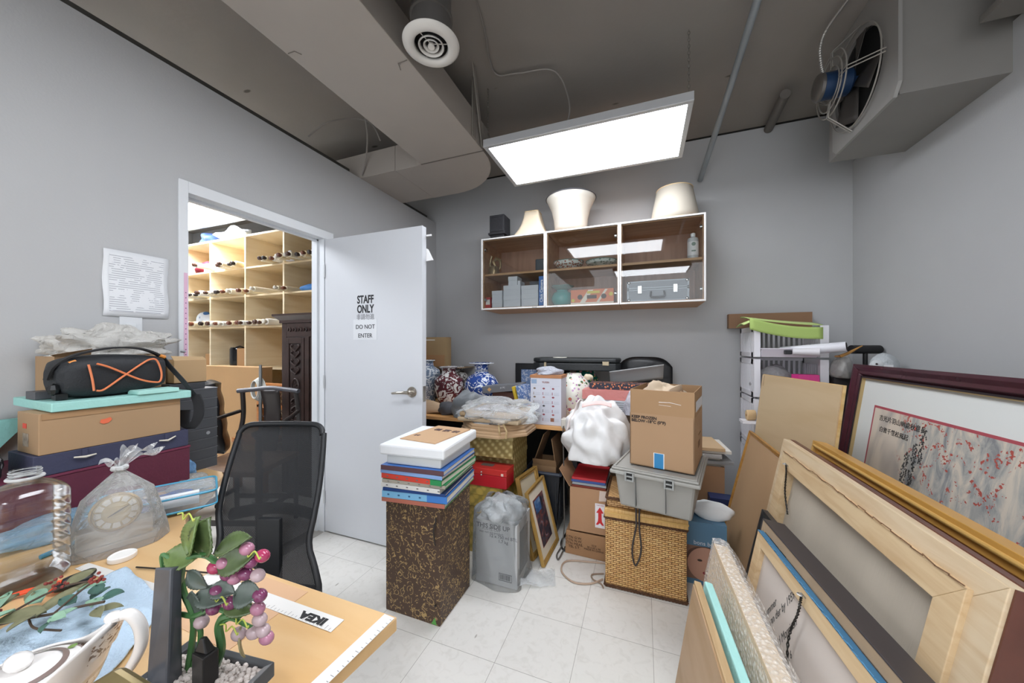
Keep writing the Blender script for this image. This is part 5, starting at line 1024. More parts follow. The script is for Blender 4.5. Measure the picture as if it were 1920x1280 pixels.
bpy.data.objects['foam_block'].rotation_euler = (0, 0, yaw0)
z += .0485
o = tag(MB().box((-.18, -.19, 0), (.165, .21, .052)).build('foam_sheet', foam, None, w=False, bevel=.010), 'larger white foam sheet topmost in the pile under the envelope', 'foam sheet'); o.location = (BC.x, BC.y, z); o.rotation_euler = (0, 0, yaw0+R(1))
z += .0525
t = thing('kraft_envelope', 'brown document envelope with red Chinese title on the foam sheets', 'envelope', (-1.03, 1.57, z), R(-5))
MB().hexa([(-.105, -.15, 0), (.115, -.15, .0), (.115, .16, 0), (-.105, .16, 0), (-.105, -.15, .004), (.115, -.15, .006), (.115, .16, .006), (-.105, .16, .004)]).build('paper_sleeve', M('c3a07c', .7), t, w=False)
tx = text('档 案 袋', .045, M('5c4a4e', .7), (0, 0, 0), (1, 0, 0), (0, 1, 0), 'printed_title', None, 'CENTER', .0006); tx.parent = t; tx.location = (.02, .07, .0062)
tx = text('材 料\n编 号', .014, M('7a6664', .7), (0, 0, 0), (1, 0, 0), (0, 1, 0), 'printed_text', None, 'LEFT'); tx.parent = t; tx.location = (-.08, -.07, .0058)
# ---------------- wrapped shipping box in a clear bag ----------------
t = thing('bagged_carton', 'white grey shipping carton standing in a clear plastic bag', 'carton', (-.77, 1.83, 0), R(-2)); cw = M('b3b5b6', .6)
box((-.868, 1.722, .004), (-.625, 1.94, .345)).build('carton_body', cw, t)
yy = 1.7215
text('THIS SIDE UP', .034, M('56585b', .7), (-.765, yy-.0012, .315), (1, .02, 0), (0, 0, 1), 'printed_text', t, bold=.0004); text('PLASTIC CAN\nmay not cut product', .017, M('76787b', .7), (-.775, yy-.0012, .29), (1, .02, 0), (0, 0, 1), 'printed_text', t)
text('12 x 750 ml BTL\n1.7 kg', .024, M('56585b', .7), (-.705, yy-.0012, .255), (1, .02, 0), (0, 0, 1), 'printed_text', t)
mb = MB(); qq = random.Random(9)
mb.box((-.73, yy-.0016, .035), (-.655, yy-.0006, .038)); mb.box((-.73, yy-.0016, .072), (-.655, yy-.0006, .075)); mb.box((-.73, yy-.0016, .038), (-.728, yy-.0006, .072)); mb.box((-.657, yy-.0016, .038), (-.655, yy-.0006, .072))
x = -.724
while x < -.662: w_ = qq.choice([.001, .0015, .0025]); mb.box((x, yy-.0016, .042), (x+w_, yy-.0006, .069)); x += w_+qq.choice([.0012, .002])
mb.build('barcode', M('5a5c5e', .7), t)
box((-.6245, 1.76, .06), (-.624, 1.90, .29)).build('dark_side_print', M('6c6e70', .6), t)
BF = film(.07, 'e6eaec', .08, .7, 16)
mb = MB(); rn = random.Random(3)
def bagfn(u, v):
    a = 2*math.pi*u; c, s = math.cos(a), math.sin(a); k = (abs(c)**6+abs(s)**6)**(-1/6)
    rx, ry = .134+.012*math.sin(5*a+3*v), .123+.012*math.sin(4*a+1+4*v)
    if v < .75: sc_ = 1.02+.10*(1-v)**6+.03*math.sin(9*v+3*a)*.5; z = .004+.34*v/.75
    else: q = (v-.75)/.25; sc_ = 1.03-.55*q*q+.04*math.sin(6*a+8*q); z = .344+.09*math.sin(q*1.5)+.015*math.sin(5*a)
    return (-.754+k*c*rx*sc_, 1.831+k*s*ry*sc_, z)
mb.grid(bagfn, 72, 26, wrap=True); mb.build('plastic_bag', BF, t, smooth=True)
crumple('bag_top_folds', '', '', (-.755, 1.82, .335), .115, film(.4, 'dfe4e6', .1, .9, 22), 51, (1.0, .95, .62), .22, 48, 22, parent=t, freq=4)
mb = MB(); mb.grid(lambda u, v: (-.64+.20*u*(1-.2*v), 1.72+.14*v+.10*u, .006+.03*abs(math.sin(5*u+4*v))*(1-u)+.005*math.sin(20*u+9*v)**2), 24, 10); mb.build('bag_tail', film(.35, 'e4e8ea', .08, .8, 20), t, smooth=True)
# ---------------- small framed pictures leaning on the black tub ----------------
gf = M('b5904f', .35, .35, noise=.1, scale=20); mat_ = M('dcd3c0', .8)
def leaning(name, lab, cat, p0, p1, h, up, th, group=None):
    """p0 far bottom, p1 near bottom, up vector; local x = along p0->p1, y = up, z = out"""
    p0, p1 = Vector(p0), Vector(p1); x = (p1-p0).normalized(); y = Vector(up).normalized(); z = x.cross(y).normalized()
    y = z.cross(x); t = thing(name, lab, cat, p0, 0, group); put(t, axes(p0, x, y, z)); return t, (p1-p0).length
def frame_parts(t, L, H, fw, th, fm, rails=None, inner=None, in_mat=None, z0=0, inlay=None, name='frame', prof=True, zpic=None, lm=None, lw=.008):
    mb = MB()
    def rail(a, b, c, d_):
        # mitred rail with a stepped profile; a,b outer, c,d inner corners
        pr = [(0, 0), (0, th), (.25, th*1.0), (.55, th*.75), (.8, th*.8), (1, th*.45), (1, 0)] if prof else [(0, 0), (0, th), (1, th), (1, 0)]
        vs = []; 
        for (o_, i_) in ((a, c), (b, d_)):
            for u, zz in pr: vs.append((o_[0]+(i_[0]-o_[0])*u, o_[1]+(i_[1]-o_[1])*u, z0+zz))
        n = len(pr); fs = [(i, (i+1) % n, n+(i+1) % n, n+i) for i in range(n)]+[tuple(range(n-1, -1, -1)), tuple(range(n, 2*n))]
        mb.add(vs, fs)
    o = [(0, 0), (L, 0), (L, H), (0, H)]; i = [(fw, fw), (L-fw, fw), (L-fw, H-fw), (fw, H-fw)]
    for k in range(4): rail(o[k], o[(k+1) % 4], i[k], i[(k+1) % 4])
    f = mb.build(name, fm, t, w=False, bevel=.0015)
    return f
t, Ls = leaning('framed_picture', 'small gold framed dark figure painting leaning beside the black tub', 'picture', (-.558, 1.955, .0), (-.545, 2.27, 0), .42, (-.26, 0, 1), .02)
frame_parts(t, Ls, .43, .022, .022, gf)
MB().box((.02, .02, .006), (Ls-.02, .41, .010)).build('picture_mat', mat_, t, w=False); 
def art(cols_, s, dist=1.5, rough=.4):
    m, nt, N, L, B = nodes('painted_picture'); tc = N.new('ShaderNodeTexCoord'); nz = N.new('ShaderNodeTexNoise'); nz.inputs['Scale'].default_value = s; nz.inputs['Detail'].default_value = 3; nz.inputs['Distortion'].default_value = dist; L.new(tc.outputs['Object'], nz.inputs[0])
    r = N.new('ShaderNodeValToRGB'); e = r.color_ramp.elements; n = len(cols_)
    e[0].position = .3; e[0].color = (*lin(cols_[0]), 1); e[1].position = .7; e[1].color = (*lin(cols_[-1]), 1)
    for k in range(1, n-1): q = e.new(.3+.4*k/(n-1)); q.color = (*lin(cols_[k]), 1)
    L.new(nz.outputs[0], r.inputs[0]); L.new(r.outputs[0], B.inputs['Base Color']); B.inputs['Roughness'].default_value = rough; return m
MB().box((.068, .075, .010), (Ls-.068, .355, .0115)).build('inner_fillet', M('7a3f38', .5), t, w=False)
MB().box((.072, .08, .0115), (Ls-.072, .35, .0125)).build('painting', art(['1f1c22', '33303a', '4a4652', '7a3f34', '8f8a96'], 14), t, w=False)
MB().box((.08, .27, .0125), (Ls-.14, .345, .0130)).build('painted_sky', art(['24365a', '4f76a8', '8fa6c0'], 9), t, w=False)
t, Ls = leaning('framed_picture', 'empty gold frame with cream mat behind the small dark painting', 'picture', (-.64, 1.99, .0), (-.60, 2.25, 0), .47, (-.22, 0, 1), .02)
frame_parts(t, Ls, .49, .028, .026, gf); MB().box((.026, .026, .004), (Ls-.026, .46, .009)).build('picture_mat', M('cfc3a9', .8), t, w=False)
MB().box((.08, .08, .009), (Ls-.08, .14, .011)).build('print_edge', M('a5603a', .6), t, w=False)
# cables on the floor
cable('floor_cable', 'beige cable looping on the floor left of the hamper', [(-.20, 2.12, .006), (-.30, 2.10, .006), (-.43, 2.06, .006), (-.44, 1.96, .006), (-.36, 1.89, .006), (-.27, 1.91, .006), (-.21, 1.97, .006)], .005, M('b39c88', .5))
cable('floor_cable', 'thin brown cable hugging the hamper front corner', [(-.21, 2.02, .006), (-.27, 1.99, .006), (-.26, 1.95, .006), (-.215, 1.93, .006), (-.20, 1.90, .006)], .004, M('8f7a68', .5))
cable('floor_cable', 'black cable doubled on the floor between tub and cartons', [(-.49, 2.70, .007), (-.495, 2.40, .007), (-.505, 2.24, .007), (-.47, 2.16, .007), (-.455, 2.20, .007), (-.49, 2.32, .007)], .006, M('1e1e20', .5))
# ---------------- leaning frames against the right wall ----------------
pine = wood('d2b993', 'c3a47c', 3, (1.5, 14, 14), .55); pine2 = wood('d1bd9e', 'c2a885', 3, (1.5, 14, 14), .6); ply = wood('c4ad8b', 'baa17d', 1.6, (1, 5, 5), .55)
def lean2(name, lab, cat, tf, tn, lean, zb=0.0, th=0.0):
    """far top corner, near top corner, lean angle: bottom edge rests on z=zb, displaced toward -X"""
    tf, tn = Vector(tf), Vector(tn); d = (tn-tf); d.z = 0; L = d.length; d.normalize()
    n = Vector((d.y, -d.x, 0)); n = n if n.x < 0 else -n      # horizontal direction facing into the room
    up = Vector((0, 0, 1))*math.cos(lean)-n*math.sin(lean); H = (max(tf.z, tn.z)-zb)/math.cos(lean)
    p0 = tf-up*H-n*th; p0.z = zb
    t = thing(name, lab, cat, p0); z = d.cross(up); z = z if z.x < 0 else -z
    # local x along d, y up, z toward room
    m = axes(p0, d, up, d.cross(up)); put(t, m); return t, L, H
# 1 mahogany framed landscape, on a low black cabinet
t, L, H = lean2('landscape_picture', 'large mahogany framed Chinese mountain landscape with grey and red ink', 'picture', (1.13, 2.56, 1.19), (1.13, 1.20, 1.19), R(8), .02, .045)
frame_parts(t, L, H, .062, .045, M('4a2730', .25, noise=.12, scale=10), z0=.0)
fi = MB(); f = .062
for (a, b) in (((f, f), (L-f, f+.008)), ((f, H-f-.008), (L-f, H-f)), ((f, f), (f+.008, H-f)), ((L-f-.008, f), (L-f, H-f))): fi.box((*a, .012), (*b, .030))
fi.build('dark_slip', M('2a2226', .4), t, w=False)
fi = MB(); f = .070
for (a, b) in (((f, f), (L-f, f+.005)), ((f, H-f-.005), (L-f, H-f)), ((f, f), (f+.005, H-f)), ((L-f-.005, f), (L-f, H-f))): fi.box((*a, .012), (*b, .027))
fi.build('gilt_slip', M('c2a878', .3, .5), t, w=False)
MB().box((.07, .07, .006), (L-.07, H-.07, .012)).build('picture_mat', M('e2e5e2', .7), t, w=False)
px0, px1, py0, py1 = .205, L-.2, .2, H-.215
MB().box((px0-.012, py0-.012, .012), (px1+.012, py1+.012, .0135)).build('red_border', M('b0505a', .6), t, w=False)
def landscape():
    m, nt, N, L_, B = nodes('ink_landscape'); tc = N.new('ShaderNodeTexCoord'); mp = N.new('ShaderNodeMapping'); mp.inputs['Rotation'].default_value = (0, 0, R(-35)); mp.inputs['Scale'].default_value = (9, 3, 1); L_.new(tc.outputs['Object'], mp.inputs[0])
    nz = N.new('ShaderNodeTexNoise'); nz.inputs['Scale'].default_value = 1.4; nz.inputs['Detail'].default_value = 9; nz.inputs['Roughness'].default_value = .65; nz.inputs['Distortion'].default_value = 1.2; L_.new(mp.outputs[0], nz.inputs[0])
    r = N.new('ShaderNodeValToRGB'); e = r.color_ramp.elements; e[0].position = .36; e[0].color = (*lin('85888b'), 1); e[1].position = .62; e[1].color = (*lin('d8cdbd'), 1); q = e.new(.48); q.color = (*lin('b3b2ac'), 1); L_.new(nz.outputs[0], r.inputs[0])
    # red blossom flecks
    v = N.new('ShaderNodeTexNoise'); v.inputs['Scale'].default_value = 75; v.inputs['Detail'].default_value = 4; L_.new(tc.outputs['Object'], v.inputs[0]); n2 = N.new('ShaderNodeTexNoise'); n2.inputs['Scale'].default_value = 11; n2.inputs['Distortion'].default_value = 2; L_.new(tc.outputs['Object'], n2.inputs[0])
    g1 = N.new('ShaderNodeMath'); g1.operation = 'GREATER_THAN'; g1.inputs[1].default_value = .535; L_.new(v.outputs[0], g1.inputs[0]); g2 = N.new('ShaderNodeMath'); g2.operation = 'GREATER_THAN'; g2.inputs[1].default_value = .56; L_.new(n2.outputs[0], g2.inputs[0]); mu = N.new('ShaderNodeMath'); mu.operation = 'MULTIPLY'; L_.new(g1.outputs[0], mu.inputs[0]); L_.new(g2.outputs[0], mu.inputs[1])
    # misty sky on the far end: soft broad folds
    sp = N.new('ShaderNodeSeparateXYZ'); L_.new(tc.outputs['Object'], sp.inputs[0])
    ns = N.new('ShaderNodeTexNoise'); ns.inputs['Scale'].default_value = 3.2; ns.inputs['Detail'].default_value = 2; ns.inputs['Distortion'].default_value = .8; mps = N.new('ShaderNodeMapping'); mps.inputs['Scale'].default_value = (2.2, .8, 1); L_.new(tc.outputs['Object'], mps.inputs[0]); L_.new(mps.outputs[0], ns.inputs[0])
    rs = N.new('ShaderNodeValToRGB'); es = rs.color_ramp.elements; es[0].position = .35; es[0].color = (*lin('b6aea6'), 1); es[1].position = .55; es[1].color = (*lin('dcd0c0'), 1); L_.new(ns.outputs[0], rs.inputs[0])
    mr = N.new('ShaderNodeMath'); mr.operation = 'MULTIPLY_ADD'; L_.new(ns.outputs[0], mr.inputs[0]); mr.inputs[1].default_value = .14; L_.new(sp.outputs[0], mr.inputs[2]); st = N.new('ShaderNodeMapRange'); st.inputs['From Min'].default_value = .47; st.inputs['From Max'].default_value = .53; L_.new(mr.outputs[0], st.inputs['Value'])
    mxr = N.new('ShaderNodeMix'); mxr.data_type = 'RGBA'; L_.new(mu.outputs[0], mxr.inputs[0]); L_.new(r.outputs[0], mxr.inputs[6]); mxr.inputs[7].default_value = (*lin('b4554a'), 1)
    mx = N.new('ShaderNodeMix'); mx.data_type = 'RGBA'; L_.new(st.outputs[0], mx.inputs[0]); L_.new(rs.outputs[0], mx.inputs[6]); L_.new(mxr.outputs[2], mx.inputs[7]); L_.new(mx.outputs[2], B.inputs['Base Color']); B.inputs['Roughness'].default_value = .6; return m
MB().box((px0, py0, .0135), (px1, py1, .0145)).build('ink_painting', landscape(), t, w=False)
inkd = M('4b4c4c', .8)
def trees(x, y, h, w_, nm='painted_tree'):
    mb = MB(); q = random.Random(int(x*1000)); n = int(h/.008)
    for k in range(n):
        yy_ = y+h*k/n; hw = w_*(.4+.6*math.sin(math.pi*min(1, .15+.8*(1-k/n))))
        for j in range(3): xx = x+hw*(q.random()-.5)*1.6; mb.add([(xx, yy_, .0147), (xx+.010, yy_+.004, .0147), (xx+.002, yy_+.012, .0147)], [(0, 1, 2)])
    mb.build(nm, inkd, t, w=False)
trees(px0+.27, py1-.36, .20, .022); trees(px0+.31, py1-.33, .22, .018); trees(px0+.345, py1-.19, .15, .02)
tx = text('吉光片羽山幽處秋意長', .031, M('2c2a2a', .8), (0, 0, 0), (1, 0, 0), (0, 1, 0), 'calligraphy', None, 'LEFT', .0002); tx.parent = t; tx.location = (px0+.045, py1-.045, .0148)
tx = text('白雲千載松風起', .029, M('2c2a2a', .8), (0, 0, 0), (1, 0, 0), (0, 1, 0), 'calligraphy', None, 'LEFT', .0002); tx.parent = t; tx.location = (px0+.06, py1-.10, .0148)
MB().box((.04, .04, -.002), (L-.04, H-.04, .004)).build('backing', M('8a6f52', .7), t, w=False)
# 2 gold framed red picture
t, L, H = lean2('gilt_framed_picture', 'wide gold framed picture with dark red mat leaning before the landscape', 'picture', (.76, 2.02, .849), (.76, .86, .849), R(9.5), .0, .036)
gl = M('c9984c', .35, .2, noise=.10, scale=9); gl2 = M('d3aa62', .3, .25)
frame_parts(t, L, H, .062, .052, gl)
mb = MB()
for (a, b) in (((.014, .014), (L-.014, .026)), ((.014, H-.026), (L-.014, H-.014)), ((.014, .014), (.026, H-.014)), ((L-.026, .014), (L-.014, H-.014))): mb.box((*a, .03), (*b, .058))
mb.build('raised_bead', gl2, t, w=False, bevel=.005)
MB().box((.04, .04, .004), (L-.04, H-.04, .012)).build('red_mat', M('6e2a28', .55, noise=.15, scale=40), t, w=False)
MB().box((.012, .012, -.004), (L-.012, H-.012, .003)).build('backing', M('6a5038', .7), t, w=False)
# 3 back of a big stretched canvas in a deep wooden frame
t, L, H = lean2('canvas_back', 'large canvas seen from the back in a pale wood frame', 'canvas', (.582, 1.865, .88), (.582, .85, .88), R(11), .0, .046)
frame_parts(t, L, H, .085, .046, pine2, prof=False)
MB().box((L+.0005, 0, -.012), (L+.004, H, .040)).box((0, H-.0005, .002), (L, H+.003, .020)).build('dark_outer_edge', M('5a3226', .35, noise=.2, scale=12), t, w=False)
def stretcher(t, x0, y0, x1, y1, w_, z0, z1, mat, canvas, cz, nm='stretcher_bar'):
    P = [(x0, y0), (x1, y0), (x1, y1), (x0, y1)]; Q = [(x0+w_, y0+w_), (x1-w_, y0+w_), (x1-w_, y1-w_), (x0+w_, y1-w_)]
    for k in range(4):
        a, b, c, d_ = P[k], P[(k+1) % 4], Q[(k+1) % 4], Q[k]
        e = .0006
        MB().hexa([(*a, z0), (*b, z0), (*c, z0), (*d_, z0), (*a, z1), (*b, z1), (*c, z1), (*d_, z1)]).build(nm, mat, t, w=False, bevel=.0015)
    MB().box((x0+.004, y0+.004, cz-.003), (x1-.004, y1-.004, cz)).build('canvas_reverse', canvas, t, w=False)
cvs = M('b7ad9d', .85, noise=.10, scale=5, stretch=(1, .12, 1), bump=.15, bscale=200)
stretcher(t, .055, .055, L-.055, H-.045, .062, .02, .056, pine, cvs, .022)
mb = MB(); q = random.Random(4)
for k in range(26): x = .06+(L-.12)*k/26; mb.tube([(x, H-.046+.006*q.random(), .057), (x+.04, H-.044+.006*q.random(), .060)], .0014, 5)
mb.build('ragged_canvas_edge', M('6e4f36', .8), t, w=False)
def wire(t, pts, nm='hanging_wire'):
    sp = smooth_pts(pts, 14); n = len(sp); tw = [(p[0]+.0022*math.sin(i*1.5), p[1], p[2]+.0022*math.cos(i*1.5)) for i, p in enumerate(sp)]
    mb = MB(); mb.tube(tw, .0018, 5); tw = [(p[0]-.0022*math.sin(i*1.5), p[1], p[2]-.0022*math.cos(i*1.5)) for i, p in enumerate(sp)]; mb.tube(tw, .0016, 5); return mb.build(nm, M('3a3836', .4, .7), t, w=False, smooth=True)
def eye(t, x, y, z): 
    mb = MB(); mb.tube([(x, y-.005, z), (x, y+.002, z+.008), (x+.003*math.cos(0), y+.006, z+.014)], .0018, 6); mb.tube([(x+.006*math.cos(a*.785), y, z+.014+.006*math.sin(a*.785)) for a in range(8)], .0016, 5, closed=True); mb.build('screw_eye', M('b9bcc0', .3, .9), t, w=False, smooth=True)
wire(t, [(.135, H-.085, .064), (.14, H-.12, .058), (.12, H-.20, .040), (.17, H-.27, .034)]); eye(t, .135, H-.082, .056)
# 4 plywood sheet and framed backing board further back
t = thing('plywood_sheet', 'pale plywood sheet leaning in front of the white plastic drawers', 'plywood', (0, 0, 0)); put(t, Matrix.Identity(4)); bpy.data.objects.remove(t)
t, L, H = lean2('plywood_sheet', 'pale plywood sheet leaning in front of the white plastic drawers', 'plywood', (.722, 2.66, 1.115), (.862, 2.04, 1.112), R(7), .0)
MB().box((0, 0, -.004), (L, H, .002)).build('face_panel', ply, t, w=False); MB().box((-.002, -.0, -.014), (L+.006, H+.003, -.004)).build('side_batten', wood('d9bb84', 'c49f62', 3, (1, 8, 1), .5), t, w=False)
mb = MB(); mb.ball((L-.07, H-.30, .003), .003, 8); mb.build('screw_head', M('e8e4da', .4), t, w=False); mb = MB(); mb.box((.022, H-.07, .002), (.0235, H-.005, .0028)); mb.build('crack', M('6b5236', .8), t, w=False)
t, L, H = lean2('backing_board', 'wide brown framed backing board standing between hamper and plywood', 'board', (.606, 2.50, .778), (.606, 1.96, .778), R(13), .0, .018)
MB().box((.018, .018, .003), (L-.018, H-.018, .010)).build('brown_paper', M('b1906c', .8, noise=.02), t, w=False)
frame_parts(t, L, H, .02, .018, wood('b0803f', '97682e', 3, (8, 8, 8), .4))
# 5 black picture frame with pale core, seen edge on
t, L, H = lean2('black_picture', 'narrow black frame leaning on the back of the large canvas', 'frame', (.462, 1.72, .615), (.470, 1.50, .60), R(12), .0, .022)
frame_parts(t, L, H, .05, .022, M('26282b', .35)); MB().box((.045, .045, .002), (L-.045, H-.045, .010)).build('canvas_reverse', M('c5b39b', .8, noise=.03), t, w=False)
# 6 black floater frame with small stretched canvas
t, L, H = lean2('framed_canvas_back', 'canvas reverse with handwriting in a thick black frame', 'canvas', (.395, 1.46, .682), (.445, .80, .682), R(11), .0, .022)
fk = M('3a3536', .4)
frame_parts(t, L, H, .03, .020, M('a08a70', .6, noise=.08, scale=12), prof=False)
MB().box((-.001, H-.001, -.045), (L+.001, H+.004, .022)).box((-.004, 0, -.045), (0, H, .022)).box((L, 0, -.045), (L+.004, H, .022)).build('black_outer_face', fk, t, w=False, bevel=.003)
stretcher(t, .018, .03, L-.02, H-.035, .042, .018, .036, pine, M('cfc6be', .85, noise=.03, scale=4), .020)
mb = MB(); q = random.Random(11); zt_ = .0365
for k in range(40):
    x = .02+(L-.04)*k/40; mb.tube([(x, H-.036+.004*q.random(), zt_), (x+.02, H-.034+.005*q.random(), zt_+.001)], .0013, 5)
mb.build('blue_canvas_edge', M('4f88ad', .7), t, w=False); MB().box((.018, H-.037, .018), (L-.02, H-.0335, .0362)).build('blue_painted_side', M('3f6f8f', .6), t, w=False)
for (s_, x, y, rz_, sz) in (('Patio in Summer', .12, .33, 62, .034), ('after van der by 1959', .17, .30, 62, .034), ('David Morrison', .24, .30, 64, .034), ('coll. 5 x 6', .29, .31, 64, .028)):
    tx = text(s_, sz*.8, M('5a5856', .8), (0, 0, 0), (1, 0, 0), (0, 1, 0), 'handwriting', None, 'LEFT', 0, .0002); tx.parent = t; tx.location = (x-.02, H-y, .0208); tx.rotation_euler = (0, 0, R(rz_))
wire(t, [(.34, H-.050, .046), (.335, H-.10, .042), (.32, H-.19, .040), (.36, H-.34, .034), (.36, H-.5, .03)]); eye(t, .34, H-.046, .036)
# 7 bubble wrapped panel
BW = voro('d9cfc2', 'b9aa98', 95, .25, .12, bump=1.0)
def bubble(t, L, H, th, inner):
    MB().box((.01, .01, .004), (L-.01, H-.01, th-.004)).build('inner_panel', M(inner, .6), t, w=False)
    mb = MB()
    def f(u, v):
        a = 2*math.pi*u; c, s = math.cos(a), math.sin(a); k = (abs(c)**7+abs(s)**7)**(-1/7)
        q = .985+.02*math.sin(7*a+4*v); return (L/2+k*c*(L/2+.008)*q, H*v+.004*math.sin(6*a), th/2+k*s*(th/2+.010)*(1+.06*math.sin(9*a+15*v)))
    mb.grid(f, 90, 60, wrap=True)
    # closed top
    mb.add([(0-.006, H, 0), (L+.006, H, 0), (L+.006, H+.008, th/2), (L+.006, H, th), (0-.006, H, th), (-.006, H+.008, th/2)], [(0, 1, 2, 5), (5, 2, 3, 4)])
    return mb.build('bubble_wrap', bwfilm(), t, w=False, smooth=True)
def bwfilm():
    m, nt, N, L_, B = nodes('bubble_film'); B.inputs['Base Color'].default_value = (*lin('f0ece6'), 1); B.inputs['Roughness'].default_value = .08
    tc = N.new('ShaderNodeTexCoord'); v = N.new('ShaderNodeTexVoronoi'); v.inputs['Scale'].default_value = 85; L_.new(tc.outputs['Object'], v.inputs[0]); bp = N.new('ShaderNodeBump'); bp.inputs['Strength'].default_value = 1; bp.inputs['Distance'].default_value = .006; bp.invert = True
    L_.new(v.outputs['Distance'], bp.inputs['Height']); L_.new(bp.outputs[0], B.inputs['Normal']); tr = N.new('ShaderNodeBsdfTransparent'); mx = N.new('ShaderNodeMixShader'); mr = N.new('ShaderNodeMapRange'); mr.inputs['From Max'].default_value = .6; mr.inputs['To Min'].default_value = .72; mr.inputs['To Max'].default_value = .30
    L_.new(v.outputs['Distance'], mr.inputs['Value']); L_.new(mr.outputs[0], mx.inputs[0]); L_.new(tr.outputs[0], mx.inputs[1]); L_.new(B.outputs[0], mx.inputs[2]); L_.new(mx.outputs[0], N['Material Output'].inputs[0]); return m
t, L, H = lean2('bubble_wrapped_panel', 'thick panel in clear bubble wrap with a tan layer beneath', 'wrapped panel', (.250, 1.50, .558), (.272, .80, .558), R(9), .0, .050)
bubble(t, L, H, .055, 'd8c4a8')
# 8 teal foam strip and light wood panel
t, L, H = lean2('foam_board', 'pale turquoise foam board standing beside the bubble wrapped panel', 'foam board', (.185, 1.27, .535), (.215, .75, .535), R(9), .0, .024)
MB().box((0, 0, 0), (L, H, .024)).build('foam_slab', M('a5d8d2', .7, bump=.3, bscale=50), t, w=False, bevel=.004)
t, L, H = lean2('wood_panel', 'pale wooden panel with dark frame edge, last in the leaning row', 'panel', (.148, 1.24, .548), (.178, .70, .548), R(9), .0, .024)
MB().box((0, 0, .0), (L, H, .020)).build('core', wood('bfa27a', 'a98c64', 3, (1, 9, 9), .55), t, w=False, bevel=.002); MB().box((.012, .012, .0202), (L-.012, H-.008, .024)).build('face_veneer', wood('b09374', 'a2845f', 2, (1, 7, 7), .5), t, w=False)
MB().box((.20, .10, .0242), (.225, H-.16, .0250)).build('worn_strip', M('d9d3ca', .6, noise=.3, scale=40), t, w=False)
# ---------------- white drawers tower and things on it ----------------
wp = M('e0dfe4', .35, name='white_plastic')
t = thing('plastic_drawer_tower', 'white slatted plastic drawer unit in the back corner', 'drawer unit', (.90, 2.94, 0)); x0, x1, y0, y1 = .70, 1.10, 2.76, 3.12
for i, (za, zb_) in enumerate(((.02, .30), (.31, .60), (.61, .94), (.955, 1.21), (1.225, 1.43))):
    mb = MB()
    for x in (x0, x1-.012): mb.box((x, y0+.03, za), (x+.012, y0+.07, zb_)); mb.box((x, y1-.03, za), (x+.012, y1, zb_)); mb.box((x, y0+.03, za), (x+.012, y1, za+.03)); mb.box((x, y0+.03, zb_-.035), (x+.012, y1, zb_))
    for x in (x0+.002, x1-.010):
        for k in range(9): mb.box((x, y0+.09+k*.028, za+.03), (x+.008, y0+.10+k*.028, zb_-.035))
    mb.box((x0, y0, za), (x0+.035, y0+.03, zb_)); mb.box((x1-.045, y0, za), (x1, y0+.03, zb_)); mb.box((x0+.012, y1-.01, za), (x1-.012, y1, za+.03)); mb.box((x0+.012, y1-.01, zb_-.02), (x1-.012, y1, zb_))
    for k in range(12): mb.box((x0+.02+k*.031, y1-.009, za+.03), (x0+.034+k*.031, y1-.002, zb_-.02))
    mb.build('side_frame', wp, t)
    zf = min(zb_, za+.055); dr = MB(); dr.hexa([(x0+.04, y0+.01, za+.004), (x1-.07, y0+.01, za+.004), (x1-.05, y1-.02, za+.004), (x0+.04, y1-.02, za+.004), (x0+.04, y0+.01, za+.009), (x1-.07, y0+.01, za+.009), (x1-.05, y1-.02, za+.009), (x0+.04, y1-.02, za+.009)])
    dr.hexa([(x0+.04, y0-.005, za), (x1-.065, y0-.005, za), (x1-.065, y0+.012, za), (x0+.04, y0+.012, za), (x0+.036, y0-.03, zf), (x1-.046, y0-.03, zf), (x1-.046, y0-.012, zf), (x0+.036, y0-.012, zf)])
    dr.box((x0+.032, y0-.034, zf-.002), (x1-.042, y0-.008, zf+.004)); dr.build('drawer', M('d9d3dc', .4), t)
gm = M('a8c06c', .8)
t = thing('green_fabric_bin', 'lime green folded fabric organiser draped over the drawer unit', 'fabric organiser', (.88, 2.82, 1.431))
mb = MB(); mb.grid(lambda u, v: (.665+.40*u, 2.725+.03*u, 1.455-.075*v+.03*(1-u)**2-.035*u-.012*math.sin(3*u)), 16, 6); mb.build('front_wall', gm, t, smooth=True, solid=.008)
mb = MB(); mb.grid(lambda u, v: (.67+.40*u, 2.73+.03*u+.26*v, 1.462+.02*(1-u)**2-.028*u+.03*math.sin(1.6*v)), 16, 8); mb.build('top_fold', M('bdd183', .8), t, smooth=True, solid=.006)
mb = MB(); mb.grid(lambda u, v: (.635+.07*u, 2.75+.2*v, 1.445+.03*u+.01*math.sin(4*v)), 5, 6); mb.build('side_fold', M('c6d98e', .8), t, smooth=True, solid=.006)
tag(box((.62, 3.10, 1.435), (1.14, 3.16, 1.545)).build('brown_board', M('8c6a4e', .7)), 'brown wooden board behind the green fabric on the drawer unit', 'board')
t = thing('poster_tube', 'white rolled poster with dark hollow end sticking out of the drawer', 'poster roll', (1.0, 2.72, 1.24)); mb = MB(); mb.tube([(.86, 2.80, 1.262), (1.135, 2.64, 1.295)], .030, 20); mb.build('paper_roll', M('dcdce2', .5), t, smooth=True)
mb = MB(); d_ = Vector((.275, -.16, .033)).normalized(); mb.tube([Vector((1.135, 2.64, 1.295))+d_*.0005, Vector((1.135, 2.64, 1.295))+d_*.0015], .026, 20); mb.build('hollow_end', M('1e1416', .8), t)
t = thing('folded_umbrella', 'white folded umbrella with black handle in the drawer', 'umbrella', (.92, 2.74, 1.23)); mb = MB(); mb.tube([(.90, 2.72, 1.262), (1.02, 2.67, 1.262)], [.02, .026], 12); mb.build('folded_cloth', M('d6d4d8', .6), t, smooth=True)
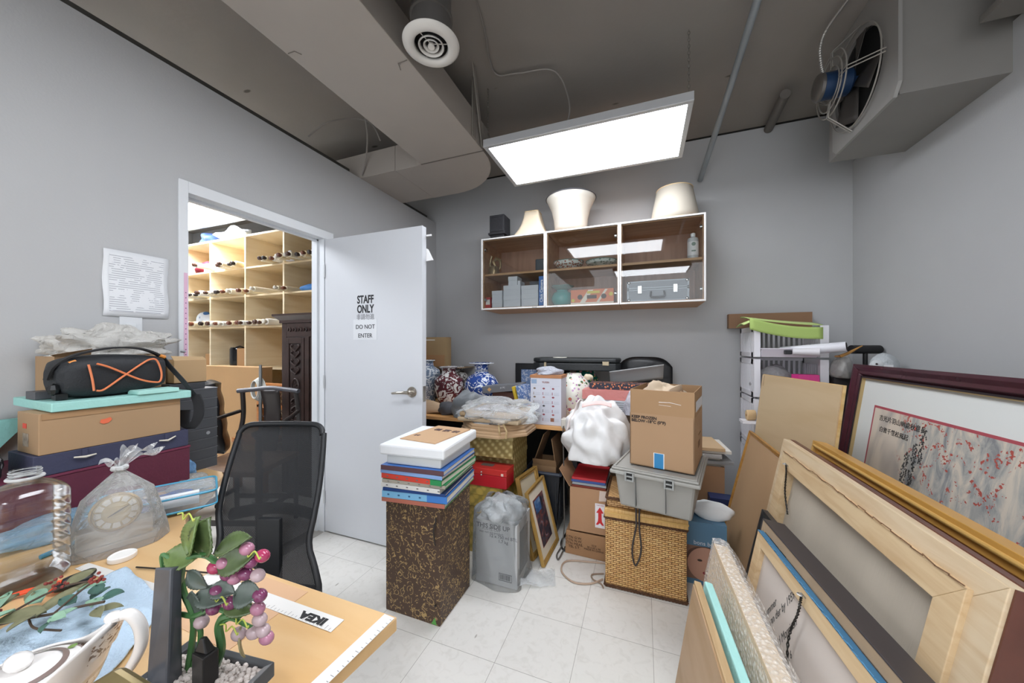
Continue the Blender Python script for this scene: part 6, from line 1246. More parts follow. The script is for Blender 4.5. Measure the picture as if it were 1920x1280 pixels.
mb = MB(); mb.box((.855, 2.715, 1.245), (.895, 2.735, 1.272)); mb.build('handle', M('202024', .4), t, bevel=.004)
crumple('plastic_bag', 'clear grey plastic bag stuffed in the lower white drawer', 'bag', (.84, 2.86, .985), .12, film(.5, 'b8b6b8', .2, .9, 20), 61, (1.0, .6, .95), .25)
t = tag(MB().prism([(.93, 2.725), (1.035, 2.715), (1.045, 2.80), (.95, 2.80), (.905, 2.76)], 1.03, 1.115).build('pink_box', M('c8307f', .5)), 'bright pink paper box in the lower white drawer', 'box')
t = thing('twine_spool', 'spool of natural twine beside the lowest drawer frame', 'spool', (.66, 2.72, .80)); mb = MB(); mb.m = axes((.64, 2.70, .84), (0, 1, 0), (0, 0, 1), (1, .4, 0)); mb.lathe([(.030, 0), (.034, .004), (.034, .055), (.030, .06)], 20); mb.build('twine', M('d8b98c', .8, bump=.4, bscale=150), t, smooth=True)
mb = MB(); mb.m = axes((.64, 2.70, .84), (0, 1, 0), (0, 0, 1), (1, .4, 0)); mb.lathe([(.009, -.001), (.009, .0005)], 12); mb.build('core', M('8a5f35', .7), t); mb = MB(); mb.box((.61, 2.66, .79), (.72, 2.75, .806)); mb.build('tray_edge', wp, t)
t = thing('black_cabinet', 'low black cabinet behind the landscape picture', 'cabinet', (1.28, 2.75, 0)); box((1.215, 2.20, 0), (1.40, 3.12, 1.085)).build('body', M('2b2b2d', .5), t, bevel=.003); box((1.205, 2.19, 1.086), (1.403, 3.13, 1.10)).build('top_board', M('343436', .4), t)
t = thing('bracelet_stand', 'black T-bar bracelet stand on the black cabinet', 'display stand', (1.28, 2.75, 1.101)); bs = M('141416', .5)
mb = MB(); mb.tube([(1.215, 2.77, 1.277), (1.385, 2.85, 1.277)], .027, 18); mb.build('padded_bar', bs, t, smooth=True); mb = MB(); mb.tube([(1.30, 2.81, 1.115), (1.30, 2.81, 1.26)], .012, 10); mb.build('post', bs, t); mb = MB(); mb.lathe([(.05, 0), (.048, .014)], 20, (1.30, 2.81, 1.101)); mb.build('base', bs, t)
t = tag(MB().box((1.21, 2.48, 1.101), (1.34, 2.56, 1.150)).build('black_tray', M('1c1c1f', .4), bevel=.006), 'small black display tray in front of the bracelet stand', 'tray')
t = thing('plaster_head', 'grey white plaster head lying on its side behind the landscape frame', 'sculpture', (1.305, 2.64, 1.106)); pl = M('c9ccce', .6)
c = (1.305, 2.64, 1.180); mb = MB(); mb.grid(lambda u, v: (c[0]+.062*math.cos(math.pi*(v-.5))*math.cos(2*math.pi*u)*(1+.08*math.sin(14*u*2)), c[1]+.055*math.cos(math.pi*(v-.5))*math.sin(2*math.pi*u), c[2]+.074*math.sin(math.pi*(v-.5))*(1+.06*math.sin(20*u))), 30, 16, wrap=True); mb.build('curled_hair', M('b5babd', .6, bump=.8, bscale=60), t, smooth=True)
mb = MB(); mb.ball((c[0]-.042, c[1]-.028, c[2]+.006), .036, 14, sc=(1, .8, .9)); mb.ball((c[0]-.074, c[1]-.035, c[2]+.006), .010, 8); mb.build('face', pl, t, smooth=True); mb = MB(); mb.ball((c[0]-.058, c[1]-.054, c[2]+.016), .006, 8); mb.build('eye', M('3c3030', .6), t); box((c[0]-.03, c[1]-.062, c[2]-.020), (c[0]+.01, c[1]-.058, c[2]+.012)).build('paper_tag', M('e9eaec', .6), t)
crumple('translucent_bag', 'full grey translucent bag tied with string between drawers and cabinet', 'bag', (1.15, 2.73, 1.101), .085, film(.8, 'a7a5a2', .3, .7, 14), 63, (.55, .8, 1.05), .12)
t = thing('wooden_spoon', 'wooden spoon poking out of the tied bag', 'spoon', (1.14, 2.68, 1.25)); mb = MB(); mb.tube([(1.12, 2.68, 1.235), (1.16, 2.68, 1.255), (1.235, 2.70, 1.30)], [.010, .009, .003], 8); mb.build('handle', M('a8793c', .5), t, smooth=True); mb = MB(); mb.ball((1.11, 2.68, 1.235), .014, 10, sc=(1.2, .8, .5)); mb.build('bowl', M('9a6b34', .5), t, smooth=True)
tag(box((1.115, 2.72, .0), (1.19, 2.80, 1.10)).build('storage_post', M('2a2628', .5)), 'dark upright post between the drawer unit and black cabinet', 'post')
# ---------------- near desk ----------------
ZD = .75
top = wood('dab583', 'd0a670', 1.6, (1, 7, 1), .32)
t = thing('office_desk', 'light wood topped office desk with a curved cut-out in the near corner', 'desk', (-1.2, .2, 0))
poly = [(-2.078, -.25), (-.50, -.25), (-.487, .40), (-.467, .573)]
poly += [(-.80, .572), (-1.18, .574), (-1.25, .592), (-1.306, .632), (-1.36, .66), (-1.42, .70), (-1.475, .765), (-1.54, .83), (-1.61, .885), (-1.66, .935), (-1.72, .962), (-2.078, .968)]
MB().prism(poly, .722, ZD).build('desk_top', top, t, bevel=.0025)
mt = M('b8b9ba', .35, .5)
for (x, y) in ((-.60, .45), (-.60, -.15), (-1.95, -.15), (-1.95, .85), (-1.50, .60)):
    mb = MB(); mb.lathe([(.03, .0), (.032, .01), (.025, .02), (.025, .70), (.05, .715), (.05, .7215)], 16, (x, y, 0)); mb.build('leg', mt, t, smooth=True)
# taped rulers
tp = M('dedcd8', .4)
def strip(name, lab, a, b, w_, mat, z=ZD+.0008, th=.0006, cat='ruler', ticks=None):
    a, b = Vector((*a, z)), Vector((*b, z)); d = (b-a).normalized(); n = Vector((-d.y, d.x, 0))*w_/2; u = Vector((0, 0, th))
    o = MB().hexa([a-n, b-n, b+n, a+n, a-n+u, b-n+u, b+n+u, a+n+u]).build(name, mat); tag(o, lab, cat)
    if ticks:
        mb = MB(); L_ = (b-a).length; k = 0; q = a+u*1.5
        while k*ticks < L_-.004:
            p = q+d*(k*ticks+.002); nn = n.normalized(); h_ = w_*(.35 if k % 5 else .6); w0 = d*.0005
            mb.add([p-n*.92-w0, p-n*.92+w0, p-n*.92+nn*h_*.5+w0, p-n*.92+nn*h_*.5-w0], [(0, 1, 2, 3)]); k += 1
        mb.build('tick_marks', M('7c7c80', .7), o)
    return o
strip('paper_ruler', 'white paper measuring strip taped across the desk beside the clock bag', (-1.31, .425), (-.99, .446), .024, tp, ticks=.01)
o = strip('paper_ruler', 'white paper ruler with big black letters taped near the desk corner', (-.98, .508), (-.560, .512), .032, M('e2e0dc', .4), ticks=.01)
text('IKEA', .022, M('17181a', .6), (-.622, .509, ZD+.0018), (-1, -.02, 0), (0, -1, 0), parent=o, bold=.0012, sx=1.45)
strip('paper_ruler', 'white paper ruler taped along the end edge of the desk', (-.512, .13), (-.482, .568), .026, tp, ticks=.01)
tag(MB().hexa([(-.90, .40, ZD+.0003), (-.70, .40, ZD+.0003), (-.70, .56, ZD+.0003), (-.90, .56, ZD+.0003), (-.90, .40, ZD+.0007), (-.70, .40, ZD+.0007), (-.70, .56, ZD+.0007), (-.90, .56, ZD+.0007)]).build('brown_paper', M('d2a984', .7)), 'thin tan paper lying on the desk behind the purple fruit bonsai', 'paper')
# ---------------- mesh office chair ----------------
def mesh_mat():
    m, nt, N, L_, B = nodes('black_mesh'); B.inputs['Base Color'].default_value = (*lin('1b1d20'), 1); B.inputs['Roughness'].default_value = .6
    tc = N.new('ShaderNodeTexCoord'); wv = []
    for r_ in (45, -45):
        mp = N.new('ShaderNodeMapping'); mp.inputs['Rotation'].default_value = (0, R(r_), 0); L_.new(tc.outputs['Object'], mp.inputs[0]); w_ = N.new('ShaderNodeTexWave'); w_.bands_direction = 'X'; w_.inputs['Scale'].default_value = 90; L_.new(mp.outputs[0], w_.inputs[0])
        g = N.new('ShaderNodeMath'); g.operation = 'GREATER_THAN'; g.inputs[1].default_value = .46; L_.new(w_.outputs['Fac'], g.inputs[0]); wv.append(g)
    mu = N.new('ShaderNodeMath'); mu.operation = 'MULTIPLY'; L_.new(wv[0].outputs[0], mu.inputs[0]); L_.new(wv[1].outputs[0], mu.inputs[1]); m3 = N.new('ShaderNodeMath'); m3.operation = 'MULTIPLY'; m3.inputs[1].default_value = .22; L_.new(mu.outputs[0], m3.inputs[0])
    tr = N.new('ShaderNodeBsdfTransparent'); mx = N.new('ShaderNodeMixShader'); L_.new(m3.outputs[0], mx.inputs[0]); L_.new(B.outputs[0], mx.inputs[1]); L_.new(tr.outputs[0], mx.inputs[2]); L_.new(mx.outputs[0], N['Material Output'].inputs[0]); return m
a_ = math.atan2(.125, .33); t = thing('mesh_office_chair', 'black mesh back office chair pushed in behind the near desk', 'office chair', (-1.12, .60, 0), a_)
# local: x across, y away from the desk (+ is back)
BX = lambda p: mmul(t).inverted() @ Vector(p)
topc = BX((-1.370, .984, .97)); midc = BX((-1.285, .862, .70)); lowc = BX((-1.205, .79, .50))
def cl(v):   # v 0 bottom .. 1 top : centre of back, half width
    z = .47+.51*v
    if z > .70: f = (z-.70)/.27; y = midc.y+(topc.y-midc.y)*f; x = midc.x+(topc.x-midc.x)*f
    else: f = (.70-z)/.20; y = midc.y+(lowc.y-midc.y)*f; x = midc.x+(lowc.x-midc.x)*f
    hw = .168+.012*math.sin(math.pi*min(1, max(0, (z-.6)/.37)))-.012*math.exp(-((z-.62)/.05)**2)+(.03*max(0, (.58-z)/.1))
    return x, y, z, hw
def backpt(u, v):
    x, y, z, hw = cl(v); s = 2*u-1; return (x+hw*s, y-.030*(1-s*s)*(-1)+0, z)
fk2 = M('1d1f22', .45)
mb = MB(); mb.grid(lambda u, v: backpt(.03+.94*u, .02+.96*v), 24, 30); mb.build('mesh_back', mesh_mat(), t, w=False, smooth=True)
pts = []
N_ = 22
for i in range(N_): pts.append(Vector(backpt(1, i/(N_-1)*.93)))
tx_, ty_, tz_, thw = cl(1.0)
for a in range(0, 91, 18):
    c_, s_ = math.cos(R(a)), math.sin(R(a)); p = Vector(cl(.93)[:3]); pts.append(Vector((tx_+thw-.05+.05*c_, p.y+(ty_-p.y)*s_, p.z+(tz_-p.z)*s_)))
for k in range(1, 6): u = 1-k/6; pts.append(Vector((tx_+(thw-.05)*(2*u-1)/1, ty_+.012*(1-(2*u-1)**2), tz_)))
for a in range(90, 181, 18):
    c_, s_ = math.cos(R(a)), math.sin(R(a)); p = Vector(cl(.93)[:3]); pts.append(Vector((tx_-thw+.05+.05*c_, p.y+(ty_-p.y)*s_, p.z+(tz_-p.z)*s_)))
for i in range(N_-1, -1, -1): pts.append(Vector(backpt(0, i/(N_-1)*.93)))
mb = MB(); mb.tube(pts, .0105, 10, closed=True); mb.build('back_frame', fk2, t, w=False, smooth=True)
mb = MB(); mb.grid(lambda u, v: (backpt(.06+.88*u, .40)[0], backpt(.04+.92*u, .40)[1]+.022-.012*math.sin(math.pi*v), .655+.045*v+.012*math.sin(math.pi*u)), 16, 6); mb.build('lumbar_band', M('17181a', .5), t, w=False, smooth=True, solid=.006)
MB().box((lowc.x-.04, lowc.y+.03, .40), (lowc.x+.04, lowc.y+.05, .70)).build('back_spine', fk2, t, w=False, bevel=.004)
mb = MB(); mb.grid(lambda u, v: (lowc.x-.18+.36*u, lowc.y-.44+.47*v, .47-.02*(1-v)**4+.012*math.cos(3.1*(u-.5))), 12, 12); mb.build('seat', M('222427', .8), t, w=False, smooth=True, solid=.05)
sc_ = (lowc.x, lowc.y-.2)
mb = MB(); mb.tube([(*sc_, .08), (*sc_, .41)], .028, 14); mb.build('gas_column', M('3a3b3e', .3, .6), t, w=False, smooth=True)
for k in range(5):
    a = k*1.2566+.3; mb = MB(); mb.tube([(*sc_, .10), (sc_[0]+.28*math.cos(a), sc_[1]+.28*math.sin(a), .065)], [.024, .013], 8); mb.build('base_arm', fk2, t, w=False, smooth=True)
    mb = MB(); mb.ball((sc_[0]+.28*math.cos(a), sc_[1]+.28*math.sin(a), .027), .027, 10, sc=(1, 1, 1)); mb.build('caster', M('151517', .5), t, w=False, smooth=True)
for s in ():
    mb = MB(); mb.tube(smooth_pts([(lowc.x+s*.20, lowc.y-.10, .43), (lowc.x+s*.25, lowc.y-.12, .50), (lowc.x+s*.25, lowc.y-.12, .645), (lowc.x+s*.24, lowc.y-.02, .66), (lowc.x+s*.24, lowc.y-.26, .655)], 5), .018, 10); mb.build('armrest', fk2, t, w=False, smooth=True)
# ---------------- stack against the partition wall ----------------
cloth_m = lambda c: M(c, .7, noise=.06, scale=30, bump=.15, bscale=120)
t = thing('document_box', 'burgundy cloth covered case lying lowest against the wall', 'box', (-1.87, .52, ZD)); MB().box((-2.06, .18, ZD+.001), (-1.694, .834, .895)).build('case_body', cloth_m('5c2236'), t, bevel=.002); MB().box((-2.062, .178, .896), (-1.692, .836, .904)).build('lid', cloth_m('6a2840'), t, bevel=.001)
t = thing('document_box', 'navy blue cloth case with two ivory toggles on the burgundy one', 'box', (-1.79, .64, .905)); nv = cloth_m('3b3d55'); box((-1.872, .454, .905), (-1.694, .829, .968)).build('case_body', nv, t, bevel=.002)
for y in (.555, .762):
    mb = MB(); mb.box((-1.6935, y-.006, .945), (-1.690, y+.006, .968)); mb.build('cloth_loop', nv, t); mb = MB(); mb.tube([(-1.688, y-.024, .946), (-1.684, y, .942), (-1.687, y+.024, .944 if y < .6 else .952)], [.0022, .0038, .0022], 8); mb.build('ivory_toggle', M('d8d2c4', .35), t, smooth=True)
kr2 = M('a98a68', .72, noise=.03, scale=5)
t = thing('long_carton', 'long brown carton with small orange stickers under the foam slab', 'carton', (-1.77, .63, .969)); box((-1.842, .464, .969), (-1.694, .804, 1.094)).build('carton_body', kr2, t, bevel=.002)
box((-1.6935, .470, 1.075), (-1.692, .80, 1.094)).build('tape_strip', M('a8845f', .5), t); mb = MB(); mb.m = axes((-1.6925, .603, 1.048), (0, 1, 0), (0, 0, 1), (1, 0, 0)); mb.prism([(-.014, -.004), (-.006, -.010), (.006, -.008), (.014, .002), (.010, .010), (-.004, .006), (-.012, .006)], 0, .0008); mb.build('orange_sticker', M('e2704e', .5), t)
box((-1.80, .4630, 1.045), (-1.775, .4638, 1.06)).build('red_sticker', M('e0452e', .5), t); box((-1.80, .4630, .99), (-1.76, .4638, 1.03)).build('paper_label', M('9a8a7a', .6, noise=.4, scale=60), t)
teal = M('9fd4cc', .7, bump=.35, bscale=40)
tag(MB().hexa([(-2.02, .50, 1.096), (-1.685, .485, 1.096), (-1.675, .83, 1.096), (-2.03, .83, 1.096), (-2.02, .50, 1.124), (-1.685, .485, 1.124), (-1.675, .83, 1.124), (-2.03, .83, 1.124)]).build('foam_slab', teal, bevel=.003), 'turquoise foam slab lying on the long brown carton', 'foam slab')
tag(box((-2.06, .56, .905), (-1.88, .82, 1.095)).build('wall_side_carton', kr2, bevel=.002), 'carton behind the long one close against the partition', 'carton')
tag(box((-1.745, .675, 1.125), (-1.672, .79, 1.140)).build('foam_offcut', M('a9dcd3', .7, bump=.3, bscale=50), bevel=.002), 'small turquoise foam offcut in front of the black bag', 'foam offcut')
tag(MB().hexa([(-2.07, .22, .906), (-2.045, .22, .906), (-2.045, .445, .906), (-2.07, .445, .906), (-2.07, .22, 1.05), (-2.045, .22, 1.05), (-2.045, .55, 1.045), (-2.07, .55, 1.045)]).build('foam_board', M('93cfc9', .7, bump=.3, bscale=40)), 'turquoise foam board standing against the wall behind the stack', 'foam board')
crumple('patterned_cloth', 'black and white patterned cloth bundle beside the navy case', 'cloth', (-1.80, .355, .905), .085, voro('22242a', 'b9bcc0', 55, .32, .8), 71, (1.0, .8, .95), .18)
# black camera bag with orange cord
bk3 = M('1d2024', .6, noise=.1, scale=30, bump=.2, bscale=200)
t = thing('camera_bag', 'black camera bag with crossed orange elastic cord on the foam slab', 'bag', (-1.80, .64, 1.126), 0)
y0, y1, zc, hz, xf = .515, .785, 1.198, .068, -1.715
def bagp(u, v):
    a = 2*math.pi*v; s = 2*u-1; e = (1-abs(s)**5)**.35 if abs(s) < 1 else 0
    c, q = math.cos(a), math.sin(a); k = (abs(c)**4+abs(q)**4)**(-.25)
    return (-1.80+k*c*.082*(.55+.45*e), (y0+y1)/2+s*(y1-y0)/2, zc+k*q*(hz+.004*math.sin(3*s+2))*(.45+.55*e)+.004*s)
mb = MB(); mb.grid(lambda u, v: bagp(v, u), 40, 28, wrap=True); b_ = [bagp(0, i/40) for i in range(40)]; mb.add([bagp(0, i/40) for i in range(40)], [tuple(range(40))]); mb.add([bagp(1, i/40) for i in range(40)], [tuple(range(40))]); mb.build('bag_body', bk3, t, smooth=True)
mb = MB(); mb.grid(lambda u, v: (-1.722-.03*v, .60+.12*u, zc+.045+.022*v), 10, 4); mb.build('grey_panel', M('555a66', .6), t, smooth=True, solid=.002)
org_ = M('e08052', .5); fx = xf-.0005
Pc = lambda yy, zz: (fx+.006*(1-((yy-.65)/.14)**2), yy, zz)
A, B_, C_, D_ = (.572, 1.150), (.585, 1.240), (.745, 1.160), (.722, 1.250)
mb = MB()
mb.tube(smooth_pts([Pc(.570, 1.238), Pc(.578, 1.19), Pc(.582, 1.150)], 5), .0032, 6)
mb.tube(smooth_pts([Pc(.587, 1.150), Pc(.605, 1.152), Pc(.65, 1.192), Pc(.70, 1.235), Pc(.724, 1.250), Pc(.742, 1.244), Pc(.755, 1.20), Pc(.752, 1.168), Pc(.735, 1.164), Pc(.69, 1.180), Pc(.62, 1.225), Pc(.588, 1.240)], 6), .0032, 6)
mb.build('orange_cord', org_, t, smooth=True)
mb = MB(); mb.tube([(-1.74, .537, 1.243), (-1.74, .552, 1.25)], .005, 8); mb.tube([(-1.755, .770, 1.262), (-1.755, .785, 1.255)], .006, 8); mb.build('orange_pull', M('d98a3a', .5), t)
mb = MB()
def ribbon(mb, pts, w_, th=.003, side=(1, 0, 0), n=8):
    sp = smooth_pts(pts, n); s = Vector(side).normalized()*w_/2
    vs = []; fs = []
    for i, p in enumerate(sp):
        d = (sp[min(i+1, len(sp)-1)]-sp[max(i-1, 0)]).normalized(); nn = d.cross(s).normalized()*th/2
        vs += [p-s-nn, p+s-nn, p+s+nn, p-s+nn]
    for i in range(len(sp)-1):
        for j in range(4): fs.append((4*i+j, 4*i+(j+1) % 4, 4*i+4+(j+1) % 4, 4*i+4+j))
    fs += [(3, 2, 1, 0), tuple(4*(len(sp)-1)+j for j in range(4))]; mb.add(vs, fs)
ribbon(mb, [(-1.79, .505, 1.19), (-1.77, .515, 1.235), (-1.765, .56, 1.27), (-1.765, .64, 1.292), (-1.765, .71, 1.29), (-1.77, .765, 1.268), (-1.775, .785, 1.24)], .028, .006); mb.build('top_strap', M('17181b', .6), t, smooth=True)
mb = MB(); ribbon(mb, [(-1.775, .785, 1.255), (-1.76, .80, 1.22), (-1.725, .826, 1.16), (-1.695, .848, 1.105)], .022, .003, (1, .5, 0)); mb.build('shoulder_strap', M('2a2b2e', .6), t, smooth=True)
mb = MB(); ribbon(mb, [(-1.692, .850, 1.105), (-1.683, .858, 1.06), (-1.685, .856, 1.01), (-1.71, .846, .968), (-1.735, .838, .985), (-1.735, .838, 1.04)], .035, .007, (1, .6, 0)); mb.build('shoulder_pad', M('202124', .8), t, smooth=True)
mb = MB(); mb.box((-1.77, .51, 1.127), (-1.74, .535, 1.145)); mb.ball((-1.755, .51, 1.16), .02, 8, sc=(.8, .7, 1)); mb.build('side_buckle', M('151618', .4), t)
tag(box((-1.90, .495, 1.126), (-1.83, .575, 1.15)).build('grey_box', M('55565a', .5)), 'small grey box peeking out under the end of the black bag', 'box') 
# carton and plastic behind the bag
t = thing('wall_carton', 'kraft carton with raised flap between black bag and wall', 'carton', (-1.98, .66, 1.126)); box((-2.07, .56, 1.126), (-1.92, .86, 1.262)).build('carton_body', kr2, t); mb = MB(); mb.hexa([(-1.93, .56, 1.262), (-1.92, .56, 1.262), (-1.92, .645, 1.262), (-1.93, .645, 1.262), (-1.90, .545, 1.268), (-1.895, .545, 1.268), (-1.895, .64, 1.290), (-1.90, .64, 1.290)]); mb.build('flap', kr2, t)
crumple('crumpled_plastic', 'crumpled clear plastic sheet on top behind the black bag', 'plastic', (-1.99, .73, 1.262), .085, film(.5, 'f0eee8', .12, 1.0, 26), 73, (.8, 1.75, .80), .34, 60, 30, freq=6)
# grey archive boxes
for k in range(8):
    z0_ = ZD+.001+.0449*k
    o = tag(box((-2.062, .846, z0_), (-1.838, 1.008, z0_+.0440)).build('archive_box', M('46484c', .6), bevel=.0012), ['lowest', 'second lowest', 'third lowest', 'fourth lowest', 'fourth from the top', 'third from the top', 'second from the top', 'uppermost'][k]+' dark grey archive box in the stack at the desk end', 'box', 'dark grey archive boxes stacked at the desk end')
    box((-2.0635, .8445, z0_+.0405), (-1.8365, 1.0095, z0_+.0442)).build('lid', M('5c5e63', .5), o)
    if k == 3: 
        mb = MB(); mb.m = axes((-1.8375, .972, z0_+.022), (0, 1, 0), (0, 0, 1), (1, 0, 0)); mb.lathe([(.0075, 0), (.0075, .0008)], 14); mb.build('round_sticker', M('9c9ea2', .5), o); o['label'] = 'flat dark grey archive box with a small round grey sticker'
tag(box((-2.05, .846, 1.1105), (-1.86, .972, 1.136)).build('grey_lid_box', M('3c3e42', .6), bevel=.001), 'smaller charcoal lid box topmost on the archive box stack', 'box')
t = thing('open_carton', 'open brown carton sitting on the archive box stack by the casing', 'carton', (-1.96, .88, 1.137)); mb = MB(); tub(mb, -2.05, .868, -1.875, .985, .10, 0, .003, 1.1365); mb.build('carton_body', M('b89870', .75), t); mb = MB(); mb.hexa([(-1.878, .868, 1.236), (-1.875, .868, 1.236), (-1.875, .985, 1.236), (-1.878, .985, 1.236), (-1.90, .868, 1.256), (-1.897, .868, 1.256), (-1.897, .985, 1.250), (-1.90, .985, 1.250)]); mb.build('flap', M('c0a27a', .75), t)
# things on the desk at the end of the stack
crumple('blue_packet', 'small pale blue plastic packet against the archive boxes', 'packet', (-1.80, .885, ZD+.001), .03, film(.7, '7fb0e0', .2, .8, 40), 75, (.7, .8, 1.3), .25)
for k, (x, y, rz_, sx, sy, lab) in enumerate([(-1.72, .86, .6, .05, .022, 'empty clear plastic sleeve near the desk end'), (-1.64, .83, .2, .055, .03, 'crinkled clear plastic wrapper by the chair back'), (-1.61, .78, 1.0, .06, .028, 'clear plastic wrapper lying next to the blue zipped pouch')]):
    crumple('plastic_wrapper', lab, 'plastic', (x, y, ZD+.001), sx, film(.3, 'ebe9e2', .1, .9, 40), 80+k, (1.2, .75, .30), .3, 30, 12)
t = thing('zip_pouch', 'clear zipped pouch with bright blue piping beside the bagged clock', 'pouch', (-1.50, .70, ZD))
zp = M('3fa0c4', .4); ang = R(62); ca, sa = math.cos(ang), math.sin(ang)
def zp3(u, v, z): return (-1.50+u*ca-v*sa, .655+u*sa+v*ca, ZD+z)
cr = []
for (sx, sy) in ((1, 1), (-1, 1), (-1, -1), (1, -1)):
    for a in range(0, 91, 30): 
        aa = R(a)+{(1, 1): 0, (-1, 1): math.pi/2, (-1, -1): math.pi, (1, -1): 1.5*math.pi}[(sx, sy)]; cr.append((sx*.125+.02*math.cos(aa), sy*.06+.02*math.sin(aa)))
for z in (.012, .058): mb = MB(); mb.tube([zp3(u, v, z+(.05*max(0, v) if z > .02 else 0)) for u, v in cr], .0035, 6, closed=True); mb.build('piping', zp, t, smooth=True)
mb = MB(); n = len(cr); mb.add([zp3(u, v, .012) for u, v in cr]+[zp3(u, v, .058+.05*max(0, v)) for u, v in cr], [tuple(range(n)), tuple(range(n, 2*n))]+[(i, (i+1) % n, n+(i+1) % n, n+i) for i in range(n)]); mb.build('clear_shell', film(.12, 'e6f0f6', .08, .5, 20), t)
crumple('blue_contents', '', '', zp3(0, 0, .014), .055, M('3c63ae', .6, noise=.5, scale=40), 88, (.8, 1.4, .45), .2, parent=t)
MB().hexa([zp3(.0, -.075, .03), zp3(.10, -.078, .028), zp3(.10, -.080, .028), zp3(.0, -.077, .03), zp3(.0, -.05, .062), zp3(.10, -.05, .062), zp3(.10, -.052, .064), zp3(.0, -.052, .064)]).build('barcode_label', M('e8eaec', .5), t)
cable('blue_strap', 'light blue strap trailing behind the bagged clock on the desk', [(-1.45, .40, ZD+.006), (-1.46, .46, ZD+.01), (-1.44, .52, ZD+.03), (-1.48, .58, ZD+.01)], .006, M('4a9dc0', .4), cat='strap')
crumple('plastic_bag', 'flat clear plastic with blue tint lying under the burgundy case edge', 'bag', (-1.60, .50, ZD+.001), .10, film(.35, 'a9cfe6', .1, .8, 22), 89, (.7, 1.7, .35), .3, 36, 14)
# ---------------- clock in a tied plastic bag ----------------
t = thing('bagged_clock', 'mantel clock with white numeral dial inside a tied clear plastic bag', 'clock', (-1.345, .505, ZD))
cs = axes((-1.352, .50, ZD+.001), (.30, .954, 0), (-.954, .30, 0), (0, 0, 1)); bd = M('cfc6b6', .5)
mb = MB(); mb.m = cs; mb.box((-.085, -.02, 0), (.085, .045, .016)); mb.box((-.070, -.012, .016), (.070, .035, .06)); mb.prism([], 0, 0) if False else None
mb.build('clock_case', bd, t, bevel=.003)
dm = cs @ Matrix.Translation((0, -.018, .100)) @ Matrix.Rotation(R(90-8), 4, 'X')
mb = MB(); mb.m = dm; mb.lathe([(.046, -.03), (.049, -.004), (.049, .004), (.045, .008), (.041, .006)], 40); mb.build('brass_bezel', M('b89a62', .35, .5), t, smooth=True)
mb = MB(); mb.m = dm; mb.lathe([(.043, .002), (.043, .007)], 36); mb.build('dial', M('cdb98e', .5), t)
for k in range(12):
    mb = MB(); mb.m = dm @ Matrix.Rotation(k*math.pi/6, 4, 'Z') @ Matrix.Translation((0, .0335, .008)); mb.prism([(-.0055, -.0065), (.0055, -.0065), (.0078, .005), (0, .007), (-.0078, .005)], 0, .0016); mb.build('numeral_plaque', M('ece7dc', .3), t)
for a, l in ((-62, .026), (118, .018)):
    mb = MB(); mb.m = dm @ Matrix.Rotation(R(a), 4, 'Z') @ Matrix.Translation((0, 0, .011)); mb.prism([(-.0018, -.004), (.0018, -.004), (.0006, l), (-.0006, l)], 0, .001); mb.build('clock_hand', M('3c3226', .4), t)
mb = MB()
CB = (-1.345, .505, ZD+.0005)
def cbag(u, v):
    a = 2*math.pi*u; c, s = math.cos(a), math.sin(a)
    fold = 1+.05*math.sin(11*a)*v+.03*math.sin(7*a+3)*(1-v)
    if v < .62: rx, ry, z = .062*(1-.22*(v/.62)), .096*(1-.30*(v/.62)**1.5), .145*v/.62
    else: q = (v-.62)/.38; w_ = (1-q); rx, ry, z = .0425*w_+.006, .0612*w_+.006, .145+.065*q
    X = rx*c*fold; Y = ry*s*fold; return (CB[0]+X*.954+Y*.30-.0, CB[1]-X*.30+Y*.954, CB[2]+.0005+z)
CF = film(.26, 'e4e6e6', .1, .7, 18)
mb.grid(cbag, 88, 30, wrap=True); mb.build('clear_bag', CF, t, smooth=True)
kx, ky, kz = CB[0], CB[1], CB[2]+.212
mb = MB(); mb.tube([(kx+.012*math.cos(a*.785), ky+.012*math.sin(a*.785), kz+.003) for a in range(8)], .007, 8, closed=True); mb.build('knot', film(.6, 'e8eaea', .15, .5, 30), t, smooth=True)
for sd, (dx, dy, dz, w_) in enumerate([(.0, .018, .042, .024), (.010, .050, .020, .055), (-.01, -.022, .010, .02), (.0, .045, .035, .045)]):
    mb = MB(); mb.grid(lambda u, v: (kx+dx*v+.006*math.sin(6*u+3*v), ky+dy*v+(u-.5)*w_*(.3+1.2*v), kz+dz*v+.020*math.sin(2.6*v)+.012*math.sin(7*u)*v), 12, 12); mb.build('bag_ear', film(.32, 'eceeee', .08, .8, 26), t, smooth=True)
# white cap
t = thing('bottle_cap', 'white ribbed plastic bottle cap lying on the desk', 'bottle cap', (-1.257, .477, ZD)); mb = MB(); mb.lathe([(.0255, 0), (.0262, .002), (.0262, .011), (.024, .0125), (.022, .0105), (1e-5, .0105)], 60, (-1.257, .477, ZD+.001), wav=lambda a, u: 1+.008*math.cos(60*a/2)); mb.build('cap_body', M('eceae6', .4), t, smooth=True)
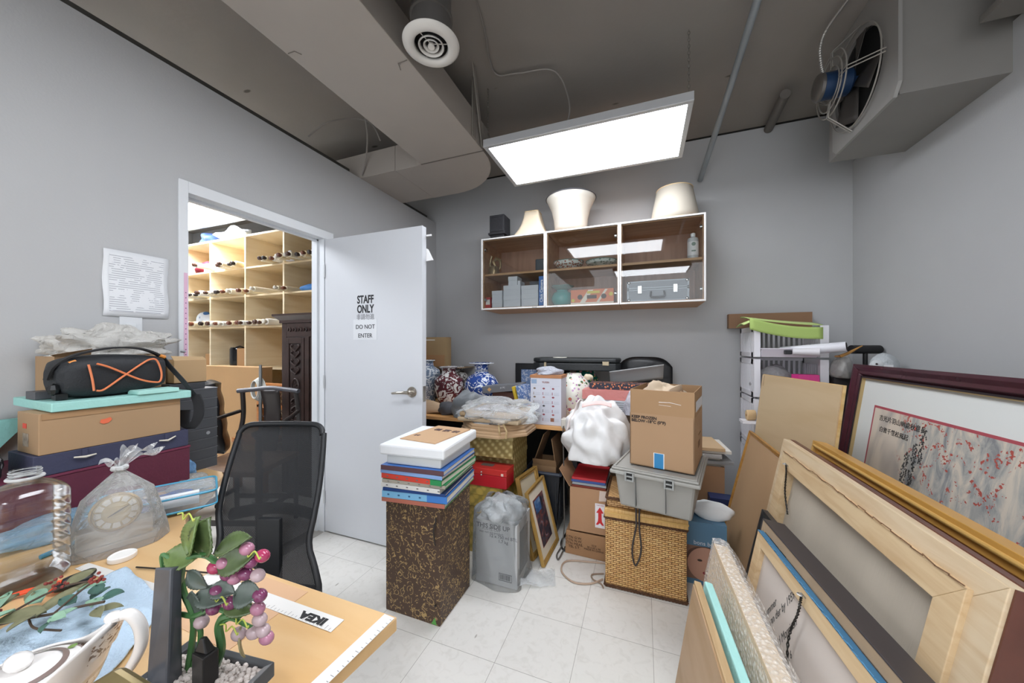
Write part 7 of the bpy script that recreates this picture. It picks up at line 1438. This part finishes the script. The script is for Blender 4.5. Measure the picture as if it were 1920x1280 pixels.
# ---------------- plastic jug ----------------
t = thing('plastic_jug', 'large empty clear plastic jug without its cap', 'jug', (-1.345, .350, ZD))
def jugm():
    m, nt, N, L_, B = nodes('clear_pet'); tr = N.new('ShaderNodeBsdfTransparent'); tr.inputs[0].default_value = (.93, .94, .94, 1); gl = N.new('ShaderNodeBsdfGlossy'); gl.inputs['Roughness'].default_value = .12
    lw = N.new('ShaderNodeLayerWeight'); lw.inputs[0].default_value = .32; ma = N.new('ShaderNodeMath'); ma.operation = 'MULTIPLY_ADD'; ma.inputs[1].default_value = .8; ma.inputs[2].default_value = .05; L_.new(lw.outputs['Fresnel'], ma.inputs[0])
    mx = N.new('ShaderNodeMixShader'); L_.new(ma.outputs[0], mx.inputs[0]); L_.new(tr.outputs[0], mx.inputs[1]); L_.new(gl.outputs[0], mx.inputs[2]); L_.new(mx.outputs[0], N['Material Output'].inputs[0]); return m
pet = jugm(); JC = (-1.345, .350, ZD+.001)
def jug(u, v):
    a = 2*math.pi*u+.35; c, s = math.cos(a), math.sin(a)
    z = .262*v
    if z < .20: r = .060*(min(1, .82+z*12)); r *= 1-.02*max(0, math.sin(z*2*math.pi/.026))**2*(z > .02 and z < .17)
    elif z < .235: q = (z-.20)/.035; r = .060*(1-q**2.2)+.023*q**2.2
    else: r = .023
    sq = 4 if z < .2 else 4-2*min(1, (z-.2)/.035); k = (abs(c)**sq+abs(s)**sq)**(-1/sq); return (JC[0]+k*c*r, JC[1]+k*s*r, JC[2]+z)
mb = MB(); mb.grid(jug, 56, 90, wrap=True); mb.add([jug(i/56, 0) for i in range(56)], [tuple(range(56))]); mb.build('jug_body', pet, t, smooth=True)
mb = MB(); mb.tube([(JC[0]+.0255*math.cos(a*.262), JC[1]+.0255*math.sin(a*.262), JC[2]+.243) for a in range(24)], .0035, 8, closed=True); mb.build('neck_ring', film(.55, 'e8eaea', .2, .1), t, smooth=True)
mb = MB()
for z in (.252, .258): mb.tube([(JC[0]+.0235*math.cos(a*.262), JC[1]+.0235*math.sin(a*.262), JC[2]+z) for a in range(24)], .0012, 6, closed=True)
mb.build('screw_thread', film(.4, 'dfe3e4', .1, .1), t, smooth=True)
# ---------------- pliers, cloth ----------------
t = thing('pliers', 'pliers with orange and black grips under the leafy sprig', 'pliers', (-1.25, .38, ZD+.012)); P0 = Vector((-1.262, .345, ZD+.012)); 
for i, (e1, e2) in enumerate((((-1.235, .372, ZD+.012), (-1.225, .420, ZD+.014)), ((-1.215, .355, ZD+.012), (-1.195, .405, ZD+.014)))):
    mb = MB(); mb.tube(smooth_pts([(-1.275, .315, ZD+.010), (-1.26, .34, ZD+.011), e1], 5), [.005]*6+[.0065]*5, 8); mb.build('orange_grip', M('e2532e', .45), t, smooth=True)
    mb = MB(); mb.tube(smooth_pts([e1, ((Vector(e1)+Vector(e2))/2)+Vector((.004, 0, 0)), e2], 5), [.007, .008, .009, .0095, .010, .010, .010, .0095, .009, .007, .004], 10); mb.build('black_handle', M('1b1b1d', .4), t, smooth=True)
mb = MB(); mb.tube([(-1.275, .315, ZD+.010), (-1.29, .28, ZD+.008)], [.008, .003], 8); mb.build('jaw', M('5a5c60', .3, .8), t, smooth=True)
mb = MB(); Q = [(-1.18, .452), (-.945, .425), (-.80, .37), (-.80, .235), (-1.10, .20), (-1.13, .33)]
def clothf(u, v):
    a = Vector((-1.185, .455, 0)).lerp(Vector((-.945, .425, 0)), u); b = Vector((-1.12, .18, 0)).lerp(Vector((-.775, .225, 0)), u); p = a.lerp(b, v)
    p.x += .02*math.sin(math.pi*v)*(u-.3); n = .0022*math.sin(17*u+5*v)+.0018*math.sin(23*v+4*u)+.0012*math.sin(41*u*v+3); return (p.x, p.y, ZD+.0065+n)
mb.grid(clothf, 40, 34); tag(mb.build('microfiber_cloth', M('bbd0e2', .9, noise=.03, scale=14, bump=.6, bscale=160), smooth=True, solid=.003), 'pale blue cleaning cloth spread on the near desk', 'cloth')
cable('black_rod', 'thin black rod lying across the desk behind the bonsai', [(-1.17, .468, ZD+.004), (-1.05, .50, ZD+.004), (-.93, .53, ZD+.004)], .0018, M('26211e', .5), cat='rod')
# ---------------- leafy sprig ----------------
def leaf(mb, c, d, n, L_, W_, cup=.15, ser=0, nu=10, nv=7):
    c = Vector(c); d = Vector(d).normalized(); n = Vector(n); n = (n-d*n.dot(d)).normalized(); s = d.cross(n)
    def f(u, v):
        w_ = math.sin(math.pi*min(1, u**.8))**.8*W_/2*(1+ser*math.sin(u*60)*.5); q = 2*v-1
        return c+d*(u*L_)+s*(w_*q)+n*(cup*W_*(q*q-.3)+.06*L_*math.sin(math.pi*u))
    mb.grid(f, nu, nv)
t = thing('leafy_sprig', 'artificial sprig with olive and pale green leaves and red berries', 'sprig', (-1.08, .29, ZD)); rn = random.Random(8)
stm = M('4f4033', .6); ga = M('7b7a5c', .5, noise=.15, scale=60); gb_ = M('8fb39a', .5, noise=.1, scale=60); gc = M('47695e', .4, noise=.15, scale=60)
br_ = [(-1.17, .22, .775), (-1.10, .275, .785), (-1.05, .305, .79), (-1.01, .325, .80), (-.975, .345, .805)]
mb = MB(); mb.tube(smooth_pts(br_, 5), .0026, 6); mb.tube(smooth_pts([(-1.13, .25, .78), (-1.12, .30, .80), (-1.10, .34, .81), (-1.06, .37, .81)], 4), .002, 6); mb.tube(smooth_pts([(-1.08, .285, .785), (-1.04, .28, .785), (-1.0, .29, .785), (-.985, .295, .785)], 4), .0018, 6); mb.tube(smooth_pts([(-1.05, .305, .79), (-1.04, .345, .82), (-1.02, .36, .83)], 4), .0018, 6); mb.build('stem', stm, t, smooth=True)
LV = [((-1.15, .23), (-.4, 1, .2), .075, .04, ga), ((-1.12, .25), (-1, .6, .1), .08, .042, gb_), ((-1.10, .275), (.2, -1, 0), .06, .032, gb_), ((-1.06, .30), (-.7, -.8, .0), .065, .036, ga), ((-1.07, .29), (-.3, 1, .3), .075, .028, ga), ((-.985, .338), (1, .5, .2), .048, .018, ga), ((-.985, .338), (.9, -.2, .1), .046, .02, ga), ((-1.045, .35), (-.2, 1, .2), .032, .024, gc), ((-1.03, .36), (.8, .8, .2), .035, .024, gc), ((-1.03, .355), (-1, .3, .2), .034, .024, gc), ((-1.02, .35), (.7, -.4, .1), .034, .024, gb_), ((-1.04, .33), (-.9, -.3, .2), .035, .022, gc), ((-1.01, .29), (1, .3, .2), .032, .020, gb_), ((-1.0, .29), (.2, 1, .2), .028, .018, gb_), ((-1.0, .285), (.8, -.5, 0), .030, .014, gc), ((-1.05, .285), (.3, -1, -.1), .036, .022, ga), ((-1.14, .30), (-.8, .8, .2), .07, .035, ga), ((-1.11, .34), (-.4, 1, .1), .05, .03, ga), ((-1.10, .35), (.5, .9, .1), .04, .025, gb_), ((-1.16, .26), (-1, -.2, .1), .06, .034, gb_), ((-1.13, .22), (.6, -.9, .1), .06, .034, gb_), ((-1.12, .31), (-.9, .1, .1), .05, .03, gb_)]
for (xy, d, l, w_, m_) in LV:
    mb = MB(); leaf(mb, (*xy, .785+.02*rn.random()), (d[0], d[1], d[2]*.6), (rn.uniform(-.3, .3), rn.uniform(-.6, .1), 1), l, w_); mb.build('leaf', m_, t, smooth=True, solid=.0006)
for k in range(34):
    c = [(-1.03, .35, .828), (-1.12, .33, .815), (-1.14, .255, .80)][k % 3]; mb = MB(); mb.ball((c[0]+rn.uniform(-.016, .016), c[1]+rn.uniform(-.013, .013), c[2]+rn.uniform(-.008, .01)), .0032, 6); mb.build('berry', M('8f3f38', .4), t, smooth=True)
# ---------------- porcelain teapot ----------------
t = thing('porcelain_creamer', 'white porcelain teapot with brown transfer pattern and tall loop handle', 'teapot', (-.80, .215, ZD+.012)); pw = M('e9e6e3', .12)
TC = Vector((-.80, .205, ZD+.012))
trans = ming('7d6a5c', 'e9e6e2', 60, .44)
mb = MB(); mb.lathe([(.035, 0), (.040, .004), (.036, .010), (.052, .025), (.072, .050), (.078, .066)], 48, TC); mb.build('pot_body', trans, t, smooth=True)
def rimf(u, v):
    a = 2*math.pi*u; c, s = math.cos(a), math.sin(a); up = max(0, math.cos(a-R(38)))**3
    r = .078-.014*v+.040*up*v; return (TC.x+r*c, TC.y+r*s, TC.z+.066+(.014+.062*up)*v)
mb = MB(); mb.grid(rimf, 64, 10, wrap=True); mb.build('flared_rim', pw, t, smooth=True, solid=.003)
mb = MB(); mb.lathe([(.063, .066), (.060, .074), (.052, .082), (.030, .090), (1e-5, .093)], 40, TC); ld = mb.build('lid', pw, t, smooth=True)
for rr, zz in ((.056, .079), (.041, .087)): mb = MB(); mb.open_lathe([(rr, zz), (rr-.006, zz+.0025)], 40, TC+Vector((0, 0, .0006))); mb.build('brown_band', M('7d6c66', .3), ld, smooth=True)
for k in range(5):
    a = k*1.2566+.4; mb = MB(); mb.ball((TC.x+.047*math.cos(a), TC.y+.047*math.sin(a), TC.z+.0862), .005, 8, sc=(1, 1, .2)); mb.build('green_motif', M('6f8a4a', .3), ld, smooth=True)
mb = MB(); mb.ball((TC.x-.01, TC.y, TC.z+.100), .013, 12, sc=(1.5, 1, .8)); mb.build('finial', pw, ld, smooth=True)
dh = Vector((math.cos(R(38)), math.sin(R(38)), 0))
hp = [TC+dh*.100+Vector((0, 0, .140)), TC+dh*.116+Vector((0, 0, .142)), TC+dh*.128+Vector((0, 0, .122)), TC+dh*.129+Vector((0, 0, .092)), TC+dh*.114+Vector((0, 0, .060)), TC+dh*.095+Vector((0, 0, .040)), TC+dh*.072+Vector((0, 0, .036))]
mb = MB(); sp = smooth_pts(hp, 8); mb.tube(sp, [.0065+.0015*math.sin(i*.1) for i in range(len(sp))], 12); mb.build('handle', pw, t, smooth=True)
mb = MB(); mb.ball(TC+dh*.098+Vector((0, 0, .142)), .010, 10, sc=(1.3, 1, .7)); mb.build('handle_tip', pw, t, smooth=True)
mb = MB(); mb.grid(lambda u, v: tuple(Vector(rimf((38-18+36*u)/360, .45+.45*v))+Vector((math.cos(R(38)), math.sin(R(38)), 0))*.0032), 14, 6); mb.build('leaf_decoration', trans, t, smooth=True)
# ---------------- glass fruit bonsai ----------------
t = thing('glass_fruit_bonsai', 'glass bonsai with purple fruit and green leaves in a dark rectangular tray', 'bonsai', (-.60, .30, ZD))
cr4 = [Vector((-.672, .222, 0)), Vector((-.505, .245, 0)), Vector((-.522, .362, 0)), Vector((-.691, .340, 0))]; cc = sum(cr4, Vector())/4
def ring(k, z): return [(cc.x+(p.x-cc.x)*k, cc.y+(p.y-cc.y)*k, z) for p in cr4]
dkp = M('46484a', .35, noise=.1, scale=12); mb = MB()
mb.hexa(ring(.70, ZD+.006)+ring(.90, ZD+.050)); mb.hexa(ring(.66, ZD+.001)+ring(.70, ZD+.006)); mb.build('tray_body', dkp, t, bevel=.002)
mb = MB(); o_, i_ = ring(1.0, 0), ring(.86, 0); za, zb_ = ZD+.050, ZD+.072
for k in range(4):
    a, b, c, d_ = o_[k], o_[(k+1) % 4], i_[(k+1) % 4], i_[k]; mb.hexa([(a[0], a[1], za), (b[0], b[1], za), (c[0], c[1], za), (d_[0], d_[1], za), (a[0], a[1], zb_), (b[0], b[1], zb_), (c[0], c[1], zb_-.003), (d_[0], d_[1], zb_-.003)])
mb.build('tray_rim', dkp, t, bevel=.0015)
mb = MB(); rn = random.Random(5)
mb.hexa(ring(.85, ZD+.050)+ring(.85, ZD+.062))
for k in range(620):
    u, v = rn.random(), rn.random(); p = (Vector(i_[0]).lerp(Vector(i_[1]), u)).lerp(Vector(i_[3]).lerp(Vector(i_[2]), u), v); r_ = rn.uniform(.0022, .0048)
    mb.ball((p.x, p.y, ZD+.062+rn.uniform(0, .005)), r_, 5, sc=(1.2, 1, .8))
o = mb.build('white_gravel', M('cfc6bf', .7, noise=.08, scale=90), t); o['kind'] = 'stuff'
stone = M('4d5056', .25, noise=.25, scale=9); stk = M('1c1b1b', .35)
mb = MB(); mb.hexa([(-.665, .275, ZD+.055), (-.628, .282, ZD+.055), (-.634, .304, ZD+.055), (-.668, .300, ZD+.055), (-.672, .288, ZD+.225), (-.638, .292, ZD+.228), (-.640, .306, ZD+.225), (-.668, .302, ZD+.215)]); mb.build('stone_slab', stone, t, bevel=.003)
mb = MB(); mb.box((-.602, .298, ZD+.055), (-.575, .318, ZD+.112)); mb.hexa([(-.600, .300, ZD+.112), (-.578, .303, ZD+.112), (-.578, .316, ZD+.112), (-.600, .315, ZD+.112), (-.597, .305, ZD+.130), (-.590, .306, ZD+.130), (-.592, .312, ZD+.130), (-.597, .311, ZD+.128)]); mb.build('rock_block', stk, t, bevel=.002)
gs = M('44703f', .35); gs2 = M('3a6a3a', .35)
for pts, r0 in (([(-.640, .312, ZD+.06), (-.632, .316, .885), (-.650, .312, .93), (-.652, .310, .965), (-.637, .315, .982), (-.612, .322, .985), (-.585, .334, .965), (-.552, .346, .977)], .0042), ([(-.676, .300, .865), (-.658, .306, .895), (-.63, .315, .895), (-.606, .326, .905), (-.588, .333, .90)], .0035), ([(-.605, .327, ZD+.06), (-.592, .330, .845), (-.598, .330, .877), (-.590, .333, .892), (-.566, .342, .896)], .0055), ([(-.598, .330, .877), (-.582, .336, .889), (-.560, .344, .880), (-.545, .350, .872)], .003), ([(-.640, .316, ZD+.06), (-.622, .318, .85), (-.625, .320, .875), (-.640, .318, .868)], .0035), ([(-.655, .309, .962), (-.662, .305, .975), (-.678, .300, .985), (-.676, .300, .965)], .003)):
    mb = MB(); mb.tube(smooth_pts(pts, 7), r0, 7); mb.build('stem', gs, t, smooth=True)
mb = MB(); mb.tube([(-.664, .302, .905), (-.658, .306, .935), (-.650, .309, .968)], [.004, .010, .006], 8); mb.build('stem_sheath', gs2, t, smooth=True)
gl1 = M('566640', .25, noise=.2, scale=50); gl2_ = M('6b7f4a', .25, noise=.2, scale=50); gl3 = M('57625a', .3, noise=.15, scale=50)
LF = [((-.640, .315, .985), (.25, .1, 1), (-.2, -1, .2), .060, .050, gl2_), ((-.615, .322, .985), (.1, .05, 1), (0, -1, .3), .058, .060, gl1), ((-.600, .328, .990), (.8, .3, .35), (-.2, -.7, .8), .058, .036, gl1), ((-.598, .329, .972), (.85, .3, .25), (0, -1, .4), .062, .042, gl1), ((-.628, .318, .980), (-1, -.3, .05), (0, -.8, .6), .052, .038, gl2_), ((-.630, .318, .925), (1, .3, -.15), (0, -.7, .7), .052, .030, gl3), ((-.610, .325, .935), (1, .35, -.2), (0, -.6, .8), .040, .026, gl3), ((-.638, .316, .93), (.5, .2, -.9), (0, -1, .1), .042, .032, gl3), ((-.575, .338, .925), (1, .35, .1), (-.2, -.9, .5), .042, .036, gl3), ((-.590, .333, .905), (1, .35, -.05), (0, -.7, .7), .052, .024, gl1), ((-.640, .314, .962), (.6, .2, -.5), (0, -1, .2), .040, .030, gl3), ((-.566, .342, .878), (.1, .05, -1), (-.5, -1, .1), .048, .020, M('9c936c', .4, noise=.2, scale=60))]
for (c, d, n, l, w_, m_) in LF: mb = MB(); leaf(mb, c, d, n, l, w_, .12, .12, 26, 7); mb.build('leaf', m_, t, smooth=True, solid=.0022)
FR = [(-.536, .353, .984, 0), (-.552, .346, .976, 1), (-.572, .339, .971, 2), (-.56, .344, .957, 1), (-.542, .35, .955, 3), (-.584, .334, .957, 1), (-.602, .327, .967, 0), (-.575, .338, .951, 2), (-.674, .345, .990, 3), (-.59, .332, .973, 2), (-.557, .344, .995, 2), (-.581, .336, .913, 1), (-.539, .351, .925, 1), (-.542, .35, .905, 2), (-.539, .351, .889, 3), (-.621, .32, .885, 3), (-.535, .353, .872, 3), (-.53, .355, .861, 2), (-.569, .34, .867, 3), (-.605, .327, .905, 1), (-.548, .348, .869, 3), (-.60, .328, .93, 1)]
fc_ = [M('a63a5c', .12), M('7d3f62', .12), M('b0788e', .12), M('b9a3a6', .12)]
for (x, y, z, k) in FR: mb = MB(); mb.ball((x, y, z), .0096, 14, sc=(1.25, .95, .95)); o = mb.build('glass_fruit', fc_[k], t, smooth=True)
tn = M('b9c45a', .3)
for c in ((-.642, .318, 1.045), (-.545, .349, .992), (-.590, .332, .925), (-.560, .342, .893), (-.575, .337, .882)):
    mb = MB(); mb.tube(smooth_pts([(c[0]-.018+.009*k+.004*math.sin(k*2.2), c[1]-.008, c[2]+.006*math.sin(k*2.5)) for k in range(6)], 5), .0011, 5); mb.build('tendril', tn, t, smooth=True)
# brass box at the near edge
t = thing('brass_box', 'brass coloured rounded metal box standing in front of the bonsai tray', 'box', (-.545, .20, ZD)); bm = M('8f7f55', .3, .7, noise=.08, scale=20)
MB().box((-.585, .168, ZD+.001), (-.512, .222, .885)).build('box_body', bm, t, bevel=.012, seg=4); mb = MB(); mb.box((-.588, .165, .886), (-.509, .225, .922)); mb.build('lid', bm, t, bevel=.014, seg=4)
